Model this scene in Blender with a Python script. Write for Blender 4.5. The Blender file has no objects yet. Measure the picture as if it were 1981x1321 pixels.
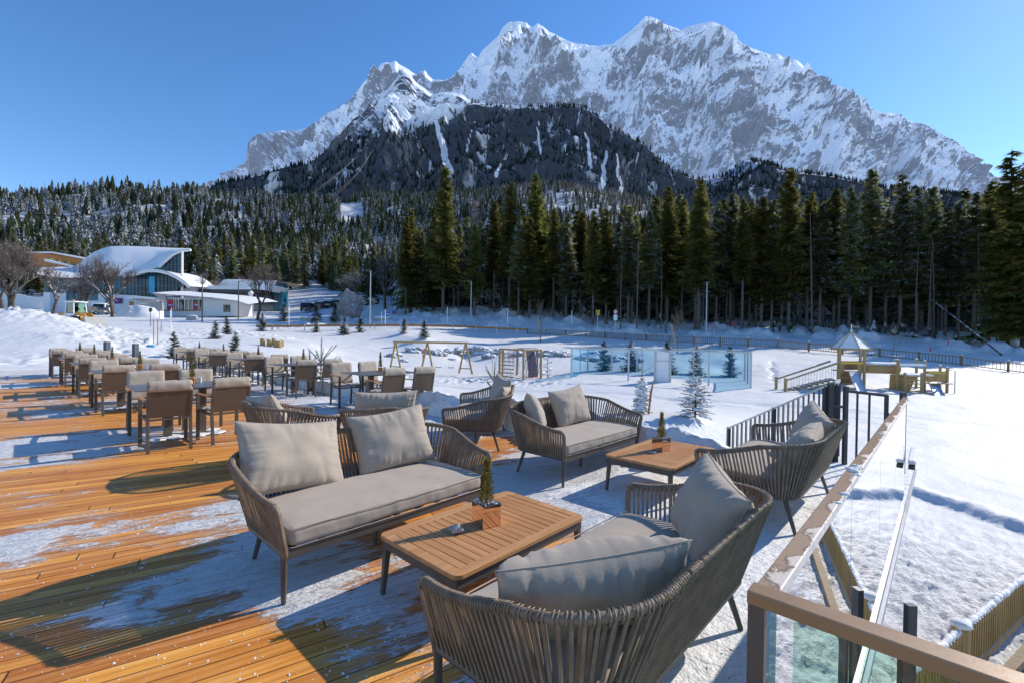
import bpy, math, random
import numpy as np
from mathutils import Vector, Matrix, noise as mn

random.seed(7)
scn = bpy.context.scene
COL = scn.collection
R_ = math.radians

# ------------------------------------------------------------------ camera
F_PX = 900.0; HC = 1.43; PITCH = R_(-0.65); ROLL = R_(0.75)
cam_d = bpy.data.cameras.new("camera"); cam = bpy.data.objects.new("camera", cam_d); COL.objects.link(cam)
cam_d.sensor_width = 36.0; cam_d.lens = F_PX / 1981.0 * 36.0
cam_d.clip_start = 0.05; cam_d.clip_end = 30000
cam.matrix_world = Matrix.Translation((0, 0, HC)) @ Matrix.Rotation(R_(90) + PITCH, 4, 'X') @ Matrix.Rotation(ROLL, 4, 'Z')
scn.camera = cam

def ray(px, py):
    x = (px - 990.5) / F_PX; y = -(py - 660.5) / F_PX
    c, s = math.cos(ROLL), math.sin(ROLL)
    xr = c*x - s*y; yr = s*x + c*y
    cp, sp = math.cos(PITCH), math.sin(PITCH)
    return xr, cp - sp*yr, sp + cp*yr
def G(px, py, z=0.0):            # surveyed point of the photograph on the level z
    r = ray(px, py); t = (z - HC) / r[2]
    return Vector((r[0]*t, r[1]*t, z))
def PD(px, py, D):               # surveyed point at the distance D
    r = ray(px, py); t = D / r[1]
    return Vector((r[0]*t, D, HC + r[2]*t))

AZ = R_(43)
UX, UY = math.sin(AZ), math.cos(AZ)
def W(u, v, z=0.0):              # terrace grid -> world
    return Vector((u*UX - v*UY, u*UY + v*UX, z))
def toUV(x, y): return x*UX + y*UY, -x*UY + y*UX
ROT = {'+v': R_(47), '-v': R_(-133), '+u': R_(-43), '-u': R_(137)}

# ------------------------------------------------------------------ objects
def tag(o, label=None, cat=None, group=None, kind=None):
    if label: o['label'] = label
    if cat: o['category'] = cat
    if group: o['group'] = group
    if kind: o['kind'] = kind
    return o
def thing(name, label, cat, loc=(0, 0, 0), rz=0.0, group=None):
    o = bpy.data.objects.new(name, None); COL.objects.link(o)
    o.location = loc; o.rotation_euler = (0, 0, rz); o.empty_display_size = 0.1
    return tag(o, label, cat, group)

class MB:
    def __init__(s): s.v = []; s.f = []; s.m = []; s.mi = 0
    def vert(s, p): s.v.append(tuple(p)); return len(s.v) - 1
    def face(s, ix): s.f.append(tuple(ix)); s.m.append(s.mi)
    def poly(s, pts): s.face([s.vert(p) for p in pts]); return s
    def box(s, c, size, rot=None, taper=1.0):
        hx, hy, hz = size[0]/2, size[1]/2, size[2]/2
        M = rot if rot is not None else Matrix.Identity(3)
        ids = []
        for dz in (-1, 1):
            k = taper if dz > 0 else 1.0
            for dx, dy in ((-1, -1), (1, -1), (1, 1), (-1, 1)):
                p = M @ Vector((dx*hx*k, dy*hy*k, dz*hz)); ids.append(s.vert((c[0]+p.x, c[1]+p.y, c[2]+p.z)))
        a = ids
        for q in ((3, 2, 1, 0), (4, 5, 6, 7), (0, 1, 5, 4), (1, 2, 6, 5), (2, 3, 7, 6), (3, 0, 4, 7)):
            s.face([a[i] for i in q])
        return s
    def bar(s, p0, p1, w, h, up=(0, 0, 1)):      # rectangular bar from p0 to p1
        p0 = Vector(p0); p1 = Vector(p1); d = (p1-p0); L = d.length; d.normalize()
        up = Vector(up)
        if abs(d.dot(up)) > 0.98: up = Vector((0, 1, 0))
        x = d.cross(up).normalized(); z = x.cross(d).normalized()
        M = Matrix((x, d, z)).transposed()
        return s.box((p0+p1)/2, (w, L, h), M)
    def tube(s, pts, r, n=8, cap=True, closed=False):
        pts = [Vector(p) for p in pts]; N = len(pts)
        rr = r if isinstance(r, (list, tuple)) else [r]*N
        rings = []
        prev = None
        for i, p in enumerate(pts):
            if closed: t = pts[(i+1) % N] - pts[i-1]
            else: t = pts[min(i+1, N-1)] - pts[max(i-1, 0)]
            if t.length < 1e-9: t = Vector((0, 0, 1))
            t.normalize()
            if prev is None:
                a = Vector((0, 0, 1)) if abs(t.z) < 0.9 else Vector((1, 0, 0))
                x = t.cross(a).normalized()
            else:
                x = (prev - t*prev.dot(t))
                x = x.normalized() if x.length > 1e-6 else t.orthogonal().normalized()
            prev = x; y = t.cross(x)
            rings.append([s.vert(p + (x*math.cos(2*math.pi*k/n) + y*math.sin(2*math.pi*k/n))*rr[i]) for k in range(n)])
        M = N if closed else N-1
        for i in range(M):
            a = rings[i]; b = rings[(i+1) % N]
            for k in range(n): s.face((a[k], a[(k+1) % n], b[(k+1) % n], b[k]))
        if cap and not closed:
            s.face(rings[0][::-1]); s.face(rings[-1])
        return s
    def grid(s, fn, nu, nv):
        ids = [[s.vert(fn(i/nu, j/nv)) for j in range(nv+1)] for i in range(nu+1)]
        for i in range(nu):
            for j in range(nv):
                s.face((ids[i][j], ids[i+1][j], ids[i+1][j+1], ids[i][j+1]))
        return s
    def prism(s, pts, d):       # polygon pts (3d) extruded by the vector d
        d = Vector(d); a = [s.vert(p) for p in pts]; b = [s.vert(Vector(p)+d) for p in pts]
        s.face(a[::-1]); s.face(b); n = len(a)
        for i in range(n): s.face((a[i], a[(i+1) % n], b[(i+1) % n], b[i]))
        return s
    def blob(s, c, r, seed=0, rough=0.35, n=2, freq=1.6, squash=(1, 1, 1)):
        import bmesh
        bm = bmesh.new(); bmesh.ops.create_icosphere(bm, subdivisions=n, radius=1)
        base = len(s.v)
        for v in bm.verts:
            k = 1 + rough*mn.fractal(v.co*freq + Vector((seed*7.3, seed*1.7, 3.1)), 1.0, 2.0, 4)
            s.v.append((c[0]+v.co.x*k*r*squash[0], c[1]+v.co.y*k*r*squash[1], c[2]+v.co.z*k*r*squash[2]))
        for f in bm.faces: s.face([base+v.index for v in f.verts])
        bm.free(); return s
    def mesh(s, name, mats, smooth=False):
        me = bpy.data.meshes.new(name); me.from_pydata(s.v, [], s.f)
        if not isinstance(mats, (list, tuple)): mats = [mats]
        for m in mats: me.materials.append(m)
        if len(mats) > 1: me.polygons.foreach_set('material_index', s.m)
        if smooth: me.polygons.foreach_set('use_smooth', [True]*len(me.polygons))
        me.update(); return me
    def build(s, name, mats, parent=None, smooth=False, bevel=0.0, loc=None, rz=None, subsurf=0, auto=None):
        o = bpy.data.objects.new(name, s.mesh(name, mats, smooth)); COL.objects.link(o)
        if parent: o.parent = parent
        if loc is not None: o.location = loc
        if rz is not None: o.rotation_euler = (0, 0, rz)
        if bevel:
            b = o.modifiers.new('bevel', 'BEVEL'); b.width = bevel; b.segments = 2; b.limit_method = 'ANGLE'; b.angle_limit = R_(40)
        if subsurf:
            q = o.modifiers.new('sub', 'SUBSURF'); q.levels = subsurf; q.render_levels = subsurf
        if auto is not None and not smooth:
            try: o.data.shade_smooth_by_angle = True
            except Exception: pass
        return o
def copy_tree(o, parent=None):
    c = o.copy(); COL.objects.link(c); c.parent = parent
    for ch in list(o.children): copy_tree(ch, c)
    return c

# ------------------------------------------------------------------ materials
class NT:
    def __init__(s, name, disp=None):
        s.mat = bpy.data.materials.new(name); s.mat.use_nodes = True
        s.t = s.mat.node_tree; s.t.nodes.clear()
        s.out = s.t.nodes.new('ShaderNodeOutputMaterial')
        s.b = s.t.nodes.new('ShaderNodeBsdfPrincipled')
        s.t.links.new(s.b.outputs[0], s.out.inputs[0])
    def n(s, typ, ins=None, **props):
        nd = s.t.nodes.new('ShaderNode'+typ)
        for k, v in props.items(): setattr(nd, k, v)
        if ins:
            for k, v in ins.items(): s.set(nd, k, v)
        return nd
    def set(s, nd, k, v):
        inp = nd.inputs[k]
        if hasattr(v, 'outputs'): v = v.outputs[0]
        if isinstance(v, bpy.types.NodeSocket): s.t.links.new(v, inp)
        else: inp.default_value = v
    def math(s, op, a, b=0.0, c=0.0, clamp=False):
        nd = s.t.nodes.new('ShaderNodeMath'); nd.operation = op; nd.use_clamp = clamp
        s.set(nd, 0, a); s.set(nd, 1, b); s.set(nd, 2, c); return nd.outputs[0]
    def coord(s, which='Object', scale=(1, 1, 1), rot=(0, 0, 0), loc=(0, 0, 0)):
        tc = s.t.nodes.new('ShaderNodeTexCoord')
        mp = s.t.nodes.new('ShaderNodeMapping')
        s.t.links.new(tc.outputs[which], mp.inputs[0])
        mp.inputs['Scale'].default_value = scale; mp.inputs['Rotation'].default_value = rot; mp.inputs['Location'].default_value = loc
        return mp.outputs[0]
    def world(s, scale=(1, 1, 1), rot=(0, 0, 0)):
        g = s.t.nodes.new('ShaderNodeNewGeometry'); mp = s.t.nodes.new('ShaderNodeMapping')
        s.t.links.new(g.outputs['Position'], mp.inputs[0])
        mp.inputs['Scale'].default_value = scale; mp.inputs['Rotation'].default_value = rot
        return mp.outputs[0]
    def noise(s, vec, scale=5, detail=6, rough=0.55, dist=0.0):
        return s.n('TexNoise', {'Vector': vec, 'Scale': scale, 'Detail': detail, 'Roughness': rough, 'Distortion': dist}).outputs[0]
    def ramp(s, fac, stops, interp='LINEAR'):
        nd = s.n('ValToRGB', {'Fac': fac}); cr = nd.color_ramp; cr.interpolation = interp
        while len(cr.elements) < len(stops): cr.elements.new(0.5)
        for e, (p, c) in zip(cr.elements, stops):
            e.position = p; e.color = (c[0], c[1], c[2], 1) if isinstance(c, (tuple, list)) else (c, c, c, 1)
        return nd.outputs[0]
    def mix(s, fac, a, b, mode='MIX'):
        nd = s.t.nodes.new('ShaderNodeMix'); nd.data_type = 'RGBA'; nd.blend_type = mode
        s.set(nd, 0, fac)
        for k, v in ((6, a), (7, b)):
            if isinstance(v, (tuple, list)): v = (v[0], v[1], v[2], 1)
            s.set(nd, k, v)
        return nd.outputs[2]
    def bump(s, h, strength=0.3, dist=0.02, normal=None):
        d = {'Height': h, 'Strength': strength, 'Distance': dist}
        if normal is not None: d['Normal'] = normal
        return s.n('Bump', d).outputs[0]
    def fin(s, color=None, rough=None, normal=None, metal=None, spec=None, **k):
        if color is not None:
            if isinstance(color, (tuple, list)): color = (color[0], color[1], color[2], 1)
            s.set(s.b, 'Base Color', color)
        if rough is not None: s.set(s.b, 'Roughness', rough)
        if normal is not None: s.set(s.b, 'Normal', normal)
        if metal is not None: s.set(s.b, 'Metallic', metal)
        if spec is not None: s.set(s.b, 'Specular IOR Level', spec)
        tr_ = k.pop('trans', 0)
        for kk, v in k.items(): s.set(s.b, kk.replace('_', ' '), v)
        if tr_:
            tl = s.n('BsdfTranslucent'); s.set(tl, 'Color', color if not isinstance(color, tuple) else (*color[:3], 1))
            mx = s.n('MixShader', {0: tr_, 1: s.b.outputs[0], 2: tl.outputs[0]}); s.t.links.new(mx.outputs[0], s.out.inputs[0])
        return s.mat

def simple(name, col, rough=0.6, metal=0.0, var=0.12, scale=8.0, bump=0.0, bscale=60.0, spec=0.5):
    m = NT(name); v = m.coord('Object')
    nz = m.noise(v, scale, 5, 0.6)
    c2 = tuple(min(1, x*(1+var)) for x in col); c1 = tuple(x*(1-var) for x in col)
    c = m.ramp(nz, [(0.3, c1), (0.7, c2)])
    nm = None
    if bump: nm = m.bump(m.noise(v, bscale, 3, 0.6), bump, 0.005)
    return m.fin(c, rough, nm, metal, spec)

M = {}
# snow
def snow_mat(name, lump=1.0, coarse=1.0, col=(0.82, 0.815, 0.81)):
    m = NT(name); v = m.world()
    n1 = m.noise(v, 0.9*coarse, 8, 0.6); n2 = m.noise(v, 7*coarse, 6, 0.62); n3 = m.noise(v, 60*coarse, 3, 0.7)
    h = m.math('ADD', m.math('MULTIPLY', n1, 0.5), m.math('ADD', m.math('MULTIPLY', n2, 0.22*lump), m.math('MULTIPLY', n3, 0.03*lump)))
    c = m.mix(m.ramp(n1, [(0.3, 0.0), (0.7, 1.0)]), tuple(x*0.95 for x in col), col)
    return m.fin(c, 0.62, m.bump(h, 0.55, 0.25), spec=0.25)
M['snow'] = snow_mat('snow_clean', 0.8)
M['snow_rough'] = snow_mat('snow_crumbly', 2.2, 1.5)
M['snow_soft'] = snow_mat('snow_cap', 0.5, 3.0)

# terrace boards with trodden snow
def deck_mat():
    m = NT('deck_boards')
    ang = R_(-57)           # local x runs along the boards
    g = m.t.nodes.new('ShaderNodeNewGeometry')
    rt = m.n('VectorRotate', {'Vector': g.outputs['Position'], 'Angle': R_(-(90-57.5))}, rotation_type='Z_AXIS').outputs[0]
    sep = m.n('SeparateXYZ', {'Vector': rt}); X = sep.outputs[0]; Y = sep.outputs[1]
    BW = 0.095
    row = m.math('FLOOR', m.math('DIVIDE', Y, BW))
    fy = m.math('FRACT', m.math('DIVIDE', Y, BW))
    rnd = m.n('TexWhiteNoise', {'W': row}, noise_dimensions='1D').outputs[0]
    xs = m.math('ADD', X, m.math('MULTIPLY', rnd, 3.7))
    seg = m.math('FLOOR', m.math('DIVIDE', xs, 3.4)); fx = m.math('FRACT', m.math('DIVIDE', xs, 3.4))
    idv = m.n('CombineXYZ', {0: row, 1: seg, 2: 0.0})
    brd = m.n('TexWhiteNoise', {'Vector': idv}, noise_dimensions='3D').outputs[0]
    # gaps
    e1 = m.math('ABSOLUTE', m.math('SUBTRACT', fy, 0.5))
    gap = m.math('GREATER_THAN', e1, 0.468)
    e2 = m.math('ABSOLUTE', m.math('SUBTRACT', fx, 0.5))
    gap2 = m.math('GREATER_THAN', e2, 0.4988)
    gp = m.math('MAXIMUM', gap, gap2)
    # grain
    gv = m.n('CombineXYZ', {0: m.math('MULTIPLY', X, 1.6), 1: m.math('MULTIPLY', Y, 34.0), 2: m.math('MULTIPLY', brd, 19.0)})
    gr = m.noise(gv.outputs[0], 1.0, 7, 0.62, 0.6)
    gv2 = m.n('CombineXYZ', {0: m.math('MULTIPLY', X, 0.9), 1: m.math('MULTIPLY', Y, 9.0), 2: m.math('MULTIPLY', brd, 31.0)})
    gr2 = m.noise(gv2.outputs[0], 1.0, 5, 0.6, 1.2)
    wood = m.ramp(gr, [(0.25, (0.40, 0.15, 0.035)), (0.45, (0.70, 0.305, 0.075)), (0.58, (0.82, 0.405, 0.125)), (0.8, (0.88, 0.52, 0.21))])
    wood = m.mix(m.ramp(gr2, [(0.35, 0.0), (0.75, 0.55)]), wood, (0.40, 0.13, 0.025))
    hs = m.n('HueSaturation', {'Hue': m.math('ADD', 0.491, m.math('MULTIPLY', brd, 0.013)), 'Saturation': 1.04,
                               'Value': m.math('ADD', 0.78, m.math('MULTIPLY', brd, 0.42)), 'Color': wood}).outputs[0]
    # knots
    kv = m.n('CombineXYZ', {0: m.math('MULTIPLY', X, 2.6), 1: m.math('MULTIPLY', Y, 9.0), 2: 0.0})
    vo = m.n('TexVoronoi', {'Vector': kv.outputs[0], 'Scale': 1.0}, feature='F1')
    kn = m.ramp(vo.outputs['Distance'], [(0.035, 1.0), (0.09, 0.0)])
    hs = m.mix(kn, hs, (0.13, 0.04, 0.012))
    wet = m.ramp(m.noise(m.world(), 1.1, 5, 0.6), [(0.42, 0.0), (0.62, 1.0)])
    hs = m.mix(m.math('MULTIPLY', wet, 0.34), hs, m.mix(1.0, hs, (0.74, 0.52, 0.42), 'MULTIPLY'))
    hs = m.mix(m.math('MULTIPLY', gp, 0.88), hs, (0.02, 0.012, 0.006))
    # snow mask
    at = m.n('Attribute', attribute_name='snow').outputs['Fac']
    sv = m.n('CombineXYZ', {0: m.math('MULTIPLY', X, 2.0), 1: m.math('MULTIPLY', Y, 5.5), 2: 0.0})
    s1 = m.noise(sv.outputs[0], 1.0, 8, 0.66, 0.8)
    sv2 = m.n('CombineXYZ', {0: m.math('MULTIPLY', X, 1.2), 1: m.math('MULTIPLY', Y, 1.5), 2: 4.0})
    s2 = m.noise(sv2.outputs[0], 1.0, 5, 0.6)
    sv3 = m.n('CombineXYZ', {0: m.math('MULTIPLY', X, 13.0), 1: m.math('MULTIPLY', Y, 48.0), 2: 2.0})
    s3 = m.noise(sv3.outputs[0], 1.0, 4, 0.7)
    tot = m.math('ADD', m.math('MULTIPLY', s1, 0.82), m.math('ADD', m.math('MULTIPLY', s2, 0.45), m.math('MULTIPLY', s3, 0.36)))
    val = m.math('ADD', tot, m.math('MULTIPLY', at, 0.76))
    mask = m.ramp(m.math('SUBTRACT', val, 0.76), [(0.405, 0.0), (0.435, 0.65), (0.50, 1.0)])
    veil = m.ramp(m.math('SUBTRACT', val, 0.76), [(0.32, 0.0), (0.42, 0.16)])
    mask = m.math('MAXIMUM', mask, veil)
    thick = m.ramp(m.math('SUBTRACT', val, 0.76), [(0.50, 0.0), (0.72, 1.0)])
    mask = m.math('MULTIPLY', mask, m.math('SUBTRACT', 1.0, m.math('MULTIPLY', gp, m.math('SUBTRACT', 0.45, m.math('MULTIPLY', thick, 0.40)))))
    crum = m.ramp(m.noise(m.world(), 38, 4, 0.75), [(0.655, 0.0), (0.70, 1.0)])
    crum = m.math('MULTIPLY', crum, m.ramp(m.noise(m.world(), 2.2, 4, 0.6), [(0.42, 0.0), (0.62, 1.0)]))
    mask = m.math('MAXIMUM', mask, m.math('MULTIPLY', crum, 0.8))
    scol = m.mix(m.ramp(s3, [(0.3, 0.0), (0.7, 1.0)]), (0.76, 0.75, 0.745), (0.90, 0.89, 0.88))
    col = m.mix(mask, hs, scol)
    rough = m.mix(mask, m.ramp(gr2, [(0.3, 0.42), (0.7, 0.6)]), (0.55, 0.55, 0.55))
    hh = m.math('ADD', m.math('MULTIPLY', mask, 0.9), m.math('ADD', m.math('MULTIPLY', gr, 0.06), m.math('MULTIPLY', gp, -0.35)))
    hh = m.math('ADD', hh, m.math('MULTIPLY', m.noise(m.world(), 30, 5, 0.7), m.math('ADD', 0.05, m.math('MULTIPLY', mask, 0.45))))
    lum = m.math('ADD', m.math('MULTIPLY', m.noise(m.world(), 6, 5, 0.65), 1.6), m.math('MULTIPLY', m.noise(m.world(), 19, 4, 0.7), 0.7))
    hh = m.math('ADD', hh, m.math('MULTIPLY', m.math('MULTIPLY', lum, thick), 1.6))
    # round profile over each board
    hh = m.math('ADD', hh, m.math('MULTIPLY', m.math('POWER', m.math('MULTIPLY', e1, 2.0), 4.0), -0.12))
    return m.fin(col, rough, m.bump(hh, 0.85, 0.017), spec=0.22)
M['deck'] = deck_mat()

def fabric(name, col):
    m = NT(name); v = m.coord('Object')
    w = m.noise(v, 420, 2, 0.6); b = m.noise(v, 5, 4, 0.55); d = m.noise(v, 90, 3, 0.6)
    c = m.mix(m.ramp(b, [(0.3, 0.0), (0.75, 1.0)]), tuple(x*0.88 for x in col), tuple(min(1, x*1.06) for x in col))
    c = m.mix(m.ramp(w, [(0.3, 0.22), (0.7, 0.0)]), c, tuple(x*0.6 for x in col))
    h = m.math('ADD', m.math('MULTIPLY', w, 0.15), m.math('ADD', m.math('MULTIPLY', b, 1.0), m.math('MULTIPLY', d, 0.1)))
    return m.fin(c, 0.92, m.bump(h, 0.45, 0.012), spec=0.15, Sheen_Weight=0.15)
M['cushion'] = fabric('cushion_fabric', (0.445, 0.37, 0.295))
M['sling'] = simple('brown_sling', (0.115, 0.075, 0.045), 0.75, var=0.1, bump=0.3, bscale=300)
M['alu'] = simple('taupe_metal', (0.105, 0.085, 0.07), 0.45, 0.15, var=0.15, bump=0.08, bscale=400)
M['alu_light'] = simple('grey_metal', (0.40, 0.40, 0.41), 0.38, 0.6, var=0.08)
M['galv'] = simple('galvanised_steel', (0.42, 0.44, 0.46), 0.42, 0.7, var=0.2, scale=20)
M['anthracite'] = simple('anthracite_metal', (0.05, 0.054, 0.06), 0.4, 0.3, var=0.12)
M['tabletop'] = simple('slate_tabletop', (0.12, 0.125, 0.135), 0.35, var=0.15, bump=0.1, bscale=200)

def strap_mat():
    m = NT('rope_strap'); v = m.coord('Object')
    a = m.noise(v, 260, 3, 0.7); b = m.noise(v, 12, 4, 0.6)
    c = m.mix(m.ramp(b, [(0.3, 0.0), (0.7, 1.0)]), (0.19, 0.135, 0.088), (0.35, 0.26, 0.18))
    c = m.mix(m.ramp(a, [(0.35, 0.35), (0.65, 0.0)]), c, (0.07, 0.05, 0.04))
    return m.fin(c, 0.55, m.bump(a, 0.35, 0.003), spec=0.35)
M['strap'] = strap_mat()

def wood_mat(name, c0, c1, c2, axis=0, scale=1.0, rough=0.5, fine=34, snow=0.0):
    m = NT(name)
    sc = [fine*0.9*scale]*3; sc[axis] = 1.6*scale
    v = m.coord('Object', tuple(sc)); g = m.noise(v, 1.0, 7, 0.62, 0.5)
    sc2 = [6*scale]*3; sc2[axis] = 0.5*scale
    g2 = m.noise(m.coord('Object', tuple(sc2)), 1.0, 4, 0.6, 1.0)
    c = m.ramp(g, [(0.25, c0), (0.5, c1), (0.78, c2)])
    c = m.mix(m.ramp(g2, [(0.3, 0.0), (0.8, 0.6)]), c, c0)
    if snow:
        ge = m.t.nodes.new('ShaderNodeNewGeometry'); sp = m.n('SeparateXYZ', {'Vector': ge.outputs['Normal']})
        k = m.math('MULTIPLY', m.ramp(sp.outputs[2], [(0.55, 0.0), (0.8, 1.0)]), m.ramp(m.noise(m.world(), 5, 4, 0.6), [(0.35, 0.4), (0.6, 1.0)]))
        c = m.mix(m.math('MULTIPLY', k, snow), c, (0.85, 0.87, 0.9))
    return m.fin(c, rough, m.bump(g, 0.25, 0.004), spec=0.35)
M['teak'] = wood_mat('teak', (0.31, 0.13, 0.042), (0.54, 0.265, 0.105), (0.68, 0.38, 0.175), 1, 1.0, 0.45)
M['teak_x'] = wood_mat('teak_lengthwise', (0.33, 0.14, 0.047), (0.57, 0.295, 0.12), (0.71, 0.415, 0.205), 0, 1.0, 0.45)
M['pine'] = wood_mat('pressure_treated_pine', (0.27, 0.16, 0.055), (0.42, 0.28, 0.11), (0.55, 0.39, 0.18), 2, 0.5, 0.6, snow=1.0)
M['fence_wood'] = wood_mat('weathered_fence_wood', (0.14, 0.09, 0.045), (0.25, 0.165, 0.085), (0.36, 0.25, 0.13), 2, 0.5, 0.7)
M['rail_wood'] = wood_mat('orange_rail_wood', (0.28, 0.11, 0.035), (0.42, 0.19, 0.07), (0.52, 0.27, 0.11), 0, 0.4, 0.6)
M['beam'] = simple('bronze_handrail', (0.33, 0.20, 0.10), 0.36, 0.12, var=0.1, bump=0.05)
M['bark'] = simple('bark', (0.125, 0.10, 0.085), 0.9, var=0.5, scale=3, bump=0.6, bscale=14)
M['bark_d'] = simple('dark_bark', (0.07, 0.055, 0.045), 0.9, var=0.4, scale=3, bump=0.6, bscale=14)
M['bark_snow'] = None
def bark_snow():
    m = NT('bark_with_snow'); g = m.t.nodes.new('ShaderNodeNewGeometry')
    sp = m.n('SeparateXYZ', {'Vector': g.outputs['Normal']})
    k = m.math('MULTIPLY', m.ramp(sp.outputs[2], [(0.15, 0.0), (0.55, 1.0)]), m.ramp(m.noise(m.world(), 1.5, 4, 0.6), [(0.45, 0.0), (0.58, 1.0)]))
    c = m.mix(m.ramp(m.noise(m.world(), 3, 4), [(0.3, 0.0), (0.7, 1.0)]), (0.045, 0.034, 0.027), (0.12, 0.09, 0.07))
    return m.fin(m.mix(k, c, (0.8, 0.82, 0.86)), 0.85)
M['bark_snow'] = bark_snow()

def foliage(name, greens, snow=0.5, vert=False):
    m = NT(name); g = m.t.nodes.new('ShaderNodeNewGeometry')
    sp = m.n('SeparateXYZ', {'Vector': g.outputs['Normal']})
    up = m.math('ABSOLUTE', sp.outputs[2])
    v = m.world()
    nz = m.noise(v, 0.5, 5, 0.65)
    c = m.ramp(nz, [(0.3, greens[0]), (0.5, greens[1]), (0.72, greens[2])])
    oi = m.t.nodes.new('ShaderNodeObjectInfo')
    c = m.n('HueSaturation', {'Hue': m.math('ADD', 0.485, m.math('MULTIPLY', oi.outputs['Random'], 0.03)), 'Saturation': 1.0,
                              'Value': m.math('ADD', 0.75, m.math('MULTIPLY', oi.outputs['Random'], 0.55)), 'Color': c}).outputs[0]
    if snow > 0:
        k = m.math('MULTIPLY', m.ramp(up, [(0.45, 0.0), (0.75, 1.0)]),
                   m.ramp(m.noise(v, 1.3, 5, 0.7), [(0.62-snow*0.35, 0.0), (0.70-snow*0.35, 1.0)]))
        c = m.mix(k, c, (0.72, 0.75, 0.80))
    return m.fin(c, 0.8, spec=0.15, trans=0.5)
GREEN = ((0.075, 0.09, 0.03), (0.20, 0.20, 0.055), (0.38, 0.33, 0.09))
M['fol'] = foliage('spruce_needles', GREEN, 0.0)
M['fol_snow'] = foliage('snowy_spruce_needles', GREEN, 0.27)
M['fol_young'] = foliage('young_spruce_needles', ((0.05, 0.07, 0.035), (0.09, 0.11, 0.05), (0.16, 0.17, 0.08)), 0.42)
M['fol_warm'] = foliage('golden_spruce_needles', ((0.08, 0.07, 0.02), (0.20, 0.16, 0.04), (0.38, 0.29, 0.08)), 0.0)

def rock_mat(name, sc=1.0, snow=True, col=(0.30, 0.285, 0.27), th=0.50):
    m = NT(name); v = m.world((sc, sc, sc))
    a = m.noise(v, 2.0, 8, 0.65); b = m.noise(v, 9, 5, 0.6)
    c = m.ramp(a, [(0.3, tuple(x*0.5 for x in col)), (0.5, col), (0.7, tuple(min(1, x*1.35) for x in col))])
    if snow:
        g = m.t.nodes.new('ShaderNodeNewGeometry'); sp = m.n('SeparateXYZ', {'Vector': g.outputs['Normal']})
        k = m.math('ADD', sp.outputs[2], m.math('MULTIPLY', m.math('SUBTRACT', a, 0.5), 1.8))
        c = m.mix(m.ramp(k, [(th, 0.0), (th+.12, 1.0)]), c, (0.85, 0.87, 0.9))
    return m.fin(c, 0.85, m.bump(m.math('ADD', a, m.math('MULTIPLY', b, 0.3)), 0.8, 0.15/sc))
M['rock'] = rock_mat('boulder_rock', th=.58)
M['rock_bare'] = rock_mat('standing_rock', .7, True, (0.27, 0.255, 0.24), .78)
M['cabglass'] = None

def glass_mat(name, tint=(0.90, 0.97, 0.94), rough=0.0, alpha=0.16, ref=1.0):
    m = NT(name)
    t = m.n('BsdfTransparent', {'Color': (tint[0], tint[1], tint[2], 1)}); gl = m.n('BsdfGlossy', {'Color': (1, 1, 1, 1), 'Roughness': rough})
    fr = m.n('Fresnel', {'IOR': 1.5})
    k = m.math('MULTIPLY', fr.outputs[0], ref, clamp=True)
    mx = m.n('MixShader', {0: k, 1: t.outputs[0], 2: gl.outputs[0]})
    m.t.links.new(mx.outputs[0], m.out.inputs[0]); return m.mat
M['glass'] = glass_mat('clear_glass', (0.73, 0.89, 0.84), ref=1.0)
M['glass_edge'] = simple('glass_edge', (0.25, 0.42, 0.38), 0.15)
def net_mat():
    m = NT('blue_safety_net')
    t = m.n('BsdfTransparent', {'Color': (0.52, 0.76, 0.89, 1)}); d = m.n('BsdfDiffuse', {'Color': (0.12, 0.34, 0.50, 1)})
    mx = m.n('MixShader', {0: 0.22, 1: t.outputs[0], 2: d.outputs[0]})
    m.t.links.new(mx.outputs[0], m.out.inputs[0]); return m.mat
M['net'] = net_mat()
M['cabglass'] = glass_mat('tinted_cab_glass', (0.40, 0.50, 0.48), ref=1.0)
def facade_glass():
    m = NT('facade_glass'); v = m.world((0.25, 0.25, 0.4))
    c = m.ramp(m.noise(v, 1.0, 3, 0.5), [(0.35, (0.005, 0.02, 0.035)), (0.55, (0.01, 0.09, 0.14)), (0.75, (0.03, 0.22, 0.30))])
    return m.fin(c, 0.25, m.bump(m.noise(m.world(), 0.6, 2), 0.08, 0.1), spec=0.35)
M['facade'] = facade_glass()
M['white'] = simple('white_plaster', (0.72, 0.72, 0.73), 0.7, var=0.04)
M['cream'] = simple('cream_panel', (0.52, 0.5, 0.44), 0.6, var=0.06)
M['dark'] = simple('dark_opening', (0.015, 0.018, 0.022), 0.3, var=0.2)
M['orangewood'] = wood_mat('orange_cladding', (0.36, 0.12, 0.03), (0.52, 0.21, 0.05), (0.66, 0.32, 0.09), 0, 0.1, 0.6)
M['red'] = simple('red_paint', (0.55, 0.02, 0.03), 0.45, var=0.06)
M['blue'] = simple('blue_paint', (0.01, 0.09, 0.42), 0.4, var=0.06)
M['navy'] = simple('navy_print', (0.015, 0.03, 0.25), 0.5, var=0.06)
M['cyan'] = simple('cyan_plastic', (0.02, 0.35, 0.55), 0.4, var=0.1)
M['yellow'] = simple('yellow_paint', (0.75, 0.52, 0.02), 0.45, var=0.06)
M['signwhite'] = simple('sign_white', (0.8, 0.8, 0.8), 0.5, var=0.03)
M['machine'] = simple('orange_machine_paint', (0.62, 0.27, 0.015), 0.4, var=0.12)
M['tyre'] = simple('black_rubber', (0.02, 0.02, 0.02), 0.8, var=0.2)
M['carpaint_black'] = simple('black_car_paint', (0.012, 0.013, 0.016), 0.18, var=0.1, spec=0.7)
M['carpaint_grey'] = simple('grey_car_paint', (0.06, 0.07, 0.085), 0.2, var=0.1, spec=0.7)
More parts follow.
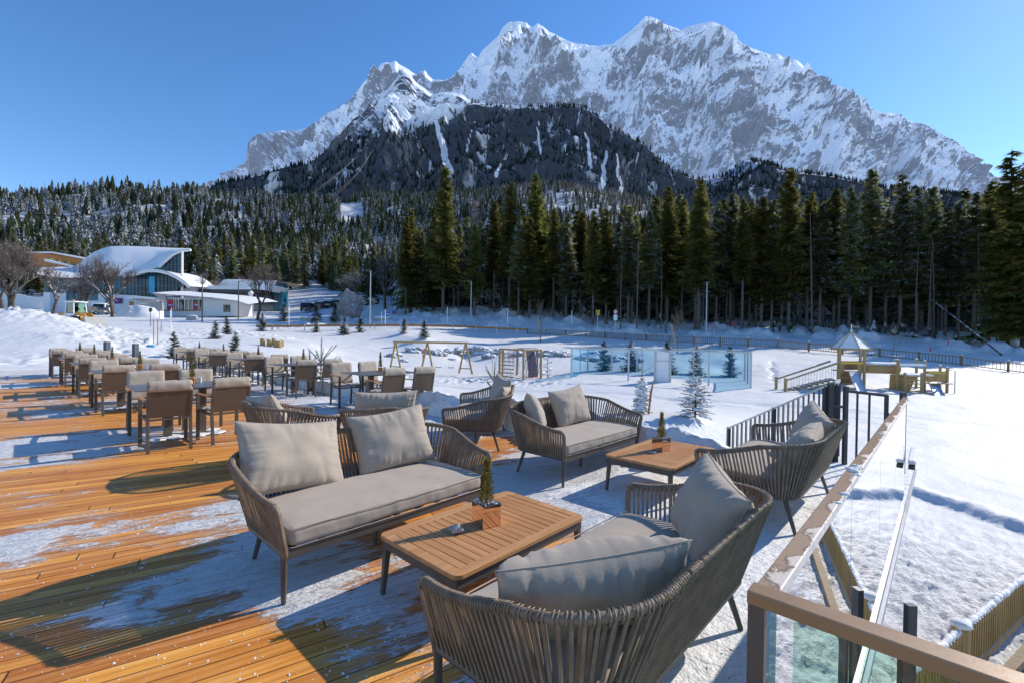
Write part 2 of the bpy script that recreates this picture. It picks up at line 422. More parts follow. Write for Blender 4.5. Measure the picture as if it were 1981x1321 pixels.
M['carglass'] = simple('car_glass', (0.01, 0.015, 0.02), 0.06, var=0.1, spec=0.8)
M['green'] = simple('green_paint', (0.02, 0.15, 0.06), 0.5, var=0.1)
M['rope_red'] = simple('red_rope', (0.5, 0.03, 0.08), 0.8); M['rope_green'] = simple('green_rope', (0.01, 0.28, 0.15), 0.8)
M['rope_blue'] = simple('blue_rope', (0.03, 0.1, 0.5), 0.8)
M['rubber'] = simple('brown_rubber_mat', (0.03, 0.015, 0.02), 0.8)
M['slide'] = simple('slide_steel', (0.62, 0.66, 0.72), 0.3, 0.5, var=0.08)
M['concrete'] = simple('concrete', (0.38, 0.37, 0.35), 0.85, var=0.15, bump=0.3)
M['copper'] = simple('rose_gold_mirror', (0.86, 0.62, 0.47), 0.06, 1.0, var=0.05, spec=0.5)
M['woodbox'] = simple('orange_wooden_box', (0.55, 0.20, 0.04), 0.5, var=0.15)
M['pebble'] = simple('white_pebble', (0.6, 0.6, 0.6), 0.7, var=0.2, scale=90)
M['paper'] = simple('menu_paper', (0.62, 0.64, 0.66), 0.7, var=0.1)
M['skin'] = simple('skin', (0.45, 0.27, 0.2), 0.6); M['jacket'] = simple('dark_jacket', (0.02, 0.025, 0.03), 0.8)
M['lampgrey'] = simple('lamp_post_grey', (0.14, 0.14, 0.145), 0.45, 0.4)
M['pot_dark'] = simple('dark_soil', (0.03, 0.022, 0.015), 0.9)
# ------------------------------------------------------------------ light
SUN_AZ = R_(60); SUN_EL = R_(33)
w = bpy.data.worlds.new("World"); scn.world = w; w.use_nodes = True
wt = w.node_tree; bg = wt.nodes['Background']
sky = wt.nodes.new('ShaderNodeTexSky'); sky.sky_type = 'NISHITA'; sky.sun_disc = False
sky.sun_elevation = SUN_EL; sky.sun_rotation = SUN_AZ
sky.altitude = 1000; sky.air_density = 1.0; sky.dust_density = 0.15; sky.ozone_density = 2.2
hs = wt.nodes.new('ShaderNodeHueSaturation'); hs.inputs['Saturation'].default_value = 1.24; hs.inputs['Value'].default_value = 1.42; hs.inputs['Hue'].default_value = 0.505
wt.links.new(sky.outputs[0], hs.inputs['Color']); wt.links.new(hs.outputs[0], bg.inputs[0])
bg.inputs[1].default_value = 0.15
sd = bpy.data.lights.new('sun', 'SUN'); sd.energy = 5.0; sd.angle = R_(0.5); sd.color = (1.0, 0.93, 0.82)
so = bpy.data.objects.new('sun', sd); COL.objects.link(so)
sdir = Vector((math.sin(SUN_AZ)*math.cos(SUN_EL), math.cos(SUN_AZ)*math.cos(SUN_EL), math.sin(SUN_EL)))
so.rotation_euler = sdir.to_track_quat('Z', 'Y').to_euler(); so.location = sdir*50
scn.view_settings.view_transform = 'Standard'; scn.view_settings.look = 'None'
scn.view_settings.exposure = 0; scn.view_settings.gamma = 1
scn.render.engine = 'CYCLES'
scn.cycles.max_bounces = 7; scn.cycles.transparent_max_bounces = 24; scn.cycles.diffuse_bounces = 3
scn.cycles.use_denoising = True

# ------------------------------------------------------------------ numpy noise
rng = np.random.RandomState(5)
_P = np.concatenate([rng.permutation(256)]*2)
_Gr = rng.randn(256, 2); _Gr /= np.linalg.norm(_Gr, axis=1)[:, None]
def perlin(x, y, seed=0):
    x = np.asarray(x, float) + seed*17.31; y = np.asarray(y, float) - seed*9.77
    xi = np.floor(x).astype(int); yi = np.floor(y).astype(int); xf = x-xi; yf = y-yi
    u = xf*xf*xf*(xf*(xf*6-15)+10); v = yf*yf*yf*(yf*(yf*6-15)+10)
    def g(a, b, dx, dy):
        h = _P[(_P[a & 255] + b) & 255]; gg = _Gr[h]; return gg[..., 0]*dx + gg[..., 1]*dy
    n00 = g(xi, yi, xf, yf); n10 = g(xi+1, yi, xf-1, yf); n01 = g(xi, yi+1, xf, yf-1); n11 = g(xi+1, yi+1, xf-1, yf-1)
    return (n00*(1-u)+n10*u)*(1-v) + (n01*(1-u)+n11*u)*v
def fbm(x, y, oct=5, seed=0, gain=0.5, lac=2.03):
    s = 0; a = 1.0; f = 1.0
    for o in range(oct): s = s + a*perlin(np.asarray(x)*f, np.asarray(y)*f, seed+o); a *= gain; f *= lac
    return s
def ridged(x, y, oct=5, seed=0, gain=0.55):
    s = 0; a = 1.0; f = 1.0
    for o in range(oct): s = s + a*(1-2*np.abs(perlin(np.asarray(x)*f, np.asarray(y)*f, seed+o))); a *= gain; f *= 2.03
    return s
def sst(a, b, x): t = np.clip((x-a)/(b-a), 0, 1); return t*t*(3-2*t)

# ------------------------------------------------------------------ terrain
CP = []   # control points px, py, D
for t in '''1300 775 25;1500 790 22;1981 805 23;1000 760 27;800 735 33;1850 860 15.5;1981 985 10.6;1700 905 12.8;1343 806 15;1243 797 16
1455 750 30;1105 731 34.5;1280 735 33;1627 745 30.5;1850 755 31;1981 762 30;751 700 42;910 716 42;1000 712 42;1045 722 40
900 700 50;1150 702 47;1400 722 41;760 668 51.5;900 670 53.5;1000 673 51;1100 676 50;1250 682 46;1400 694 43;700 688 44;1550 725 37;650 690 40;600 700 27;560 720 19;620 735 16;700 745 20;500 690 24;450 690 25;300 690 22
960 660 62;900 652 62;1100 664 60;1300 685 54;1500 697 46;1700 702 40;1900 735 36
700 636 66;500 641 60;900 640 68;1020 646 70;1140 652 66;1260 660 60;1500 672 52;1700 690 46;1850 705 43;1981 722 40;800 650 55;820 652 52;780 642 56
525 664 32;600 662 40;440 672 28;350 680 26;300 645 38;250 655 40;400 645 46;420 655 40;330 660 36
100 690 20;0 690 20;60 730 15;0 735 14;0 645 26;0 603 33;60 604 33;100 612 32;150 628 32;200 650 30;240 665 27;100 650 25;0 625 44;100 625 48
150 606 100;400 614 82;250 610 88;60 600 100;560 603 110;680 616 84;500 612 88;600 620 80;900 612 86;860 600 94;1000 612 84;1100 625 80;1200 640 76;1300 645 74;1400 640 72;1520 652 68
1700 655 64;1900 680 56;1981 690 52;750 610 90;300 625 60;400 630 62;200 630 56;560 628 72;800 620 80;1150 605 100;1500 615 95;1900 640 80;1350 615 96;1000 590 110
0 560 150;200 555 150;350 560 150;500 565 150;620 560 150;720 570 150;850 575 150;0 470 230;200 470 260;350 480 260;500 500 240;620 510 260;750 540 260;1000 545 260;1500 580 200;1981 600 200
0 392 420;60 386 430;120 376 430;190 372 430;260 380 430;330 388 430;400 384 460;470 392 480;200 400 360;350 420 360;520 400 520;600 395 620;700 386 720;800 386 720;870 380 720
600 450 420;650 445 430;700 440 450;660 402 640;780 440 480;900 440 480;1000 368 720;1050 362 720;1100 368 720;1180 380 700;1260 395 680;1340 420 640;1450 470 500;1600 520 450;1981 560 450
1981 500 900;1500 480 900;1000 460 1000;500 460 1000;0 450 1000;1981 480 1600;1000 450 1600;0 440 1600'''.replace('\n', ';').split(';'):
    a, b, d = map(float, t.split()); CP.append((a, b, d))
cx, cv = [], []
for a, b, d in CP:
    p = PD(a, b, d); cx.append((math.atan2(p.x, p.y)*1.6, math.log(d))); cv.append((p.z)/(d+4))
for x, y, z in ((2, 2, -2.45), (4, 1.5, -2.45), (5.3, 5.4, -2.4), (7, 6.5, -2.4), (4.5, 5.0, -2.4), (3, 6, -2.3), (8, 9, -2.35), (6, 9, -2.3), (5, 11.5, -2.0), (9, 5, -2.4), (0.8, 3, -0.6), (-2, 3, -.4), (0, 10, -.3), (-4, 12, -.15), (-10, 17, 0.0)):
    d = math.hypot(x, y); cx.append((math.atan2(x, y)*1.6, math.log(d))); cv.append(z/(d+4))
cx = np.array(cx); cv = np.array(cv)
def _k(r): return r
Dm = np.linalg.norm(cx[:, None]-cx[None], axis=2)
n_ = len(cx); Am = np.zeros((n_+3, n_+3)); Am[:n_, :n_] = _k(Dm) + np.eye(n_)*(-0.004)
Am[:n_, n_] = 1; Am[:n_, n_+1:] = cx; Am[n_, :n_] = 1; Am[n_+1:, :n_] = cx.T
wts = np.linalg.solve(Am, np.concatenate([cv, [0, 0, 0]]))
def rbf(x, y):
    x = np.asarray(x, float); y = np.asarray(y, float); sh = x.shape; x = x.ravel(); y = y.ravel()
    az = np.clip(np.arctan2(x, y), -0.98, 0.98)*1.6; d = np.clip(np.hypot(x, y)*0+np.maximum(y, 0.55*np.hypot(x, y)), 1.2, 1700)
    q = np.stack([az, np.log(d)], 1); out = np.empty(len(x))
    for i in range(0, len(x), 20000):
        r = np.linalg.norm(q[i:i+20000, None]-cx[None], axis=2)
        out[i:i+20000] = _k(r) @ wts[:n_] + wts[n_] + q[i:i+20000] @ wts[n_+1:]
    return (out*(d+4)).reshape(sh)
def seg_d(x, y, P):        # distance to a polyline, and side
    best = np.full(np.shape(x), 1e9); side = np.zeros(np.shape(x))
    for (ax, ay), (bx, by) in zip(P[:-1], P[1:]):
        dx, dy = bx-ax, by-ay; L2 = dx*dx+dy*dy
        t = np.clip(((x-ax)*dx+(y-ay)*dy)/L2, 0, 1); ex = x-ax-t*dx; ey = y-ay-t*dy
        d = np.hypot(ex, ey); sgn = np.sign(dx*(y-ay)-dy*(x-ax)); m = d < best
        best = np.where(m, d, best); side = np.where(m, sgn, side)
    return best, side
def xyl(pts, z): return [tuple(G(a, b, z)[:2]) for a, b in pts]
RIDGE = xyl([(1560, 915), (1662, 916), (1760, 926), (1870, 955), (1981, 990), (2200, 1060)], -2.15)
BERM1 = xyl([(850, 752), (1000, 757), (1200, 765), (1450, 784), (1700, 800), (1981, 817), (2200, 830)], -1.95)
TRACKS = [xyl([(1000, 762+o), (1200, 771+o), (1450, 790+o), (1700, 808+o), (1981, 826+o), (2200, 838+o)], -1.97) for o in (2, 7, 13)]
BERM2 = xyl([(1500, 830), (1700, 838), (1981, 848), (2200, 858)], -2.0)
DECK_V1 = 24.2; DECK_U1 = 5.35
LUMPS = [PD(*t) for t in ((150, 625, 34), (60, 612, 33), (215, 655, 32), (180, 640, 36), (250, 668, 28), (330, 640, 50), (420, 632, 52), (470, 640, 50), (520, 645, 46), (365, 650, 42), (600, 617, 76), (560, 628, 66))]
def hz(x, y, detail=True):
    x = np.asarray(x, float); y = np.asarray(y, float)
    z = rbf(x, y); d = np.hypot(x, y)
    u = x*UX+y*UY; v = -x*UY+y*UX
    far = sst(120, 260, d)
    if detail:
        z = z + (1-far)*(fbm(x/7, y/7, 4, 3)*0.13*sst(5, 25, d) + fbm(x/1.6, y/1.6, 3, 9)*0.035)
        z = z + far*fbm(x/70, y/70, 5, 21)*9*sst(150, 400, d)
        la = np.zeros(np.shape(x))
        for L in LUMPS: la = np.maximum(la, np.exp(-(((x-L.x)/3.2)**2+((y-L.y)/3.2)**2)))
        z = z + la*(np.abs(fbm(x/0.9, y/0.9, 4, 33, 0.62))*0.5+0.06)
        # plough walls beside the road
        rd = sst(70, 76, d)*(1-sst(92, 100, d))*(x > -30)
        z = z + rd*np.maximum(0, fbm(x/5, y/5, 4, 44, 0.6))*1.7
        # trodden patch near the terrace
        b, s = seg_d(x, y, RIDGE)
        low = ((s < 0) & (v < 0.6)) | (b > 900)
        z = z - np.where((v < 2) & (u > 0.5), 1.0, 0)*np.where(s < 0, 1, 0)*0.15*sst(0, 0.3, b)
        z = z + np.exp(-(b/0.35)**2)*0.05*(1+1.2*fbm(x*2.4, y*2.4, 3, 7))*(y > 6)
        b, s = seg_d(x, y, BERM1); z = z + np.exp(-(b/0.35)**2)*0.10 - np.exp(-((b-0.6)/0.5)**2)*0.05
        b, s = seg_d(x, y, BERM2); z = z + np.exp(-(b/0.3)**2)*0.07
        for TR in TRACKS:
            b, s = seg_d(x, y, TR); z = z - np.exp(-(b/0.16)**2)*0.06
        near = (1-sst(9, 16, d))*np.where(v < 1.5, 1, 0)
        z = z + near*((fbm(x*2.6, y*2.6, 4, 50, 0.62)*0.085+np.abs(fbm(x*5.5, y*3.0, 4, 57, 0.65))*.075))
        # footprints up the far bank and across the playground
        for P, w_ in FOOT:
            b, s = seg_d(x, y, P); z = z - np.exp(-(b/w_)**2)*np.maximum(0, perlin(x*2.2, y*2.2, 4)+0.15)*0.45
    # terrace: snow meets the deck edge, ground lies below the boards
    e = np.maximum(u-DECK_U1, v-DECK_V1)
    k = sst(0.2, 5.5, e)
    zz = np.where(v > 0.9, 0.02*(1-k)+z*k, z)
    kv = sst(0.5, 2.6, v)
    zout = z*(1-kv)+zz*kv
    inside = ((u < DECK_U1+0.05) & (v > 0.12) & (v < DECK_V1+0.05)) | ((u < 1.05) & (v <= 0.12))
    zin = -2.45*(1-sst(0.3, 2.5, v)) - 0.42*sst(0.3, 2.5, v)
    z = np.where(inside, np.minimum(zin, -0.42), zout)
    return z
FOOT = [([tuple(PD(a, b, D)[:2]) for a, b, D in ((1490, 695, 45), (1495, 715, 40), (1500, 735, 33))], 0.35),
        ([tuple(G(a, b, -1.6)[:2]) for a, b in ((760, 722), (850, 730), (960, 728), (1040, 735))], 1.6),
        ([tuple(G(a, b, -1.9)[:2]) for a, b in ((1040, 728), (1090, 735))], 0.8),
        ([tuple(G(a, b, .3)[:2]) for a, b in ((150, 655), (190, 672), (260, 690), (330, 700))], 0.35),
        ([tuple(G(a, b, -.2)[:2]) for a, b in ((0, 718), (150, 712), (300, 705), (420, 700))], 1.6)]
def h1(x, y): return float(hz(np.array([x]), np.array([y]))[0])

def hit(px, py, D0=4, D1=400):      # where the sight line of a surveyed foot point meets the snow
    Ds = np.geomspace(D0, D1, 900); P = [PD(px, py, d) for d in Ds]
    zz = hz(np.array([p.x for p in P]), Ds); zr = np.array([p.z for p in P])
    k = np.argmax(zr <= zz) if (zr <= zz).any() else -1
    return Ds[k] if k >= 0 else None
def hitD(px, py, D, tol=.30):
    d = hit(px, py, D*(1-tol), D*(1+tol)); return d if d else D
def build_ground():
    azf = np.linspace(-62, 62, 760); azb = np.linspace(62, 298, 60)[1:-1]
    az = np.radians(np.concatenate([azf, azb]))
    rr = np.concatenate([np.linspace(0.6, 3, 16)[:-1], np.linspace(3, 12, 150)[:-1], np.geomspace(12, 75, 270)[:-1], np.geomspace(75, 160, 70)[:-1], np.geomspace(160, 1500, 90)[:-1], [1500, 2500, 5000, 9000]])
    A, R = np.meshgrid(az, rr, indexing='ij')
    X = np.sin(A)*R; Y = np.cos(A)*R
    nf = len(azf)
    Z = np.full(X.shape, -2.4)
    Z[:nf] = hz(X[:nf], Y[:nf])
    for i in range(nf, len(az)):       # behind the camera: level snow
        Z[i] = -2.4
    w_ = np.clip((np.abs((np.degrees(A)+180) % 360-180)-56)/6, 0, 1); Z = Z*(1-w_)+(-2.4)*w_
    Z[:, -3:] = np.minimum(Z[:, -3:], Z[:, -4:-3])
    n0, n1 = X.shape
    V = np.stack([X, Y, Z], -1).reshape(-1, 3)
    i, j = np.meshgrid(np.arange(n0), np.arange(n1-1), indexing='ij'); i = i.ravel(); j = j.ravel(); i2 = (i+1) % n0
    Fc = np.stack([i*n1+j, i*n1+j+1, i2*n1+j+1, i2*n1+j], 1)
    me = np_mesh('snow_ground', V, Fc, True)
    c = len(V)
    o = bpy.data.objects.new('ground', me); COL.objects.link(o); tag(o, kind='structure', label='snow covered ground around and beyond the terrace')
    me.materials.append(ground_mat()); return o
def np_mesh(name, V, Fc, smooth=False):
    me = bpy.data.meshes.new(name)
    V = np.ascontiguousarray(V, dtype=np.float32); Fc = np.ascontiguousarray(Fc, dtype=np.int32)
    me.vertices.add(len(V)); me.vertices.foreach_set('co', V.ravel())
    k = Fc.shape[1]; me.loops.add(Fc.size); me.loops.foreach_set('vertex_index', Fc.ravel())
    me.polygons.add(len(Fc)); me.polygons.foreach_set('loop_start', np.arange(0, Fc.size, k, dtype=np.int32))
    me.polygons.foreach_set('loop_total', np.full(len(Fc), k, dtype=np.int32))
    me.polygons.foreach_set('use_smooth', np.full(len(Fc), smooth, dtype=bool))
    me.update(calc_edges=True); me.validate(); return me
def ground_mat():
    m = NT('field_snow'); v = m.world()
    g = m.t.nodes.new('ShaderNodeNewGeometry'); dist = m.n('VectorMath', {0: g.outputs['Position']}, operation='LENGTH').outputs['Value']
    n0 = m.noise(v, 0.35, 6, 0.6); n1 = m.noise(v, 1.6, 7, 0.62); n2 = m.noise(v, 9, 6, 0.66); n3 = m.noise(v, 45, 3, 0.7)
    nearm = m.n('MapRange', {'Value': dist, 'From Min': 10.0, 'From Max': 14.0, 'To Min': 1.0, 'To Max': 0.25}).outputs[0]
    h = m.math('ADD', m.math('MULTIPLY', n1, 0.35), m.math('ADD', m.math('MULTIPLY', m.math('MULTIPLY', n2, nearm), 0.75), m.math('MULTIPLY', n3, 0.05)))
    c = m.mix(n0, (0.63, 0.628, 0.625), (0.73, 0.727, 0.722))
    # groomed path, slightly grey
    fd = m.n('MapRange', {'Value': dist, 'From Min': 100.0, 'From Max': 180.0, 'To Min': 0.0, 'To Max': 1.0}).outputs[0]
    # forest floor under the hill woods
    ff = m.noise(v, 0.06, 5, 0.7)
    c = m.mix(m.math('MULTIPLY', fd, m.ramp(ff, [(0.35, 0.0), (0.6, 0.4)])), c, (0.10, 0.11, 0.10))
    return m.fin(c, 0.6, m.bump(h, 0.75, 0.16), spec=0.25)
ground = build_ground()

# snow wall cleared along the far edge of the terrace
def bank():
    mb = MB()
    def fn(a, b):
        v = 0.95 + a*23.4
        hgt = 0.36*min(1, a*14+0.35)*(1.15 if a < .25 else max(0.35, 1.15-(a-.25)*2.2)) + 0.16*mn.fractal(Vector((v*0.9, 3, 0)), 1.0, 2.0, 4)*1.0
        u0 = 5.12 + 0.16*mn.noise(Vector((v*0.6, 0, 0)))
        ang = b*math.pi
        wdt = 1.0
        if b < 0.35: u = u0 + 0.13*(b/0.35); z = -0.03 + (hgt+0.03)*(b/0.35)
        else:
            t = (b-0.35)/0.65; u = u0+0.13+wdt*1.7*t; z = hgt*(1-t)**1.3 - 0.5*t*t
        p = W(u, v, z)
        q = mn.fractal(p*3.0, 0.9, 2.0, 5)*0.10 + mn.fractal(p*11.0, 0.9, 2.0, 3)*0.03
        fade = 1 if 0.02 < b < 0.95 else 0.2
        return p + Vector((-UX*q*0.8, -UY*q*0.8, q*0.7))*fade
    mb.grid(fn, 520, 26)
    o = mb.build('snow_bank', M['snow_rough'], smooth=True)
    tag(o, 'waist of cleared snow heaped along the far edge of the wooden terrace', 'snow bank')
bank()

# ------------------------------------------------------------------ massif
def pl(s):
    out = [tuple(map(float, q.split())) for q in s.replace('\n', ';').split(';') if q.strip()]
    return np.array(out)
RID = pl('''-300 400;300 380;420 356;440 347;470 331;499 311;504 290;509 276;518 262;545 254;560 256;589 250;600 257;621 240;660 214;696 189;711 165;728 140;736 125;743 121;755 122;765 118;772 124;785 131;795 139;805 146
822 136;828 147;837 154;855 156;873 153;885 142;893 128;900 118;908 106;913 102;918 108;925 113;932 99;948 85;965 69;973 53;985 44;1000 41;1018 43;1024 50;1030 53;1040 45;1050 50;1062 62;1080 70;1097 79;1115 84;1130 87;1150 89;1185 86;1200 74;1217 63;1232 50;1240 42;1249 31;1256 33;1270 36;1284 46;1300 52;1316 58
1335 51;1355 46;1370 43;1385 44;1394 49;1405 60;1420 74;1430 80;1445 90;1460 95;1475 102;1490 106;1505 104;1512 108;1520 118;1535 115;1545 118;1556 130;1565 140;1580 147;1595 151;1608 163;1620 172;1640 187;1655 197;1670 208;1680 214;1705 222;1722 219;1735 222;1748 231;1760 235;1775 240;1788 250;1800 270;1815 285;1830 298;1845 310;1860 324;1880 338;1905 341;1930 343;1981 350;2200 368;2600 420''')
SPUR = pl('''-300 420;300 400;400 372;440 353;471 346;520 336;558 322;617 310;640 292;660 270;672 255;690 240;705 222;720 208;735 190;748 176;762 161;768 150;776 146;785 144;794 147;803 158;814 166;837 184;853 178;875 180;892 182;903 190;912 194;944 200;970 202;991 205;1050 202;1100 203;1129 206;1140 212;1148 220;1168 240;1180 244;1196 254;1234 274;1259 302;1288 323;1322 340;1351 347
1400 338;1425 322;1440 311;1455 309;1469 313;1500 325;1527 331;1570 335;1611 342;1650 352;1674 358;1760 364;1880 380;2000 388;2300 400;2600 430''')
WOOD = {}; GULLY = {}
def massif(name, R, D0, D1, zb, cols, rows, px0, px1, amp, seed, mat, label, prof=1.0, jag=1.0, gsc=1.0):
    px = np.linspace(px0, px1, cols); py = np.interp(px, R[:, 0], R[:, 1])
    py = py + fbm(px/9, px*0, 3, seed)*1.6*jag + fbm(px/30, px*0+5, 2, seed+3)*1.2*jag
    P0 = np.array([tuple(PD(a, b, D0)) for a, b in zip(px, py)])
    t = np.linspace(0, 1, rows)
    D = D0+(D1-D0)*t
    X = P0[:, 0][:, None]*(D/D0)[None]; Y = np.tile(D, (cols, 1))
    zr = P0[:, 2][:, None]
    Z = zb + (zr-zb)*(1-t[None])**prof
    az = X/Y
    S = az*D0/330.0*gsc; T = t[None]*3.0+np.zeros_like(S)
    wob = fbm(S*0.7, T*0.6, 3, seed+11)*0.9
    # diagonal ribs, gullies and ledges
    r1 = ridged(S*0.8+wob+T*0.5, T*0.95-S*.25, 6, seed+1, 0.56)
    r2 = ridged(S*2.4-T*1.1+wob, T*2.6+S*.4, 5, seed+2, 0.62)
    r3 = fbm(S*2.2-T*1.4, T*7.0+S*1.6+wob*2, 5, seed+5, 0.62)
    env = np.minimum(1, t*7)[None]*np.minimum(1, (1-t)*5+0.3)[None]
    env2 = np.minimum(1, t*22)[None]
    n = (r1-0.75)*1.0*env + (r2-0.7)*0.22*env2
    hgt = (zr-zb)
    cr_ = np.minimum(1, t*3.2+.02)[None]
    Z2 = Z + (n*amp*0.50 + r3*amp*0.07*env2)*np.clip(hgt/900, 0.25, 1)*cr_
    Y2 = Y - (n*amp*0.60 + r3*amp*0.10*env2)*cr_
    # never above the surveyed crest line
    lim = HC + (P0[:, 2]-HC)[:, None]/D0*Y2
    Z2 = np.minimum(Z2, lim - t[None]*40)
    V = np.stack([X, Y2, Z2], -1).reshape(-1, 3)
    i, j = np.meshgrid(np.arange(cols-1), np.arange(rows-1), indexing='ij'); i = i.ravel(); j = j.ravel()
    Fc = np.stack([i*rows+j, i*rows+j+1, (i+1)*rows+j+1, (i+1)*rows+j], 1)
    me = np_mesh(name, V, Fc, False)
    # cover attribute: height share 0 (foot) .. 1 (crest)
    at = me.attributes.new('alt', 'FLOAT', 'POINT'); at.data.foreach_set('value', (1-np.tile(t, (cols, 1))).ravel().astype(np.float32))
    cv_ = me.attributes.new('cave', 'FLOAT', 'POINT'); cv_.data.foreach_set('value', n.ravel().astype(np.float32))
    xs_ = 990.5+900*X/Y2; ys_ = 651-900*(Z2-HC)/Y2+11.8*X/Y2
    lim_ = np.interp(xs_, [440, 560, 640, 700, 760, 820, 870, 900, 960], [335, 310, 285, 258, 256, 246, 232, 200, 150])
    wd = sst(-22, 22, ys_-lim_+fbm(xs_/25, ys_/25, 3, 90)*22)
    gy = np.zeros_like(xs_)
    for x0, y0, x1, y1, w0 in ((833, 215, 868, 345, 6.5), (1128, 255, 1140, 330, 3.5), (1168, 290, 1160, 370, 4.5), (1190, 300, 1196, 380, 3), (975, 300, 955, 345, 3), (1035, 240, 1040, 300, 2.5), (905, 255, 900, 300, 2)):
        tt = np.clip((ys_-y0)/(y1-y0), 0, 1); xc = x0+(x1-x0)*tt+fbm(ys_/22, xs_*0+x0, 3, 7)*6
        gy = np.maximum(gy, np.exp(-((xs_-xc)/(w0*(.6+.8*tt)))**2)*(ys_ > y0)*(ys_ < y1))
    ga = me.attributes.new('gully', 'FLOAT', 'POINT'); ga.data.foreach_set('value', gy.ravel().astype(np.float32)); GULLY[name] = gy
    wa = me.attributes.new('wood', 'FLOAT', 'POINT'); wa.data.foreach_set('value', wd.ravel().astype(np.float32)); WOOD[name] = wd
    me.materials.append(mat)
    o = bpy.data.objects.new(name, me); COL.objects.link(o); tag(o, label, kind='structure')
    return V.reshape(cols, rows, 3), n, px
def rockface(name, forest=False):
    m = NT(name)
    v = m.world((0.001, 0.001, 0.001))
    g = m.t.nodes.new('ShaderNodeNewGeometry'); sp = m.n('SeparateXYZ', {'Vector': g.outputs['Normal']})
    alt = m.n('Attribute', attribute_name='alt').outputs['Fac']; cave = m.n('Attribute', attribute_name='cave').outputs['Fac']
    vr = m.n('VectorRotate', {'Vector': g.outputs['Position'], 'Angle': R_(24)}, rotation_type='Y_AXIS').outputs[0]
    mp = m.n('Mapping', {'Vector': vr, 'Scale': (0.0024, 0.0024, 0.0085)}).outputs[0]
    strat = m.noise(mp, 1.0, 8, 0.68, 0.6)
    vr2 = m.n('VectorRotate', {'Vector': g.outputs['Position'], 'Angle': R_(-32)}, rotation_type='Y_AXIS').outputs[0]
    mp2 = m.n('Mapping', {'Vector': vr2, 'Scale': (0.0095, 0.0095, 0.0026)}).outputs[0]
    fall = m.noise(mp2, 1.0, 7, 0.66, 0.7)
    fine = m.noise(m.world((0.035, 0.035, 0.055)), 1.0, 6, 0.72)
    big = m.noise(m.world((0.0022, 0.0022, 0.003)), 1.0, 4, 0.6)
    rock = m.ramp(m.math('ADD', m.math('MULTIPLY', strat, 0.5), m.math('MULTIPLY', fine, 0.5)),
                  [(0.33, (0.06, 0.068, 0.09)), (0.5, (0.13, 0.135, 0.155)), (0.66, (0.27, 0.262, 0.262))])
    rock = m.mix(m.ramp(m.noise(m.world((0.006, 0.006, 0.006)), 1.0, 4), [(0.6, 0.0), (0.75, 0.5)]), rock, (0.30, 0.22, 0.17))
    k = m.math('MULTIPLY', sp.outputs[2], 0.55)
    k = m.math('ADD', k, m.math('MULTIPLY', m.math('SUBTRACT', strat, 0.5), 2.2))
    k = m.math('ADD', k, m.math('MULTIPLY', m.math('SUBTRACT', fall, 0.5), 1.9))
    k = m.math('ADD', k, m.math('MULTIPLY', m.math('SUBTRACT', fine, 0.5), 1.15))
    k = m.math('ADD', k, m.math('MULTIPLY', m.math('SUBTRACT', big, 0.5), 2.3))
    k = m.math('SUBTRACT', k, m.math('MULTIPLY', cave, 0.16))
    snowc = m.mix(fine, (0.80, 0.84, 0.90), (0.95, 0.96, 0.98))
    if not forest:
        k = m.math('ADD', k, m.ramp(alt, [(0.25, 0.62), (0.97, 0.74)]))
        c = m.mix(m.ramp(k, [(0.34, 0.0), (0.62, 1.0)]), rock, snowc)
        # rime on the crest
        c = m.mix(m.math('MULTIPLY', m.ramp(alt, [(0.90, 0.0), (0.985, 1.0)]), m.ramp(strat, [(0.4, 0.25), (0.6, 1.0)])), c, (0.88, 0.91, 0.96))
    else:
        k = m.math('ADD', k, m.ramp(alt, [(0.3, 0.42), (0.95, 0.54)]))
        k = m.math('ADD', k, m.math('MULTIPLY', m.math('SUBTRACT', 1.0, m.n('Attribute', attribute_name='wood').outputs['Fac']), 0.22))
        k = m.math('SUBTRACT', k, 0.12)
        c = m.mix(m.ramp(k, [(0.36, 0.0), (0.58, 1.0)]), m.mix(1.0, rock, (0.75, 0.78, 0.85), 'MULTIPLY'), snowc)
        mp3 = m.n('Mapping', {'Vector': g.outputs['Position'], 'Scale': (0.007, 0.007, 0.0022)}).outputs[0]
        gul = m.noise(mp3, 1.0, 7, 0.68, 0.9)
        tr = m.noise(m.world((0.07, 0.07, 0.03)), 1.0, 4, 0.7)
        wd_ = m.n('Attribute', attribute_name='wood').outputs['Fac']
        c = m.mix(m.math('MULTIPLY', wd_, 0.55), c, m.mix(1.0, c, (0.30, 0.36, 0.48), 'MULTIPLY'))
        f = m.math('ADD', m.math('MULTIPLY', m.math('SUBTRACT', wd_, 1.0), 1.6), 0.12)
        f = m.math('ADD', f, m.math('MULTIPLY', m.math('SUBTRACT', gul, 0.5), 2.6))
        f = m.math('ADD', f, m.math('MULTIPLY', m.math('SUBTRACT', 0.90, alt), 2.1))
        f = m.math('ADD', f, m.math('MULTIPLY', m.math('SUBTRACT', tr, 0.5), 1.8))
        fm = m.ramp(f, [(0.42, 0.0), (0.56, 1.0)])
        fc = m.ramp(tr, [(0.4, (0.008, 0.016, 0.03)), (0.6, (0.02, 0.034, 0.05)), (0.74, (0.12, 0.16, 0.23))])
        c = m.mix(fm, c, fc)
        mp4 = m.n('Mapping', {'Vector': g.outputs['Position'], 'Scale': (0.019, 0.019, 0.0022)}).outputs[0]
        gl_ = m.n('Attribute', attribute_name='gully').outputs['Fac']
        st = m.noise(mp4, 1.0, 5, 0.55, 0.8)
        c = m.mix(m.math('MULTIPLY', m.ramp(st, [(0.60, 0.0), (0.66, 1.0)]), m.ramp(alt, [(0.12, 0.0), (0.35, 0.9), (0.75, 0.9), (0.9, 0.3)])), c, snowc)
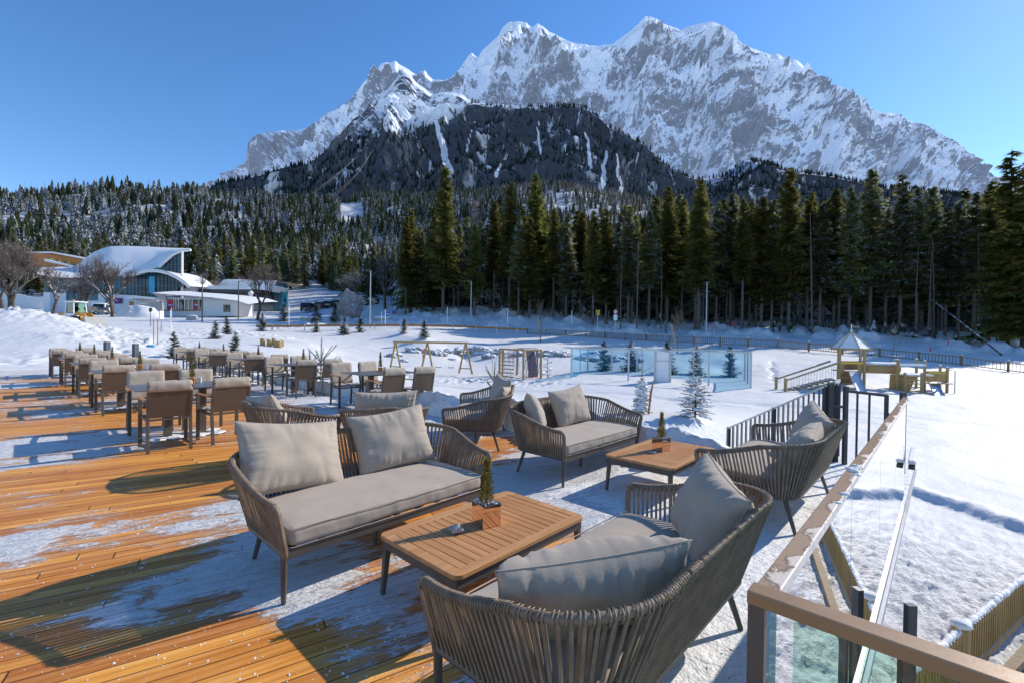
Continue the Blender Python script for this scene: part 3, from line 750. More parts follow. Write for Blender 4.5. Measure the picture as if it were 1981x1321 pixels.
        c = m.mix(m.ramp(m.math('ADD', gl_, m.math('MULTIPLY', m.math('SUBTRACT', tr, 0.5), 0.9)), [(0.42, 0.0), (0.55, 1.0)]), c, (0.80, 0.85, 0.93))
    h = m.math('ADD', m.math('MULTIPLY', strat, 1.0), m.math('ADD', m.math('MULTIPLY', fall, 0.8), m.math('MULTIPLY', fine, 0.5)))
    # haze painted in: blue mixed into the colour, plus an even bluish glow
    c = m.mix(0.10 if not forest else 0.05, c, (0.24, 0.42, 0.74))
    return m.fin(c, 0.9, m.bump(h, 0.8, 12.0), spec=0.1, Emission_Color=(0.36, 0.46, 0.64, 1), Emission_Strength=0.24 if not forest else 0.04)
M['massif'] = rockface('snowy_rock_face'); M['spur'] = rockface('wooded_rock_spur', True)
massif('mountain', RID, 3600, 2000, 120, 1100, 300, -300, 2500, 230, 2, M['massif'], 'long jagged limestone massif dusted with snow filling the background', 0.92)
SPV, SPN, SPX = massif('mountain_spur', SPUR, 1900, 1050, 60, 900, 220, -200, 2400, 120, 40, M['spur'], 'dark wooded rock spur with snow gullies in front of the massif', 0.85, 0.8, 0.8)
# ------------------------------------------------------------------ terrace floor
SNOWPTS = '''100 860 .75;200 860 .6;60 885 .6;100 800 .5;300 800 .2;50 830 .25;300 900 .05;100 930 .25;200 1010 .42;60 1050 .62;30 970 .3;300 970 .15;400 1000 .5;430 1100 .8;200 1140 .25;220 1180 .8
330 1150 .6;480 1180 .45;100 1250 .1;300 1280 .02;500 1270 .03;600 1230 .2;700 1150 .75;650 1200 .8;560 1050 .85;820 1180 .5;750 1220 .6;700 1290 .35;600 1315 .03;900 800 .8;700 800 .6;560 770 .6;450 800 .3;500 830 .3
1000 950 .72;1100 930 .85;1050 880 .7;930 880 .4;960 865 .35;1000 1000 .55;1200 960 .95;1150 900 .8;1300 1000 1.1;1500 1100 1.2;1400 1300 1.2;1250 920 1.1;850 1010 .3;780 1000 .15;1080 1060 .3;620 880 .1;150 750 .2;30 745 .7;400 760 .5;650 770 .9
20 1200 .3;150 1300 .0;350 1200 .25;560 1150 .9;1420 1180 1.2;1450 1250 1.2;100 1130 .15;250 1080 .2;350 940 .2;10 760 .35;0 1000 .3;800 850 .7;860 900 .5;550 960 .6;900 1130 .3'''
def build_deck():
    pts = []
    for t in SNOWPTS.replace('\n', ';').split(';'):
        a, b, d = map(float, t.split()); p = G(a, b, 0); pts.append((p.x, p.y, d))
    pts += [(-13, 13, .45), (-8, 13, .6), (-3, 12, 1.0), (-6, 14, .8), (3.5, 4.5, 1.2), (-10, 5, .4), (-14, 17, .7), (0, -3, .2), (-6, 0, .2)]
    pts = np.array(pts)
    rings = []
    step = 0.07
    us = np.arange(-14.0, 5.351, step); 
    vs = np.concatenate([np.arange(-7.962, 0.237, 0.4), np.arange(0.238, 24.21, step)])
    Ug, Vg = np.meshgrid(us, vs, indexing='ij')
    X = Ug*UX-Vg*UY; Y = Ug*UY+Vg*UX
    flat = np.stack([X.ravel(), Y.ravel()], 1)
    dens = np.empty(len(flat))
    for i in range(0, len(flat), 20000):
        d2 = ((flat[i:i+20000, None]-pts[None, :, :2])**2).sum(2)
        sc = 1/(d2+0.02)**1.5
        dens[i:i+20000] = (sc*pts[:, 2]).sum(1)/sc.sum(1)
    n0, n1 = X.shape
    V = np.stack([X, Y, np.zeros_like(X)], -1).reshape(-1, 3)
    i, j = np.meshgrid(np.arange(n0-1), np.arange(n1-1), indexing='ij'); i = i.ravel(); j = j.ravel()
    uc = us[i]+step/2; vc = (vs[j]+vs[j+1])/2
    keep = (vc > 0.238) | (uc < 1.0)
    keep &= vc > -8
    i = i[keep]; j = j[keep]
    Fc = np.stack([i*n1+j, (i+1)*n1+j, (i+1)*n1+j+1, i*n1+j+1], 1)
    used = np.unique(Fc); rm = np.full(len(V), -1); rm[used] = np.arange(len(used))
    me = np_mesh('deck', V[used], rm[Fc], True)
    at = me.attributes.new('snow', 'FLOAT', 'POINT'); at.data.foreach_set('value', dens[used].astype(np.float32))
    me.materials.append(M['deck'])
    o = bpy.data.objects.new('deck', me); COL.objects.link(o); tag(o, 'orange larch boards with trodden snow', kind='structure')
    # landing beyond the gate, fascia
    mb = MB(); mb.prism([W(5.352, .238, -.003), W(7.0, .238, -.003), W(7.0, 1.3, -.003), W(5.352, 1.3, -.003)], (0, 0, -.05))
    l = mb.build('landing', M['snow_rough']); tag(l, kind='structure')
    mb = MB(); mb.bar(W(1.0, .226, -.03), W(7.0, .226, -.03), .018, .035); mb.bar(W(1.015, .17, -.13), W(1.015, -6, -.13), .03, .24)
    f = mb.build('deck_edge', M['alu_light']); tag(f, kind='structure')
    return o
deck = build_deck()
# crumbs of trodden ice on the boards
def crumbs():
    mb = MB(); rr = random.Random(11)
    cs_ = [G(rr.uniform(-50, 1500), 700+650*rr.random()**.7+60, 0) for _ in range(110)]
    for k in range(1700):
        c_ = cs_[int(rr.random()**1.5*110)]; s_ = rr.choice((.08, .2, .45)); p = c_+Vector((rr.gauss(0, s_), rr.gauss(0, s_*.7), 0))
        if p.y < 1.2: continue
        u, v = toUV(p.x, p.y)
        if v < .35 or u > 5.1: continue
        r = rr.choice((.002, .003, .004, .0065))*rr.uniform(.6, 1.2)
        b = len(mb.v); q = [Vector((rr.uniform(-1, 1), rr.uniform(-1, 1), 0)).normalized()*r*rr.uniform(.6, 1.6) for _ in range(4)]
        ang = sorted([rr.uniform(0, 6.28) for _ in range(5)])
        ring = [mb.vert((p.x+math.cos(a)*r*rr.uniform(.7, 1.7), p.y+math.sin(a)*r*rr.uniform(.7, 1.7), 0.0005)) for a in ang]
        t = mb.vert((p.x+rr.uniform(-.3, .3)*r, p.y+rr.uniform(-.3, .3)*r, r*rr.uniform(.5, 1.1)))
        for i in range(5): mb.face((ring[i], ring[(i+1) % 5], t))
    o = mb.build('ice_crumbs', M['snow_soft']); tag(o, 'loose crumbs of ice and snow scattered over the boards', 'ice crumbs', kind='stuff')
crumbs()

# ------------------------------------------------------------------ rope sofas and armchairs
def lerp(a, b, t): return a+(b-a)*t
def u_path(Wd, F, B, R, n=240):
    """U shaped plan line from the left front round the back to the right front, with equal shares"""
    pts = []
    side = F-(B+R)
    for k in range(n+1):
        t = k/n
        if t <= .25: pts.append((-Wd, F-side*(t/.25)))
        elif t <= .36:
            a = (t-.25)/.11*math.pi/2; pts.append((-Wd+R-R*math.cos(a), B+R-R*math.sin(a)))
        elif t <= .64: pts.append((lerp(-Wd+R, Wd-R, (t-.36)/.28), B))
        elif t <= .75:
            a = (t-.64)/.11*math.pi/2; pts.append((Wd-R+R*math.sin(a), B+R-R*math.cos(a)))
        else: pts.append((Wd, B+R+side*((t-.75)/.25)))
    return pts
def make_seat(name, label, cat, hw, straps, seats, group, closed_back=True):
    t = thing(name, label, cat, group=group)
    topP = u_path(hw+.105, .355, -.48, .34); botP = u_path(hw, .32, -.34, .16); N = len(topP)-1
    ZB = .27
    def ztop(s):
        a = min(s, 1-s)
        return .535 + .165*float(sst(.02, .40, a))
    def top(s):
        i = s*N; k = min(int(i), N-1); f = i-k
        x_ = lerp(topP[k][0], topP[k+1][0], f); fr_ = max(0, 1-min(s, 1-s)/.25)
        return Vector((x_-math.copysign(.05*fr_**1.3, x_), lerp(topP[k][1], topP[k+1][1], f), ztop(s)))
    def bot(s):
        i = s*N; k = min(int(i), N-1); f = i-k
        return Vector((lerp(botP[k][0], botP[k+1][0], f), lerp(botP[k][1], botP[k+1][1], f), ZB))
    # frame: front post, rounded shoulder, wrapped rail
    rail = []
    rail.append(Vector((-hw, .33, ZB-.02)))
    p0 = Vector((-hw, .33, ZB)); p1 = top(0)
    for k in range(1, 5): rail.append(p0.lerp(p1, k/5)*1)
    c = p1; nxt = top(.03)
    for k in range(1, 5):
        a = k/5
        q = p0.lerp(p1, .88)*(1-a)**2 + p1*2*a*(1-a) + nxt*a*a
        rail.append(q)
    rail.append(nxt)
    for k in range(4, 97): rail.append(top(k/100))
    left = rail[:]
    R = [Vector((-p.x, p.y, p.z)) for p in left[:10]][::-1]
    rail = rail[:-0 or None] + R
    mb = MB(); mb.tube(rail, .0155, 10)
    obj_rail = mb.build('top_rail', M['strap'], t, smooth=True)
    # straps: flat, two faces thick, plus their loops round the rail
    mb = MB(); rr = random.Random(3)
    # arc-length spacing on the top
    ss = [i/400 for i in range(401)]; L = [0]
    for i in range(400): L.append(L[-1]+((top(ss[i+1])-top(ss[i])).length+(bot(ss[i+1])-bot(ss[i])).length)/2)
    def at_len(x):
        for i in range(400):
            if L[i+1] >= x: return ss[i]+(x-L[i])/(L[i+1]-L[i]+1e-9)/400
        return 1.0
    def strap(a, b, tan, nrm, w=.0062, th=.0028, bow=.0):
        P = []
        for k in range(5):
            f = k/4; p = a.lerp(b, f) - nrm*bow*math.sin(f*math.pi)
            P.append(p)
        ids = []
        for p in P:
            ids.append([mb.vert(p+tan*sx*w+nrm*sz*th) for sx, sz in ((-1, -1), (1, -1), (1, 1), (-1, 1))])
        for k in range(4):
            for q in range(4): mb.face((ids[k][q], ids[k][(q+1) % 4], ids[k+1][(q+1) % 4], ids[k+1][q]))
    for k in range(straps):
        s = at_len(L[-1]*(k+.5)/straps)
        a = top(s); b = bot(s)
        tan = (top(min(1, s+.004))-top(max(0, s-.004))).normalized()
        if s < .022 or s > .978:       # hangs from the rounded shoulder
            m_ = min(s, 1-s); a = a + Vector((0, 0, -(.022-m_)*1.2))
        up = (b-a).normalized(); nrm = tan.cross(up).normalized()
        j = rr.uniform(-.0035, .0035)
        a2 = a+tan*j
        strap(a2+nrm*.015, b+tan*j*.3+nrm*.012, tan, nrm)
        if closed_back: strap(a2-nrm*.014+tan*.010, b-nrm*.010+tan*.008, tan, nrm, .0055)
        # loop
        for e in (-.0075, .006):
            ring = [a2+tan*e+(nrm*math.cos(q*math.pi/4)+up*math.sin(q*math.pi/4))*.0200 for q in range(8)]
            ring2 = [p+tan*.0062 for p in ring]; mid = [(p+q_)/2+((p-(a2+tan*e)).normalized())*.0022 for p, q_ in zip(ring, ring2)]
            i0 = [mb.vert(p) for p in ring]; im = [mb.vert(p) for p in mid]; i1 = [mb.vert(p) for p in ring2]
            for q in range(8):
                mb.face((i0[q], i0[(q+1) % 8], im[(q+1) % 8], im[q])); mb.face((im[q], im[(q+1) % 8], i1[(q+1) % 8], i1[q]))
    # wound front posts
    for sx in (-1, 1):
        for k in range(17):
            p = Vector((sx*hw, .33, ZB)).lerp(Vector((sx*top(1).x, top(1).y, top(1).z)), +.02+.84*k/17)
            d_ = (top(1)-Vector((hw, .33, ZB))).normalized(); d_.x *= sx; mb.tube([p, p+d_*.012], [.0185, .0185], 8, cap=False)
    mb.build('rope_backrest', M['strap'], t)
    # seat frame
    mb = MB()
    fp = [Vector((p[0], p[1], ZB-.005)) for p in botP[::6]]
    mb.tube(fp, .017, 8)
    mb.bar((-hw, .325, ZB-.01), (hw, .325, ZB-.01), .022, .042)
    for k in range(9):
        x = lerp(-hw+.06, hw-.06, k/8); mb.bar((x, -.31, ZB+.002), (x, .31, ZB+.002), .04, .006)
    mb.build('seat_frame', M['alu'], t)
    # legs
    def leg(a, b, r0=.019, r1=.0135):
        q = MB(); a = Vector(a); b = Vector(b); q.tube([a, a.lerp(b, .5), b], [r0, (r0+r1)/2, r1], 10)
        q.tube([b, b-Vector((0, 0, .006))], [.012, .012], 8); return q.build('leg', M['alu'], t, smooth=False)
    for sx in (-1, 1):
        leg((sx*hw, .32, ZB), (sx*(hw+.0), .315, .006))
        leg((sx*(hw-.10), -.25, ZB), (sx*(hw-.07), -.335, .006))
    if hw > .5: leg((0, .04, ZB), (0, .02, .006))
    # seat cushion with a piped edge
    w_ = hw-.015; f_, b_ = .345, -.30; z0, z1 = .285, .405
    mb = MB()
    def cs(a, b):
        x = lerp(-w_, w_, a); ang = b*2*math.pi
        # rounded box section
        cyy = (f_+b_)/2; hy = (f_-b_)/2; czz = (z0+z1)/2; hz_ = (z1-z0)/2
        co, si = math.cos(ang), math.sin(ang); e = 5.0
        k = (abs(co)**e+abs(si)**e)**(-1/e)
        yy, zz = co*k, si*k
        end = min(1, min(a, 1-a)*26); sh = (1-(1-end)**2.4)**.5*.10+.90 if end < 1 else 1
        y = cyy+hy*yy*sh; z = czz+hz_*zz*sh
        crown = .016*(1-(2*a-1)**6)*(1-yy**4)
        z += crown*(1 if zz > 0 else -.1)
        nz = mn.fractal(Vector((x*3+hw*9, y*3, z*6)), 1, 2, 3)
        z += .006*nz; y += .005*mn.noise(Vector((x*9, y*2, z*9+hw)))*(1 if abs(yy) > .8 else 0)
        # soft vertical puckers of the front border
        if yy > .85: y += .0035*mn.noise(Vector((x*28, 0, z*4)))
        return Vector((x, y, z))
    mb.grid(cs, 70, 48)
    mb.poly([cs(0, j/48) for j in range(48)][::-1]); mb.poly([cs(1, j/48) for j in range(48)])
    cu = mb.build('seat_cushion', M['cushion'], t, smooth=True)
    mb = MB()
    for zz in (z1-.012, z0+.012):
        P = [Vector((-w_+.012, b_+.01, zz)), Vector((-w_+.004, f_-.02, zz)), Vector((-w_+.02, f_-.003, zz)), Vector((0, f_+.0035, zz)), Vector((w_-.02, f_-.003, zz)), Vector((w_-.004, f_-.02, zz)), Vector((w_-.012, b_+.01, zz))]
        mb.tube(P, .0032, 6)
    mb.build('piping', M['cushion'], cu, smooth=True)
    return t
def pillow_mesh(w, h, t, seed, wr=1.0):
    n = 40; mb = MB(); rr = random.Random(seed)
    folds = [(rr.uniform(-.8, .8), rr.uniform(.03, .07), rr.uniform(.4, 1.0), rr.choice((-1, 1)), rr.uniform(-.25, .25)) for _ in range(9)]
    def pt(a, b, side):
        x = 2*a-1; y = 2*b-1
        # drawn-out corners, hollow edges
        ex = 1-.075*(1-y*y)**1.0; ey = 1-.10*(1-x*x)**1.0
        X = x*ex*w/2; Y = y*ey*h/2
        pf = max(0, (1-abs(x)**2.8))**.46*max(0, (1-abs(y)**2.8))**.46
        th = t/2*pf
        q = 0
        for fx, fw, fa, fs, fk in folds:
            edge = max(0, (y*fs+.15))**1.2
            q += fa*math.exp(-((x-fx-fk*y)/fw)**2)*edge
        q2 = mn.noise(Vector((x*2+seed, y*2, side)))
        ed = max(0, max(abs(x), abs(y))-.55)/.45
        g_ = mn.noise(Vector((x*13*(abs(y) > abs(x))+y*13*(abs(x) >= abs(y))+seed, (x if abs(x) > abs(y) else y)*1.5, side*2)))
        th = th*(1+.16*q2+.30*wr**.5*g_*ed) - (.011*wr*q)*min(1, pf*2.2)
        droop = -.0
        return Vector((X, Y+droop, side*max(th, .0015)))
    top = [[mb.vert(pt(i/n, j/n, 1)) for j in range(n+1)] for i in range(n+1)]
    bot = [[top[i][j] if i in (0, n) or j in (0, n) else mb.vert(pt(i/n, j/n, -1)) for j in range(n+1)] for i in range(n+1)]
    for i in range(n):
        for j in range(n):
            mb.face((top[i][j], top[i+1][j], top[i+1][j+1], top[i][j+1])); mb.face((bot[i][j], bot[i][j+1], bot[i+1][j+1], bot[i+1][j]))
    P = [pt(i/n, 0, 0) for i in range(n+1)]+[pt(1, j/n, 0) for j in range(1, n+1)]+[pt(1-i/n, 1, 0) for i in range(1, n+1)]+[pt(0, 1-j/n, 0) for j in range(1, n)]
    mb.tube(P, .0028, 5, closed=True)
    return mb
PG = 'loose grey beige scatter cushions on the rope sofas'
def pillow(host, label, pos, lean=20, yaw=0, roll=0, w=.60, h=.42, t=.17, seed=1, wr=1.0):
    """pos in host local coords = middle of the lower edge; lean back in degrees, yaw about z"""
    o = pillow_mesh(w, h, t, seed, wr).build('scatter_cushion', M['cushion'], smooth=True)
    L = Matrix.Translation(Vector(pos)) @ Matrix.Rotation(R_(yaw), 4, 'Z') @ Matrix.Rotation(R_(90+lean), 4, 'X') @ Matrix.Rotation(R_(roll), 4, 'Z') @ Matrix.Translation((0, h/2, 0))
    o.matrix_world = host_mat(host) @ L
    tag(o, label, 'cushion', PG); return o
def host_mat(t): return Matrix.Translation(t.location) @ Matrix.Rotation(t.rotation_euler[2], 4, 'Z')
SG = 'two seat rope sofas of the lounge corner'
sofa1 = make_seat('rope_sofa', 'brown rope sofa at the left of the near teak table, its seat facing the camera', 'sofa', .715, 104, 2, SG)
def put(o, u, v, face, extra=0):
    o.location = W(u, v, 0); o.rotation_euler = (0, 0, ROT[face]+R_(extra)); return o
put(sofa1, 1.69, 2.85, '-v')
sofas = [sofa1]
for (u, v, f, ex, lb) in ((1.80, 1.05, '+v', 0, 'brown rope sofa nearest the camera, seen from behind beside the glass balustrade'),
                          (4.29, 2.96, '-v', 0, 'brown rope sofa behind the further teak table, facing the camera before the snow bank'),
                          (4.56, 1.12, '+v', 0, 'brown rope sofa seen from behind beside the dark gate, right of the second teak table'),
                          (4.22, 4.62, '-u', 4, 'brown rope sofa facing left with two cushions, behind the near sofa')):
    s = copy_tree(sofa1); put(s, u, v, f, ex); s['label'] = lb; sofas.append(s)
sofas[4].location = (-.46, 6.42, 0); sofas[4].rotation_euler = (0, 0, R_(88))
arm1 = make_seat('rope_armchair', 'brown rope armchair at the left behind the near sofa, facing right with one cushion', 'armchair', .335, 58, 1, 'rope armchairs of the rear lounge group')
put(arm1, 2.12, 5.25, '+u', -3)
arm2 = copy_tree(arm1); put(arm2, 2.74, 4.44, '+v', -28); arm2['label'] = 'brown rope armchair seen from behind between the near sofa and the dining chairs'
pillow(sofas[0], 'cushion at the left end of the near front facing sofa, corner pointing left', (.44, -.20, .405), 24, 10, 8, .72, .48, .2, 1, .8)
pillow(sofas[0], 'cushion at the right end of the near front facing sofa, its corner shaded in stripes', (-.34, -.20, .405), 24, -12, -6, .62, .47, .2, 2, .8)
pillow(sofas[1], 'crumpled cushion leaning on the back of the nearest sofa at its left end', (-.37, -.07, .405), 34, -32, 4, .68, .39, .24, 3, 1.3)
pillow(sofas[1], 'cushion standing on its corner at the right end of the nearest sofa', (.45, -.15, .40), 20, 44, 11, .50, .43, .22, 4, 1.2)
pillow(sofas[2], 'cushion at the left end of the far front facing sofa, turned inward', (.40, -.20, .405), 22, 42, 10, .50, .44, .18, 5, .6)
pillow(sofas[2], 'upright cushion in the middle of the far front facing sofa', (-.22, -.20, .405), 20, -4, -5, .60, .45, .2, 6, .7)
pillow(sofas[3], 'folded cushion lying against the back of the sofa beside the gate', (-.30, -.18, .405), 34, 8, 5, .62, .40, .2, 7, 1.9)
pillow(sofas[3], 'cushion at the far end of the sofa beside the gate, its corner pointing up', (.40, -.14, .405), 22, 30, 13, .60, .44, .2, 8, 1.5)
pillow(sofas[4], 'cushion at the far end of the left facing rear sofa', (.38, -.20, .405), 18, 22, 6, .60, .46, .18, 9, .6)
pillow(sofas[4], 'thin looking cushion at the near end of the left facing rear sofa', (-.40, -.20, .42), 30, -10, -7, .60, .42, .18, 10, 1.6)
pillow(arm1, 'cushion in the left armchair behind the near sofa', (.02, -.18, .405), 26, 12, 8, .56, .42, .2, 11, 1.0)
pillow(arm2, 'wide cushion rising over the back of the rear armchair', (0, -.18, .42), 10, 0, 0, .64, .44, .18, 12, 1.6)

# ------------------------------------------------------------------ coffee tables
def coffee_table(label):
    t = thing('coffee_table', label, 'table', group='teak coffee tables'); hx, hy, z = .515, .335, .335
    # frame boards with rounded corners
    mb = MB()
    def rr_pts(hx, hy, r, z, n=6):
        P = []
        for cx_, cy_, a0 in ((hx-r, hy-r, 0), (-hx+r, hy-r, 90), (-hx+r, -hy+r, 180), (hx-r, -hy+r, 270)):
            for k in range(n+1):
                a = R_(a0+90*k/n); P.append(Vector((cx_+r*math.cos(a), cy_+r*math.sin(a), z)))
        return P
    o_, i_ = rr_pts(hx, hy, .045, z), rr_pts(hx-.062, hy-.062, .004, z)
    o2 = rr_pts(hx, hy, .045, z-.022); i2 = rr_pts(hx-.062, hy-.062, .004, z-.022)
    A = [[mb.vert(p) for p in Q] for Q in (o_, i_, i2, o2)]; n = len(o_)
    for k in range(n):
        for a, b in ((0, 1), (1, 2), (2, 3), (3, 0)):
            mb.face((A[a][k], A[a][(k+1) % n], A[b][(k+1) % n], A[b][k]))
    fr = mb.build('table_rim', M['teak_x'], t, bevel=.003)
    mb = MB(); ns = 17; wv = 2*(hx-.064)/ns
    for k in range(ns):
        x = -hx+.064+wv*(k+.5); mb.box((x, 0, z-.011), (wv-.0045, 2*(hy-.063), .019))
    mb.build('slatted_top', M['teak'], t, bevel=.0018)
    mb = MB()
    for s_ in (-1, 1):
        mb.bar((-hx+.02, s_*(hy-.022), z-.05), (hx-.02, s_*(hy-.022), z-.05), .012, .05)
        mb.bar((s_*(hx-.022), -hy+.02, z-.05), (s_*(hx-.022), hy-.02, z-.05), .012, .05)
    mb.build('apron', M['alu'], t, bevel=.002)
    for sx in (-1, 1):
        for sy in (-1, 1):
            q = MB(); a = Vector((sx*(hx-.04), sy*(hy-.04), z-.023)); b = Vector((sx*(hx-.022), sy*(hy-.022), 0))
            for pp, s0 in ((0, 0),):
                q.bar(a, b, .04, .036)
            o = q.build('leg', M['alu'], t, bevel=.004)
            for v in o.data.vertices:
                if v.co.z < .1: v.co.x = b.x+(v.co.x-b.x)*.6; v.co.y = b.y+(v.co.y-b.y)*.6
                if v.co.z < .03: v.co.z = max(v.co.z, 0)
    return t
ct1 = coffee_table('low teak table between the two nearest rope sofas, holding a mirrored cube planter'); put(ct1, 1.885, 1.935, '-v')
ct2 = copy_tree(ct1); put(ct2, 4.30, 1.995, '-v'); ct2['label'] = 'low teak table further back between the front facing sofa and the gate sofa'

# small conifer for planters
def mini_tree(h, seed, tip=.35, rad=.055):
    mb = MB(); rr = random.Random(seed)
    mb.tube([(0, 0, 0), (0.002, 0.001, h*.5), (rr.uniform(-.01, .01), 0, h)], [.004, .002, .0006], 5)
    mb.mi = 1
    for k in range(520):
        f = rr.random()**1.1; z = f*h*.93+.01
        R = rad*(1-f)**.8*(.45 if f > 1-tip else 1.15)+.004
        a = rr.uniform(0, 6.283); L = R*rr.uniform(.5, 1.15)
        d = Vector((math.cos(a), math.sin(a), .9+rr.uniform(-.3, .6))); p = Vector((math.cos(a)*L*.55, math.sin(a)*L*.55, z))
        q = p+d*rr.uniform(.010, .022); s_ = Vector((-math.sin(a), math.cos(a), 0))*rr.uniform(.003, .007)
        mb.poly([p-s_, p+s_, q]); mb.poly([p+Vector((0, 0, .006)), q+s_*.8, q-s_*.8])
    return mb
def planter(loc, s, label, seed, h, rz=0.0):
    t = thing('cube_planter', label, 'planter', loc, rz, 'mirrored cube planters on the coffee tables')
    mb = MB(); hw = s/2
    for sx, sy, w_, d_ in ((-1, 0, .006, s), (1, 0, .006, s), (0, -1, s-.012, .006), (0, 1, s-.012, .006)):
        mb.box((sx*(hw-.003), sy*(hw-.003), s/2), (w_, d_, s))
    mb.box((0, 0, .006), (s-.014, s-.014, .008))
    mb.build('pot', M['copper'], t, bevel=.001)
    mb = MB(); mb.box((0, 0, s-.022), (s-.0125, s-.0125, .02)); sl = mb.build('soil', M['pot_dark'], t)
    mb = MB(); rr = random.Random(seed)
    for k in range(46):
        r = rr.uniform(.003, .008); mb.blob((rr.uniform(-hw+.012, hw-.012), rr.uniform(-hw+.012, hw-.012), s-.009+rr.uniform(0, .008)), r, k, .3, 1)
    mb.build('pebbles', M['pebble'], sl)
    o = mini_tree(h, seed, .35, .05).build('conifer', [M['bark'], M['fol_warm']], t); o.location.z = s-.01
    return t
planter(W(*toUV(*G(941, 1012, .335)[:2]), .3365), .125, 'mirrored cube planter with a small conifer on the near teak table', 5, .27, R_(35))
planter(W(*toUV(*G(1279, 870, .335)[:2]), .3365), .125, 'mirrored cube planter with a small conifer on the further teak table', 6, .25, R_(35))
mb = MB(); mb.blob((0, 0, 0), .032, 4, .5, 3, 1.3, (1.15, .9, .75))
st = mb.build('stone', M['concrete'], smooth=True); st.location = tuple(G(881, 1030, .335)[:2])+(.357,); tag(st, 'small grey stone lying on the near teak table beside the planter', 'stone')
mb = MB(); mb.blob((0, 0, 0), .028, 6, .4, 2, 1.3, (1.3, 1, .35)); st = mb.build('stone', M['concrete'], smooth=True); st.location = tuple(G(1262, 876, .335)[:2])+(.345,)
tag(st, 'flat pale stone on the further teak table', 'stone')

# ------------------------------------------------------------------ dining sets
def dining_chair():
    t = thing('dining_chair', 'x', 'chair', group='x')
    # local: +Y is where the sitter looks; origin mid footprint
    hw = .215
    for sx in (-1, 1):
        q = MB(); q.bar((sx*(hw+.02), .235, 0), (sx*(hw+.02), .235, .605), .026, .042, (1, 0, 0)); q.build('front_leg', M['alu'], t, bevel=.003)
        q = MB(); q.bar((sx*(hw-.005), -.25, 0), (sx*(hw-.005), -.205, .40), .024, .036, (1, 0, 0)); q.bar((sx*(hw-.005), -.205, .40), (sx*(hw-.005), -.285, .80), .024, .03, (1, 0, 0)); q.build('rear_leg', M['alu'], t, bevel=.003)
        q = MB()
        P = [(sx*(hw+.02), .26), (sx*(hw+.026), .1), (sx*(hw+.012), -.1), (sx*(hw+.004), -.225)]
        for a, b in zip(P[:-1], P[1:]):
            q.bar((a[0], a[1], .617), (b[0], b[1]-.002, .617), .046, .018)
        q.build('armrest', M['teak'], t, bevel=.004)
    q = MB(); q.bar((-hw, -.205, .385), (hw, -.205, .385), .03, .022); q.bar((-hw-.02, .235, .385), (hw+.02, .235, .385), .03, .022)
    for sx in (-1, 1): q.bar((sx*(hw-.004), -.205, .385), (sx*(hw+.006), .235, .385), .022, .03)
    q.build('seat_frame', M['alu'], t)
    q = MB(); q.prism([(-hw+.01, -.213, .41), (hw-.01, -.213, .41), (hw-.01, -.292, .79), (-hw+.01, -.292, .79)], (0, .006, .001))
    q.build('back_panel', M['sling'], t)
    def pad(f, name, seed):
        mb = MB(); n = 16
        top = [[mb.vert(f(i/n, j/n, 1)) for j in range(n+1)] for i in range(n+1)]
        bot = [[mb.vert(f(i/n, j/n, -1)) for j in range(n+1)] for i in range(n+1)]
        for i in range(n):
            for j in range(n):
                mb.face((top[i][j], top[i+1][j], top[i+1][j+1], top[i][j+1])); mb.face((bot[i][j], bot[i][j+1], bot[i+1][j+1], bot[i+1][j]))
        for i in range(n):
            mb.face((top[i][0], bot[i][0], bot[i+1][0], top[i+1][0])); mb.face((top[i][n], top[i+1][n], bot[i+1][n], bot[i][n]))
            mb.face((top[0][i], top[0][i+1], bot[0][i+1], bot[0][i])); mb.face((top[n][i], bot[n][i], bot[n][i+1], top[n][i+1]))
        return mb.build(name, M['cushion'], t, smooth=True)
    def rnd(a, b): return (max(0, 1-abs(2*a-1)**8)*max(0, 1-abs(2*b-1)**8))**.5
    pad(lambda a, b, s: Vector(((2*a-1)*(hw-.008), -.19+b*.43, .425+s*.022*rnd(a, b)+.004*mn.noise(Vector((a*5, b*5, s))))), 'seat_cushion', 1)
    # back cushion folded over the top of the back
    def back(a, b, s):
        # b runs up the front, over the top and a hand's width down behind
        z0 = .44; k = b
        x = (2*a-1)*(hw+.006)
        wv = .008*mn.noise(Vector((x*14, b*9, 2)))+.006*mn.noise(Vector((x*40, b*3, 5)))*(1 if b > .72 else 0)
        R = .020
        if k < .68:
            f = k/.68; y = -.182-.070*f; z = z0+.37*f; n = Vector((0, .98, .2))
        elif k < .84:
            f = (k-.68)/.16; an = f*math.pi; y = -.252-R*.9*(1-math.cos(an)); z = .81+.030*math.sin(an); n = Vector((0, math.cos(an), math.sin(an)))
        else:
            f = (k-.84)/.16; y = -.288+.004*f; z = .81-.085*f; n = Vector((0, -.98, .15))
        th = .011*rnd(a, b)+.003
        return Vector((x, y, z))+n*(s*th+wv)
    pad(back, 'back_cushion', 2)
    return t
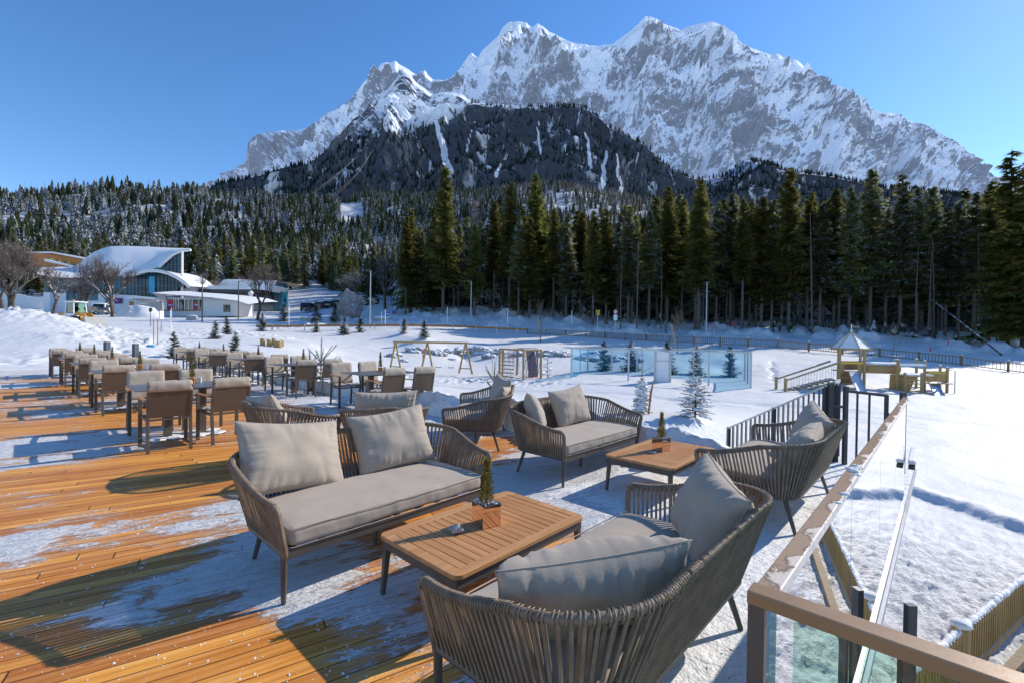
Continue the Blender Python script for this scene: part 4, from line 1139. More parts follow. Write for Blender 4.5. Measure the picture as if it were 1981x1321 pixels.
def dining_table():
    t = thing('dining_table', 'x', 'table', group='x'); hx, hy, z = .60, .42, .70
    q = MB(); q.box((-hx/2-.001, 0, z-.007), (hx-.004, 2*hy, .014)); q.box((hx/2+.001, 0, z-.007), (hx-.004, 2*hy, .014)); q.build('tabletop', M['tabletop'], t, bevel=.002)
    q = MB(); q.box((0, 0, z-.03), (.8, .5, .026)); q.build('support_frame', M['alu'], t)
    for sx in (-1, 1):
        q = MB(); q.box((sx*.2, 0, .345), (.085, .085, .66)); q.build('column', M['alu'], t, bevel=.003)
        q = MB(); q.box((sx*.235, 0, .008), (.40, .46, .014)); b = q.build('base_plate', M['alu'], t, bevel=.003)
        q = MB()
        for k in range(4): q.blob((sx*.235+(-.11 if k % 2 else .1), (-.13 if k < 2 else .12), .014), .13, k+3*sx, .45, 2, 1.4, (1, 1, .12))
        q.build('snow_cover', M['snow_soft'], b, smooth=True)
    return t
def table_set(loc, rz, label, seed, h=.24):
    t = thing('table_decoration', label, 'table decoration', loc, rz, 'little conifers in orange boxes on the dining tables')
    s = .085
    q = MB(); q.box((0, 0, s*.45), (s, s, s*.9)); q.build('wooden_box', M['woodbox'], t, bevel=.002)
    q = MB(); q.box((.085, .02, .04), (.05, .035, .08)); q.build('menu_holder', M['paper'], t, bevel=.002)
    o = mini_tree(h, seed, .3, .045).build('conifer', [M['bark'], M['fol_warm']], t); o.location.z = s*.9-.002
    rr = random.Random(seed); q = MB()
    for k in range(7): q.blob((.008*math.sin(k*2.1), .008*math.cos(k*1.3), h*.45+k*h*.09), .007, k, .3, 1)
    c = q.build('snow_tuft', M['snow_soft'], t); c.location.z = s*.9
    return t
C0 = dining_chair(); T0 = dining_table(); usedC = usedT = False
ORD = ['nearest', 'second nearest', 'middle', 'second farthest', 'farthest']
LEFT = [(1.63, 7.70), (1.56, 11.25), (1.48, 14.25), (1.42, 17.15), (1.34, 20.1)]
RIGHT = [(4.88, 8.05), (4.75, 11.35), (4.72, 14.35), (4.66, 17.4), (4.72, 20.6)]
jr = random.Random(4)
SNG = 'outdoor dining armchairs with folded over back cushions'
for side, rows in (('left', LEFT), ('right', RIGHT)):
    for i, (u, v) in enumerate(rows):
        t = T0 if not usedT else copy_tree(T0); usedT = True
        put(t, u, v, '+v', jr.uniform(-1, 1)); t['label'] = f'dark slate topped dining table, {ORD[i]} of the {side} hand row'; t['group'] = 'slate topped dining tables on the terrace'
        for sd_, du in ((-1, -.315), (-1, .315), (1, -.315), (1, .315)):
            c = C0 if not usedC else copy_tree(C0); usedC = True
            dv = .66 if not (side == 'right' and i == 0) else .72
            put(c, u+du+jr.uniform(-.025, .025), v+sd_*dv+jr.uniform(-.04, .04), '+v' if sd_ < 0 else '-v', jr.uniform(-4, 4))
            end = 'left' if du < 0 else 'right'
            c['label'] = f'dining armchair, {end} seat on the {"near" if sd_ < 0 else "far"} side of the {ORD[i]} table, {side} row'
            c['group'] = SNG
        pos = W(u+.12, v+.2, .7015)
        table_set(pos, R_(20+i*13), f'small conifer in an orange box on the {ORD[i]} table of the {side} row', 20+i+(10 if side == 'right' else 0), .27 if i else .30)
# ------------------------------------------------------------------ balustrade
M['beam_snow'] = None
def beam_snow():
    m = NT('handrail_with_frost'); g = m.t.nodes.new('ShaderNodeNewGeometry'); sp = m.n('SeparateXYZ', {'Vector': g.outputs['Normal']})
    v = m.world()
    k = m.math('GREATER_THAN', sp.outputs[2], 0.6)
    vv = m.n('VectorMath', {0: g.outputs['Position'], 1: (-UY, UX, 0)}, operation='DOT_PRODUCT').outputs['Value']
    n = m.math('ADD', m.noise(v, 6.5, 5, 0.62), m.math('MULTIPLY', m.math('SUBTRACT', 0.245, vv), 5.5)); pat = m.ramp(n, [(0.57, 0.0), (0.62, 0.9)])
    edge = m.ramp(n, [(0.55, 0.0), (0.58, 1.0), (0.61, 0.0)])
    tan = m.mix(m.noise(v, 60, 3), (0.36, 0.235, 0.135), (0.46, 0.31, 0.19))
    fr = m.mix(m.noise(v, 90, 3), (0.55, 0.46, 0.38), (0.68, 0.60, 0.53))
    c = m.mix(pat, tan, fr); c = m.mix(m.math('MULTIPLY', edge, 0.5), c, (0.12, 0.08, 0.05))
    c = m.mix(k, (0.62, 0.57, 0.53), c)
    return m.fin(c, m.mix(pat, (0.25, 0.25, 0.25), (0.6, 0.6, 0.6)), m.bump(m.math('MULTIPLY', pat, 1.0), 0.5, 0.004))
M['beam_snow'] = beam_snow()
RT = .95
gr = thing('glass_balustrade', 'long frameless glass balustrade with frosted handrail running from the corner to the gate', 'balustrade', W(1.0, .245, 0))
def rel(o, root): o.parent = root; o.matrix_parent_inverse = Matrix.Translation(root.location).inverted(); return o
def part(mb, name, mat, root, **k):
    o = mb.build(name, mat, None, **k); return rel(o, root)
mb = MB(); mb.bar(W(.975, .245, RT-.015), W(5.28, .245, RT-.015), .042, .026); part(mb, 'handrail', M['beam_snow'], gr, bevel=.003)
u = 1.05
while u < 5.2:
    u2 = min(u+1.04, 5.26); mb = MB(); mb.prism([W(u, .24, -.02), W(u2-.012, .24, -.02), W(u2-.012, .24, RT-.04), W(u, .24, RT-.04)], (W(0, .012)-W(0, 0)))
    part(mb, 'glass_pane', M['glass'], gr); u = u2
mb = MB(); mb.bar(W(1.0, .246, -.034), W(5.28, .246, -.034), .016, .05); part(mb, 'base_channel', M['lampgrey'], gr, bevel=.002)
rr = random.Random(2)
mb = MB(); mb.tube([W(1.1+k*.03, .262+rr.uniform(-.006, .006), .004+rr.uniform(-.004, .006)) for k in range(138)], [rr.choice((.003, .006, .008, .011)) for k in range(138)], 7); part(mb, 'snow_line', M['snow_soft'], gr, smooth=True)
mb = MB()
for k in range(26):
    if rr.random() < .35: mb.blob(W(rr.uniform(1.1, 5.2), .245+rr.choice((-.02, .0, .018)), RT-.002), rr.uniform(.006, .013), k, .5, 1, 2, (1.6, 1.2, .5))
for k in range(14): mb.blob(W(rr.uniform(2.1, 2.22), .245+rr.uniform(-.02, .02), RT-.001), rr.uniform(.006, .012), k, .5, 1, 2)
part(mb, 'ice_grains', M['snow_soft'], gr, smooth=True)
for uu in (3.0, 3.45):
    mb = MB(); mb.bar(W(uu, .12, -.05), W(uu, .12, -.85), .05, .035); part(mb, 'fixing_post', M['anthracite'], gr)
fr = thing('glass_balustrade', 'glass balustrade panel with plain brown handrail crossing the lower right foreground', 'balustrade', W(1.0, .245, 0))
mb = MB(); mb.bar(W(.985, .272, RT-.014), W(.985, -1.6, RT-.014), .046, .026); part(mb, 'handrail', M['beam'], fr, bevel=.003)
mb = MB(); mb.prism([W(1.0, .20, -.02), W(1.0, -1.5, -.02), W(1.0, -1.5, RT-.04), W(1.0, .20, RT-.04)], (W(.012, 0)-W(0, 0))); part(mb, 'glass_pane', M['glass'], fr)
mb = MB(); mb.bar(W(.985, .258, -.02), W(.985, .258, RT-.028), .03, .024, (UX, UY, 0)); part(mb, 'corner_post', M['alu'], fr, bevel=.002)
mb = MB(); mb.bar(W(.985, .24, -.02), W(.985, -1.55, -.02), .05, .05); part(mb, 'base_channel', M['alu_light'], fr)

# dark gate and sloping slat railing of the stair
gt = thing('metal_gate', 'open dark metal gate with thin vertical bars at the end of the balustrade', 'gate', W(6.6, .8, 0))
for (v, w_, h) in ((.99, .055, .93), (.84, .04, .90), (.47, .03, .84), (.33, .045, .88)):
    mb = MB(); mb.bar(W(6.6, v, -.1), W(6.6, v, h), w_, w_, (1, 0, 0)); part(mb, 'gate_post', M['anthracite'], gt)
mb = MB(); mb.bar(W(6.6, .86, .85), W(6.6, .46, .83), .03, .03); part(mb, 'top_bar', M['anthracite'], gt)
for v in (.73, .62):
    mb = MB(); mb.bar(W(6.6, v, .05), W(6.6, v, .83), .016, .016, (1, 0, 0)); part(mb, 'gate_bar', M['anthracite'], gt)
mb = MB(); mb.bar(W(6.6, .45, .62), W(6.6, .34, .62), .02, .03); part(mb, 'hinge', M['anthracite'], gt)
mb = MB(); mb.bar(W(6.6, .98, .66), W(6.6, .85, .66), .02, .03); part(mb, 'hinge', M['anthracite'], gt)
def slat_rail(name, label, A, B, za, zb, hgt, n, sw):
    t = thing(name, label, 'railing', A)
    mb = MB(); a = A+Vector((0, 0, za)); b = B+Vector((0, 0, zb)); mb.bar(a, b, .045, .022); mb.bar(a-Vector((0, 0, hgt)), b-Vector((0, 0, hgt)), .04, .03); part(mb, 'handrail', M['galv'], t)
    d = (B-A).normalized()
    for k in range(n):
        f = (k+.5)/n; p = a.lerp(b, f); q = MB(); q.bar(p-Vector((0, 0, hgt)), p-Vector((0, 0, .012)), sw, .012, (d.x, d.y, 0)); part(q, 'slat', M['anthracite'] if k % 1 == 0 else M['galv'], t)
    for f in (.02, .5, .98):
        p = a.lerp(b, f); q = MB(); q.bar(p-Vector((0, 0, hgt+.3)), p+Vector((0, 0, .01)), .04, .04, (1, 0, 0)); part(q, 'post', M['anthracite'], t)
    return t
slat_rail('slat_railing', 'sloping dark slat railing leading from the gate down behind the snow bank', W(6.6, 1.02, 0), W(6.6, 2.15, 0), .90, .22, 1.0, 21, .06)
slat_rail('slat_railing', 'short snow capped slat railing straight behind the gate posts', W(6.62, .93, 0), W(7.6, 1.05, 0), .92, .90, .95, 9, .03)
mb = MB(); mb.bar(W(5.36, .20, .37), W(5.8, .20, .42), .055, .035); sh = mb.build('stair_handrail', M['snow_soft'], bevel=.01); tag(sh, 'snow covered sloping stair handrail just outside the glass', 'handrail')
mb = MB(); mb.bar(W(5.34, .20, .33), W(5.8, .20, .38), .045, .03); mb.build('rail_bar', M['anthracite'], sh)

# ------------------------------------------------------------------ picket fences
def picket(name, label, pts, h, gap, pw, post_gap, mat, cap=True, posth=None, low=None, lift=0.0, planks=False, cat='fence'):
    t = thing(name, label, cat, pts[0]); posth = posth or h*1.18
    L = [0]
    for a, b in zip(pts[:-1], pts[1:]): L.append(L[-1]+(b-a).length)
    def at(x):
        for k in range(len(pts)-1):
            if x <= L[k+1] or k == len(pts)-2:
                f = (x-L[k])/(L[k+1]-L[k]); return pts[k].lerp(pts[k+1], f), (pts[k+1]-pts[k]).normalized()
    n = int(L[-1]/gap); P = MB()
    for k in range(n):
        p, d = at((k+.5)*gap); P.bar(p+Vector((0, 0, lift+.04)), p+Vector((0, 0, lift+h)), pw, .022, (d.x, d.y, 0))
    part(P, 'pickets', mat, t)
    Rm = MB()
    for a, b in zip(pts[:-1], pts[1:]):
        for z in ((h*.93, h*.12) if low is None else (h*.9, low)): Rm.bar(a+Vector((0, 0, lift+z)), b+Vector((0, 0, lift+z)), .06, .075)
    part(Rm, 'rails', mat, t)
    m_ = int(L[-1]/post_gap)+1
    for k in range(m_):
        p, d = at(min(k*post_gap, L[-1]-.01)); q = MB(); q.tube([p+Vector((0, 0, -.3)), p+Vector((0, 0, lift+posth*.93)), p+Vector((0, 0, lift+posth))], [.09, .09, .07], 10); o = part(q, 'post', mat, t)
        if cap:
            q = MB(); q.blob(p+Vector((0, 0, lift+posth+.02)), .10, k, .3, 2, 2, (1, 1, .55)); c = q.build('snow_cap', M['snow_soft'], o, smooth=True)
            c.matrix_parent_inverse = o.matrix_world.inverted(); c.location = (0, 0, 0)
            c.matrix_parent_inverse = Matrix.Identity(4)
    return t
def gpt(px, py, D, dz=0):
    p = PD(px, py, hitD(px, py, D, .15)); p.z = h1(p.x, p.y)+dz; return p
fp = [gpt(a, b, d) for a, b, d in ((1020, 646, 70), (1140, 652, 66), (1260, 660, 60), (1500, 672, 52), (1700, 690, 46), (1850, 705, 43), (1981, 722, 40), (2150, 745, 37))]
picket('picket_fence', 'long brown picket fence curving down behind the playground from the guard rail', fp, .80, .24, .14, 3.0, M['fence_wood'])
lf = [Vector((2.2, 3.6, -2.5)), Vector((5.27, 5.38, -2.45)), Vector((7.2, 6.5, -2.42)), Vector((10.2, 8.2, -2.4))]
picket('picket_fence', 'low light wood plank fence crossing the snow at the lower right beyond the balustrade', lf, .52, .082, .076, 3.55, M['pine'], posth=.58, low=-.02)
mb = MB(); rr = random.Random(8); Q = []
for a, b in zip(lf[:-1], lf[1:]):
    n = int((b-a).length/.035)
    for k in range(n): Q.append(a.lerp(b, k/n)+Vector((rr.uniform(-.012, .012), rr.uniform(-.012, .012), .53+.014*(k % 2)+rr.uniform(-.006, .01))))
mb.tube(Q, [rr.choice((.028, .036, .044)) for _ in Q], 7)
o = mb.build('snow_ridge', M['snow_soft'], smooth=True); tag(o, 'crest of snow lying along the top of the low plank fence', 'snow')
mb = MB()
for a, b in zip(lf[:-1], lf[1:]): mb.bar(a+Vector((.14, -.24, .02)), b+Vector((.14, -.24, .02)), .10, .09)
o = mb.build('ground_beam', M['fence_wood']); tag(o, 'weathered timber beam on the ground in front of the low plank fence', 'timber beam')

# ------------------------------------------------------------------ wooden guard rail by the road
grl = [gpt(a, b, d, .0) for a, b, d in ((495, 640, 61), (560, 640, 62.5), (620, 639, 64), (700, 638, 66), (800, 638, 67.5), (900, 640, 68.5), (1020, 646, 70))]
t = thing('guard_rail', 'long low wooden guard rail on steel posts beside the snowy road', 'guard rail', grl[0])
for a, b in zip(grl[:-1], grl[1:]):
    q = MB(); q.bar(a+Vector((0, 0, .62)), b+Vector((0, 0, .62)), .14, .30); part(q, 'beam', M['rail_wood'], t)
    n = max(1, round((b-a).length/3.6))
    for k in range(n):
        p = a.lerp(b, (k+.5)/n); q = MB(); q.bar(p+Vector((0, -.14, -.4)), p+Vector((0, -.14, .84)), .16, .10, (1, 0, 0)); part(q, 'post', M['galv'], t)

# ------------------------------------------------------------------ playground
Z = Vector((0, 0, 1))
def log(mb, a, b, r=.07, n=8): mb.tube([a, b], r, n)
def at_px(px, py, z): p = G(px, py, z); return p
# swing
s0 = PD(785, 713, 38.5); s1 = PD(905, 713, 38.5)
gz = h1(s0.x, s0.y)
sw = thing('swing_set', 'timber swing frame with three A shaped supports in front of the stone bank', 'swing', (s0.x, s0.y, gz))
topz = 2.45; sA = Vector((PD(765, 700, 38.5).x, 38.5, gz-.15)); sB = Vector((PD(903, 700, 38.5).x, 37.5, gz-.15)); dv_ = (sB-sA).normalized(); nv_ = Vector((-dv_.y, dv_.x, 0))
q = MB(); log(q, sA-dv_*.2+Z*topz, sB+dv_*.2+Z*topz, .085); part(q, 'crossbeam', M['pine'], sw)
for f in (0, .46, 1.0):
    c = sA.lerp(sB, f)
    for s_ in (-1, 1):
        q = MB(); log(q, c+dv_*.62*s_-nv_*.25*s_, c+Z*(topz+.06), .075); part(q, 'leg', M['pine'], sw)
    q = MB(); log(q, c+dv_*.5-nv_*.2+Z*.42, c-dv_*.5+nv_*.2+Z*.42, .05); part(q, 'brace', M['pine'], sw)
for f in (.62, .80):
    c = sA.lerp(sB, f); q = MB()
    for s_ in (-.22, .22): q.tube([c+dv_*s_+Z*topz, c+dv_*s_+Z*.45], .012, 4)
    part(q, 'chain', M['signwhite'], sw); q = MB(); q.box(c+Z*.45, (.48, .2, .04)); part(q, 'swing_seat', M['anthracite'], sw)
# climbing frame
cg = PD(1005, 722, 36.5); cz = h1(cg.x, cg.y)
cf = thing('climbing_frame', 'timber climbing frame with coloured rope net and rubber panel left of the blue court', 'climbing frame', (cg.x, cg.y, cz))
def cp(px, D): return Vector(((px-990.5)/900*D, D, cz-.2))
H_ = 2.45; posts = [(967, 37.5), (973, 38.5), (1001, 39), (1013, 35.2), (1047, 36.2), (1040, 39)]
for px, D in posts:
    q = MB(); b = cp(px, D); log(q, b, b+Z*H_, .085); part(q, 'post', M['pine'], cf)
ring = [cp(967, 37.5), cp(1001, 39.2), cp(1040, 39), cp(1047, 36.2), cp(1013, 35.2)]
for a, b in zip(ring, ring[1:]+ring[:1]):
    q = MB(); log(q, a+Z*H_, b+Z*H_, .085); part(q, 'top_beam', M['pine'], cf)
for k in range(7):
    q = MB(); a = cp(970, 37.2)+Z*(.3+k*.3); b = cp(995, 36.4)+Z*(.3+k*.3); log(q, a, b, .05); part(q, 'rung', M['pine'], cf)
q = MB(); q.poly([cp(1018, 37.5)+Z*2.35, cp(1034, 38.2)+Z*2.35, cp(1042, 38.0)+Z*.2, cp(1024, 37.2)+Z*.2]); part(q, 'rubber_panel', M['rubber'], cf)
for c_, mat in enumerate(('rope_red', 'rope_green', 'rope_blue')):
    q = MB(); rr = random.Random(c_)
    for k in range(7):
        z = .35+k*.3+c_*.09; q.tube([cp(1014+rr.uniform(0, 3), 36.4)+Z*z, cp(1028, 37)+Z*(z-.08), cp(1041, 37.2)+Z*z], .017, 4)
    for k in range(3):
        x0 = 1016+c_*5+k*9; q.tube([cp(x0+4, 36.5)+Z*2.35, cp(x0-3, 36.9)+Z*.25], .017, 4)
    for k in range(4): q.tube([cp(975+k*9, 38)+Z*2.3, cp(973+k*9+c_*4, 38)+Z*.3], .012, 4)
    part(q, 'climbing_net', M[mat], cf)
q = MB()
pole = cp(1060, 36.6); q.tube([cp(1047, 36.2)+Z*2.45, pole+Z*2.45, pole], .03, 6); part(q, 'pole', M['galv'], cf)
q = MB(); q.tube([pole+Vector((.33*math.cos(k*.55), .33*math.sin(k*.55), 2.1-k*.052)) for k in range(38)], .03, 6); part(q, 'spiral_bar', M['galv'], cf)
q = MB(); q.tube([cp(967, 37.5)+Z*2.4, cp(953, 37.8)+Z*2.4, cp(953, 37.8)], .022, 6); part(q, 'pole', M['galv'], cf)
# netted court
P1 = G(1105, 731, -2.0)
A_ = PD(1105, 733, 34.6); B_ = PD(1452, 751, 30.0); zc = -2.08
A_.z = B_.z = zc; du_ = (B_-A_).normalized(); dn_ = Vector((-du_.y, du_.x, 0)); LW = (B_-A_).length; Dp = 5.2; HC_ = 2.66
crt = thing('ball_court_cage', 'long ball court cage of steel posts hung with translucent blue netting', 'court', A_)
def cc(a, b, z=0): return A_+du_*a+dn_*b+Z*z
front = [0, LW*.35, LW*.50, LW*.585, LW*.79, LW]; back = [0, LW*.17, LW*.34, LW*.5, LW*.70, LW]
for a in front:
    q = MB(); q.bar(cc(a, 0, -.2), cc(a, 0, HC_), .11, .11, (du_.x, du_.y, 0)); part(q, 'post', M['galv'], crt)
for a in back:
    q = MB(); q.bar(cc(a, Dp, -.2), cc(a, Dp, HC_), .10, .10, (du_.x, du_.y, 0)); part(q, 'post', M['galv'], crt)
for b in (Dp*.5,):
    for a in (0, LW): q = MB(); q.bar(cc(a, b, -.2), cc(a, b, HC_), .06, .06, (1, 0, 0)); part(q, 'post', M['galv'], crt)
for a, b in ((cc(0, 0, HC_), cc(LW, 0, HC_)), (cc(0, Dp, HC_), cc(LW, Dp, HC_)), (cc(0, 0, HC_), cc(0, Dp, HC_)), (cc(LW, 0, HC_), cc(LW, Dp, HC_)), (cc(0, 0, HC_*.5), cc(0, Dp, HC_*.5))):
    if a.z < zc+2: continue
    q = MB(); q.bar(a, b, .08, .08); part(q, 'top_rail', M['galv'], crt)
for a, b in (((0, Dp), (LW, Dp)), ((0, 0), (0, Dp)), ((LW, 0), (LW, Dp))):
    q = MB(); q.poly([cc(a[0]+.04, a[1], .12), cc(b[0]+.04, b[1], .12), cc(b[0]+.04, b[1], HC_-.05), cc(a[0]+.04, a[1], HC_-.05)]); part(q, 'blue_net', M['net'], crt)
q = MB(); q.bar(cc(0.1, Dp-.06, .18), cc(LW, Dp-.06, .18), .12, .32); part(q, 'kickboard', M['galv'], crt)
q = MB(); q.bar(cc(0.1, Dp-.12, .36), cc(LW, Dp-.12, .36), .2, .08); part(q, 'snow_ledge', M['snow_soft'], crt)
a0, a1 = LW*.508, LW*.578
for z0, z1 in ((1.95, 2.58), (.05, 1.9)):
    q = MB(); q.prism([cc(a0, -.03, z0), cc(a1, -.03, z0), cc(a1, -.03, z1), cc(a0, -.03, z1)], dn_*.05); part(q, 'snowed_door_panel', M['snow_soft'], crt, bevel=.02)
for a in (a0-.03, a1+.03, a1+.14):
    q = MB(); q.bar(cc(a, -.04, 0), cc(a, -.04, HC_), .05, .05, (1, 0, 0)); part(q, 'door_frame', M['galv'], crt)
q = MB(); q.bar(cc(a0, -.04, 1.93), cc(a1, -.04, 1.93), .05, .05); part(q, 'door_frame', M['galv'], crt)
q = MB(); q.blob((0, 0, 0), .3, 3, .4, 2, 2, (1.3, 1, .9)); o = q.build('snow_lump', M['snow_rough'], smooth=True, loc=cc(a1+.5, -.1, .15)); tag(o, 'round lump of snow leaning on the court beside its snowed up door', 'snow lump')
# tower playground
TD = 30.3
def tp(px, D, z=0): 
    x = (px-990.5)/900*D; return Vector((x, D, -2.1+z))
tw = thing('play_tower', 'timber playground tower with snowy pyramid roof and pennant, log tunnel and slides', 'play tower', tp(1640, TD))
T4 = [tp(1625, 30.0), tp(1673, 30.0), tp(1623, 31.6), tp(1665, 31.7)]
for p, h in zip(T4, (3.05, 3.05, 3.05, 3.05)):
    q = MB(); log(q, p-Z*.2, p+Z*h, .085); part(q, 'post', M['pine'], tw)
cen = sum(T4, Vector())/4; rz_ = 3.02
apex = cen+Z*(rz_+1.12)
q = MB(); rb = 1.12; base = [cen+Vector((rb*math.cos(k*math.pi/3+.3), rb*math.sin(k*math.pi/3+.3), rz_)) for k in range(6)]
for k in range(6): q.poly([base[k], base[(k+1) % 6], apex])
q.poly(base[::-1]); roof = part(q, 'roof', M['snow_soft'], tw)
q = MB()
for k in range(6): q.bar(base[k]+Z*.02, apex+Z*.02, .055, .05); q.bar(base[k]-Z*.05, base[(k+1) % 6]-Z*.05, .05, .13)
part(q, 'roof_frame', M['pine'], tw)
q = MB(); q.tube([apex-Z*.05, apex+Z*.45], .025, 6); q.blob(apex, .07, 1, .1); fl = part(q, 'flagpole', M['signwhite'], tw)
q = MB(); q.poly([apex+Z*.42, apex+Z*.42+Vector((.6, 0, -.10)), apex+Z*.42+Vector((.5, 0, -.2)), apex+Z*.22]); part(q, 'pennant', M['lampgrey'], tw)
def panel(a, b, z0, z1, name='panel', mat='pine', off=.0):
    q = MB(); q.prism([a+Z*z0, b+Z*z0, b+Z*z1, a+Z*z1], (0, .05, 0)); return part(q, name, M[mat], tw)
q = MB(); q.box(cen+Z*1.55, (1.5, 1.5, .08)); part(q, 'platform', M['pine'], tw)
panel(T4[2]+Vector((0, -.1, 0)), T4[3]+Vector((0, -.1, 0)), .15, 2.15, 'back_wall', 'fence_wood')  # darker wood stands in for the shade inside the tower
panel(T4[0]+Vector((.08, .05, 0)), T4[0]+Vector((.35, .05, 0)), 1.45, 2.1); panel(T4[1]+Vector((-.35, .05, 0)), T4[1]+Vector((-.08, .05, 0)), 1.45, 2.1)
q = MB(); q.bar(T4[0]+Z*2.1+Vector((0, .02, 0)), T4[1]+Z*2.1+Vector((0, .02, 0)), .05, .10); part(q, 'yellow_trim', M['yellow'], tw)
for z in (.35, .75, 1.15): q = MB(); q.bar(T4[0]+Z*z, T4[0]+Z*z+Vector((.7, .0, 0)), .06, .05); part(q, 'step', M['pine'], tw)
def slide(a, b, w_, name):
    q = MB(); n = 14
    for k in range(n):
        f = k/n; f2 = (k+1)/n
        zz = lambda f: lerp(a.z, b.z, min(1, f*1.12)**.92) if f < .9 else b.z
        p0 = Vector((lerp(a.x, b.x, f), lerp(a.y, b.y, f), zz(f))); p1 = Vector((lerp(a.x, b.x, f2), lerp(a.y, b.y, f2), zz(f2)))
        x_ = Vector((w_/2, 0, 0)); q.poly([p0-x_, p0+x_, p1+x_, p1-x_])
        for s_ in (-1, 1): q.poly([p0+x_*s_, p1+x_*s_, p1+x_*s_+Z*.14, p0+x_*s_+Z*.14])
    part(q, name, M['slide'], tw)
slide(tp(1652, 30.0, 1.55), tp(1678, 27.9, .02), .6, 'slide')
# rope bridge ramp on the left
e0 = tp(1521, 28.6); e1 = tp(1627, 30.0)
for dy in (0, 1.0):
    o_ = Vector((.0, dy, 0)); q = MB(); log(q, e0+o_-Z*.2, e0+o_+Z*1.2, .085); part(q, 'post', M['pine'], tw)
    q = MB(); log(q, e0+o_+Z*1.05, e1+o_+Z*2.15, .07); part(q, 'handrail', M['pine'], tw)
    q = MB(); log(q, e0+o_+Z*.12, e1+o_+Z*.95, .07); part(q, 'side_beam', M['pine'], tw)
for k in range(9):
    f = (k+.7)/9.6; a = e0.lerp(e1, f); zb = lerp(.30, 1.05, f); zt = lerp(1.05, 2.15, f)
    q = MB(); log(q, a+Z*zb+Vector((0, .05, 0)), a+Z*zb+Vector((0, .95, 0)), .06); st_ = part(q, 'swing_step', M['pine'], tw)
    q = MB(); q.blob(a+Z*(zb+.09)+Vector((0, .4, 0)), .10, k, .3, 1, 2, (1, 2.6, .6)); part(q, 'snow_tuft', M['snow_soft'], tw)
    q = MB()
    for s_ in (-.1, .1): q.tube([a+Z*zb+Vector((s_, .05, 0)), a+Z*(zt)+Vector((s_, .0, 0))], .008, 4)
    part(q, 'hanging_rope', M['lampgrey'], tw)
# log tunnel and second platform
L0 = tp(1674, 30.6, 1.75); L1 = tp(1738, 30.3, 1.75)
q = MB(); q.tube([L0, L1], .33, 18, cap=True); part(q, 'log_tunnel', M['pine'], tw, smooth=False)
q = MB(); q.grid(lambda a, b: L0.lerp(L1, a)+Vector((0, .34*math.cos(math.pi*b), .26+.16*math.sin(math.pi*b)*min(1, min(a, 1-a)*12)+.02*mn.noise(Vector((a*9, b*3, 0))))), 24, 10); part(q, 'tunnel_snow', M['snow_soft'], tw, smooth=True)
for px, D, h in ((1738, 29.8, 2.35), (1790, 29.6, 2.3), (1774, 31.0, 2.35), (1752, 29.2, 1.55), (1785, 29.2, 1.55), (1834, 29.8, 1.9), (1820, 31, 1.95), (1734, 31.0, 2.3)):
    b = tp(px, D); q = MB(); log(q, b-Z*.2, b+Z*h, .08); o = part(q, 'post', M['pine'], tw)
    q = MB(); q.blob(b+Z*(h+.03), .09, int(px), .2, 1, 2, (1, 1, .6)); part(q, 'snow_cap', M['snow_soft'], tw)
for k in range(6): q = MB(); log(q, tp(1752, 29.2, .2+k*.23), tp(1785, 29.2, .2+k*.23), .035, 6); part(q, 'rung', M['pine'], tw)
q = MB(); q.prism([tp(1733, 30.4, -.1), tp(1758, 30.4, -.1), tp(1775, 30.4, 1.35), tp(1735, 30.4, 1.35)], (0, .5, 0)); part(q, 'ramp_wall', M['pine'], tw)
q = MB(); q.tube([tp(1745, 30.1, -.1), tp(1745, 30.1, .1), tp(1748, 30.1, 1.25)], [.50, .46, .34], 14); part(q, 'hollow_trunk', M['pine'], tw)
q = MB(); q.bar(tp(1740, 29.8, 2.05), tp(1792, 29.6, 2.05), .16, .14); q.bar(tp(1742, 30.3, 1.4), tp(1790, 30.3, 1.4), 1.3, .10); part(q, 'snowed_platform', M['snow_soft'], tw)
q = MB(); q.bar(tp(1792, 29.8, 1.62), tp(1834, 29.8, 1.62), .06, .09); q.bar(tp(1792, 29.8, .9), tp(1834, 29.8, .9), .8, .06); part(q, 'platform', M['pine'], tw)
panel(tp(1794, 30.9), tp(1832, 30.9), .9, 1.6); panel(tp(1797, 29.8), tp(1803, 29.8), .9, 1.45); panel(tp(1825, 29.8), tp(1831, 29.8), .9, 1.45)
q = MB(); q.bar(tp(1797, 29.76, 1.56), tp(1830, 29.76, 1.56), .03, .07); part(q, 'yellow_trim', M['yellow'], tw)
slide(tp(1806, 29.7, .95), tp(1826, 28.0, .02), .6, 'slide')
q = MB(); q.tube([tp(1834, 29.8, 1.75), tp(1849, 29.6, 1.72), tp(1849, 29.6, -.1)], .03, 6); part(q, 'fire_pole', M['galv'], tw)

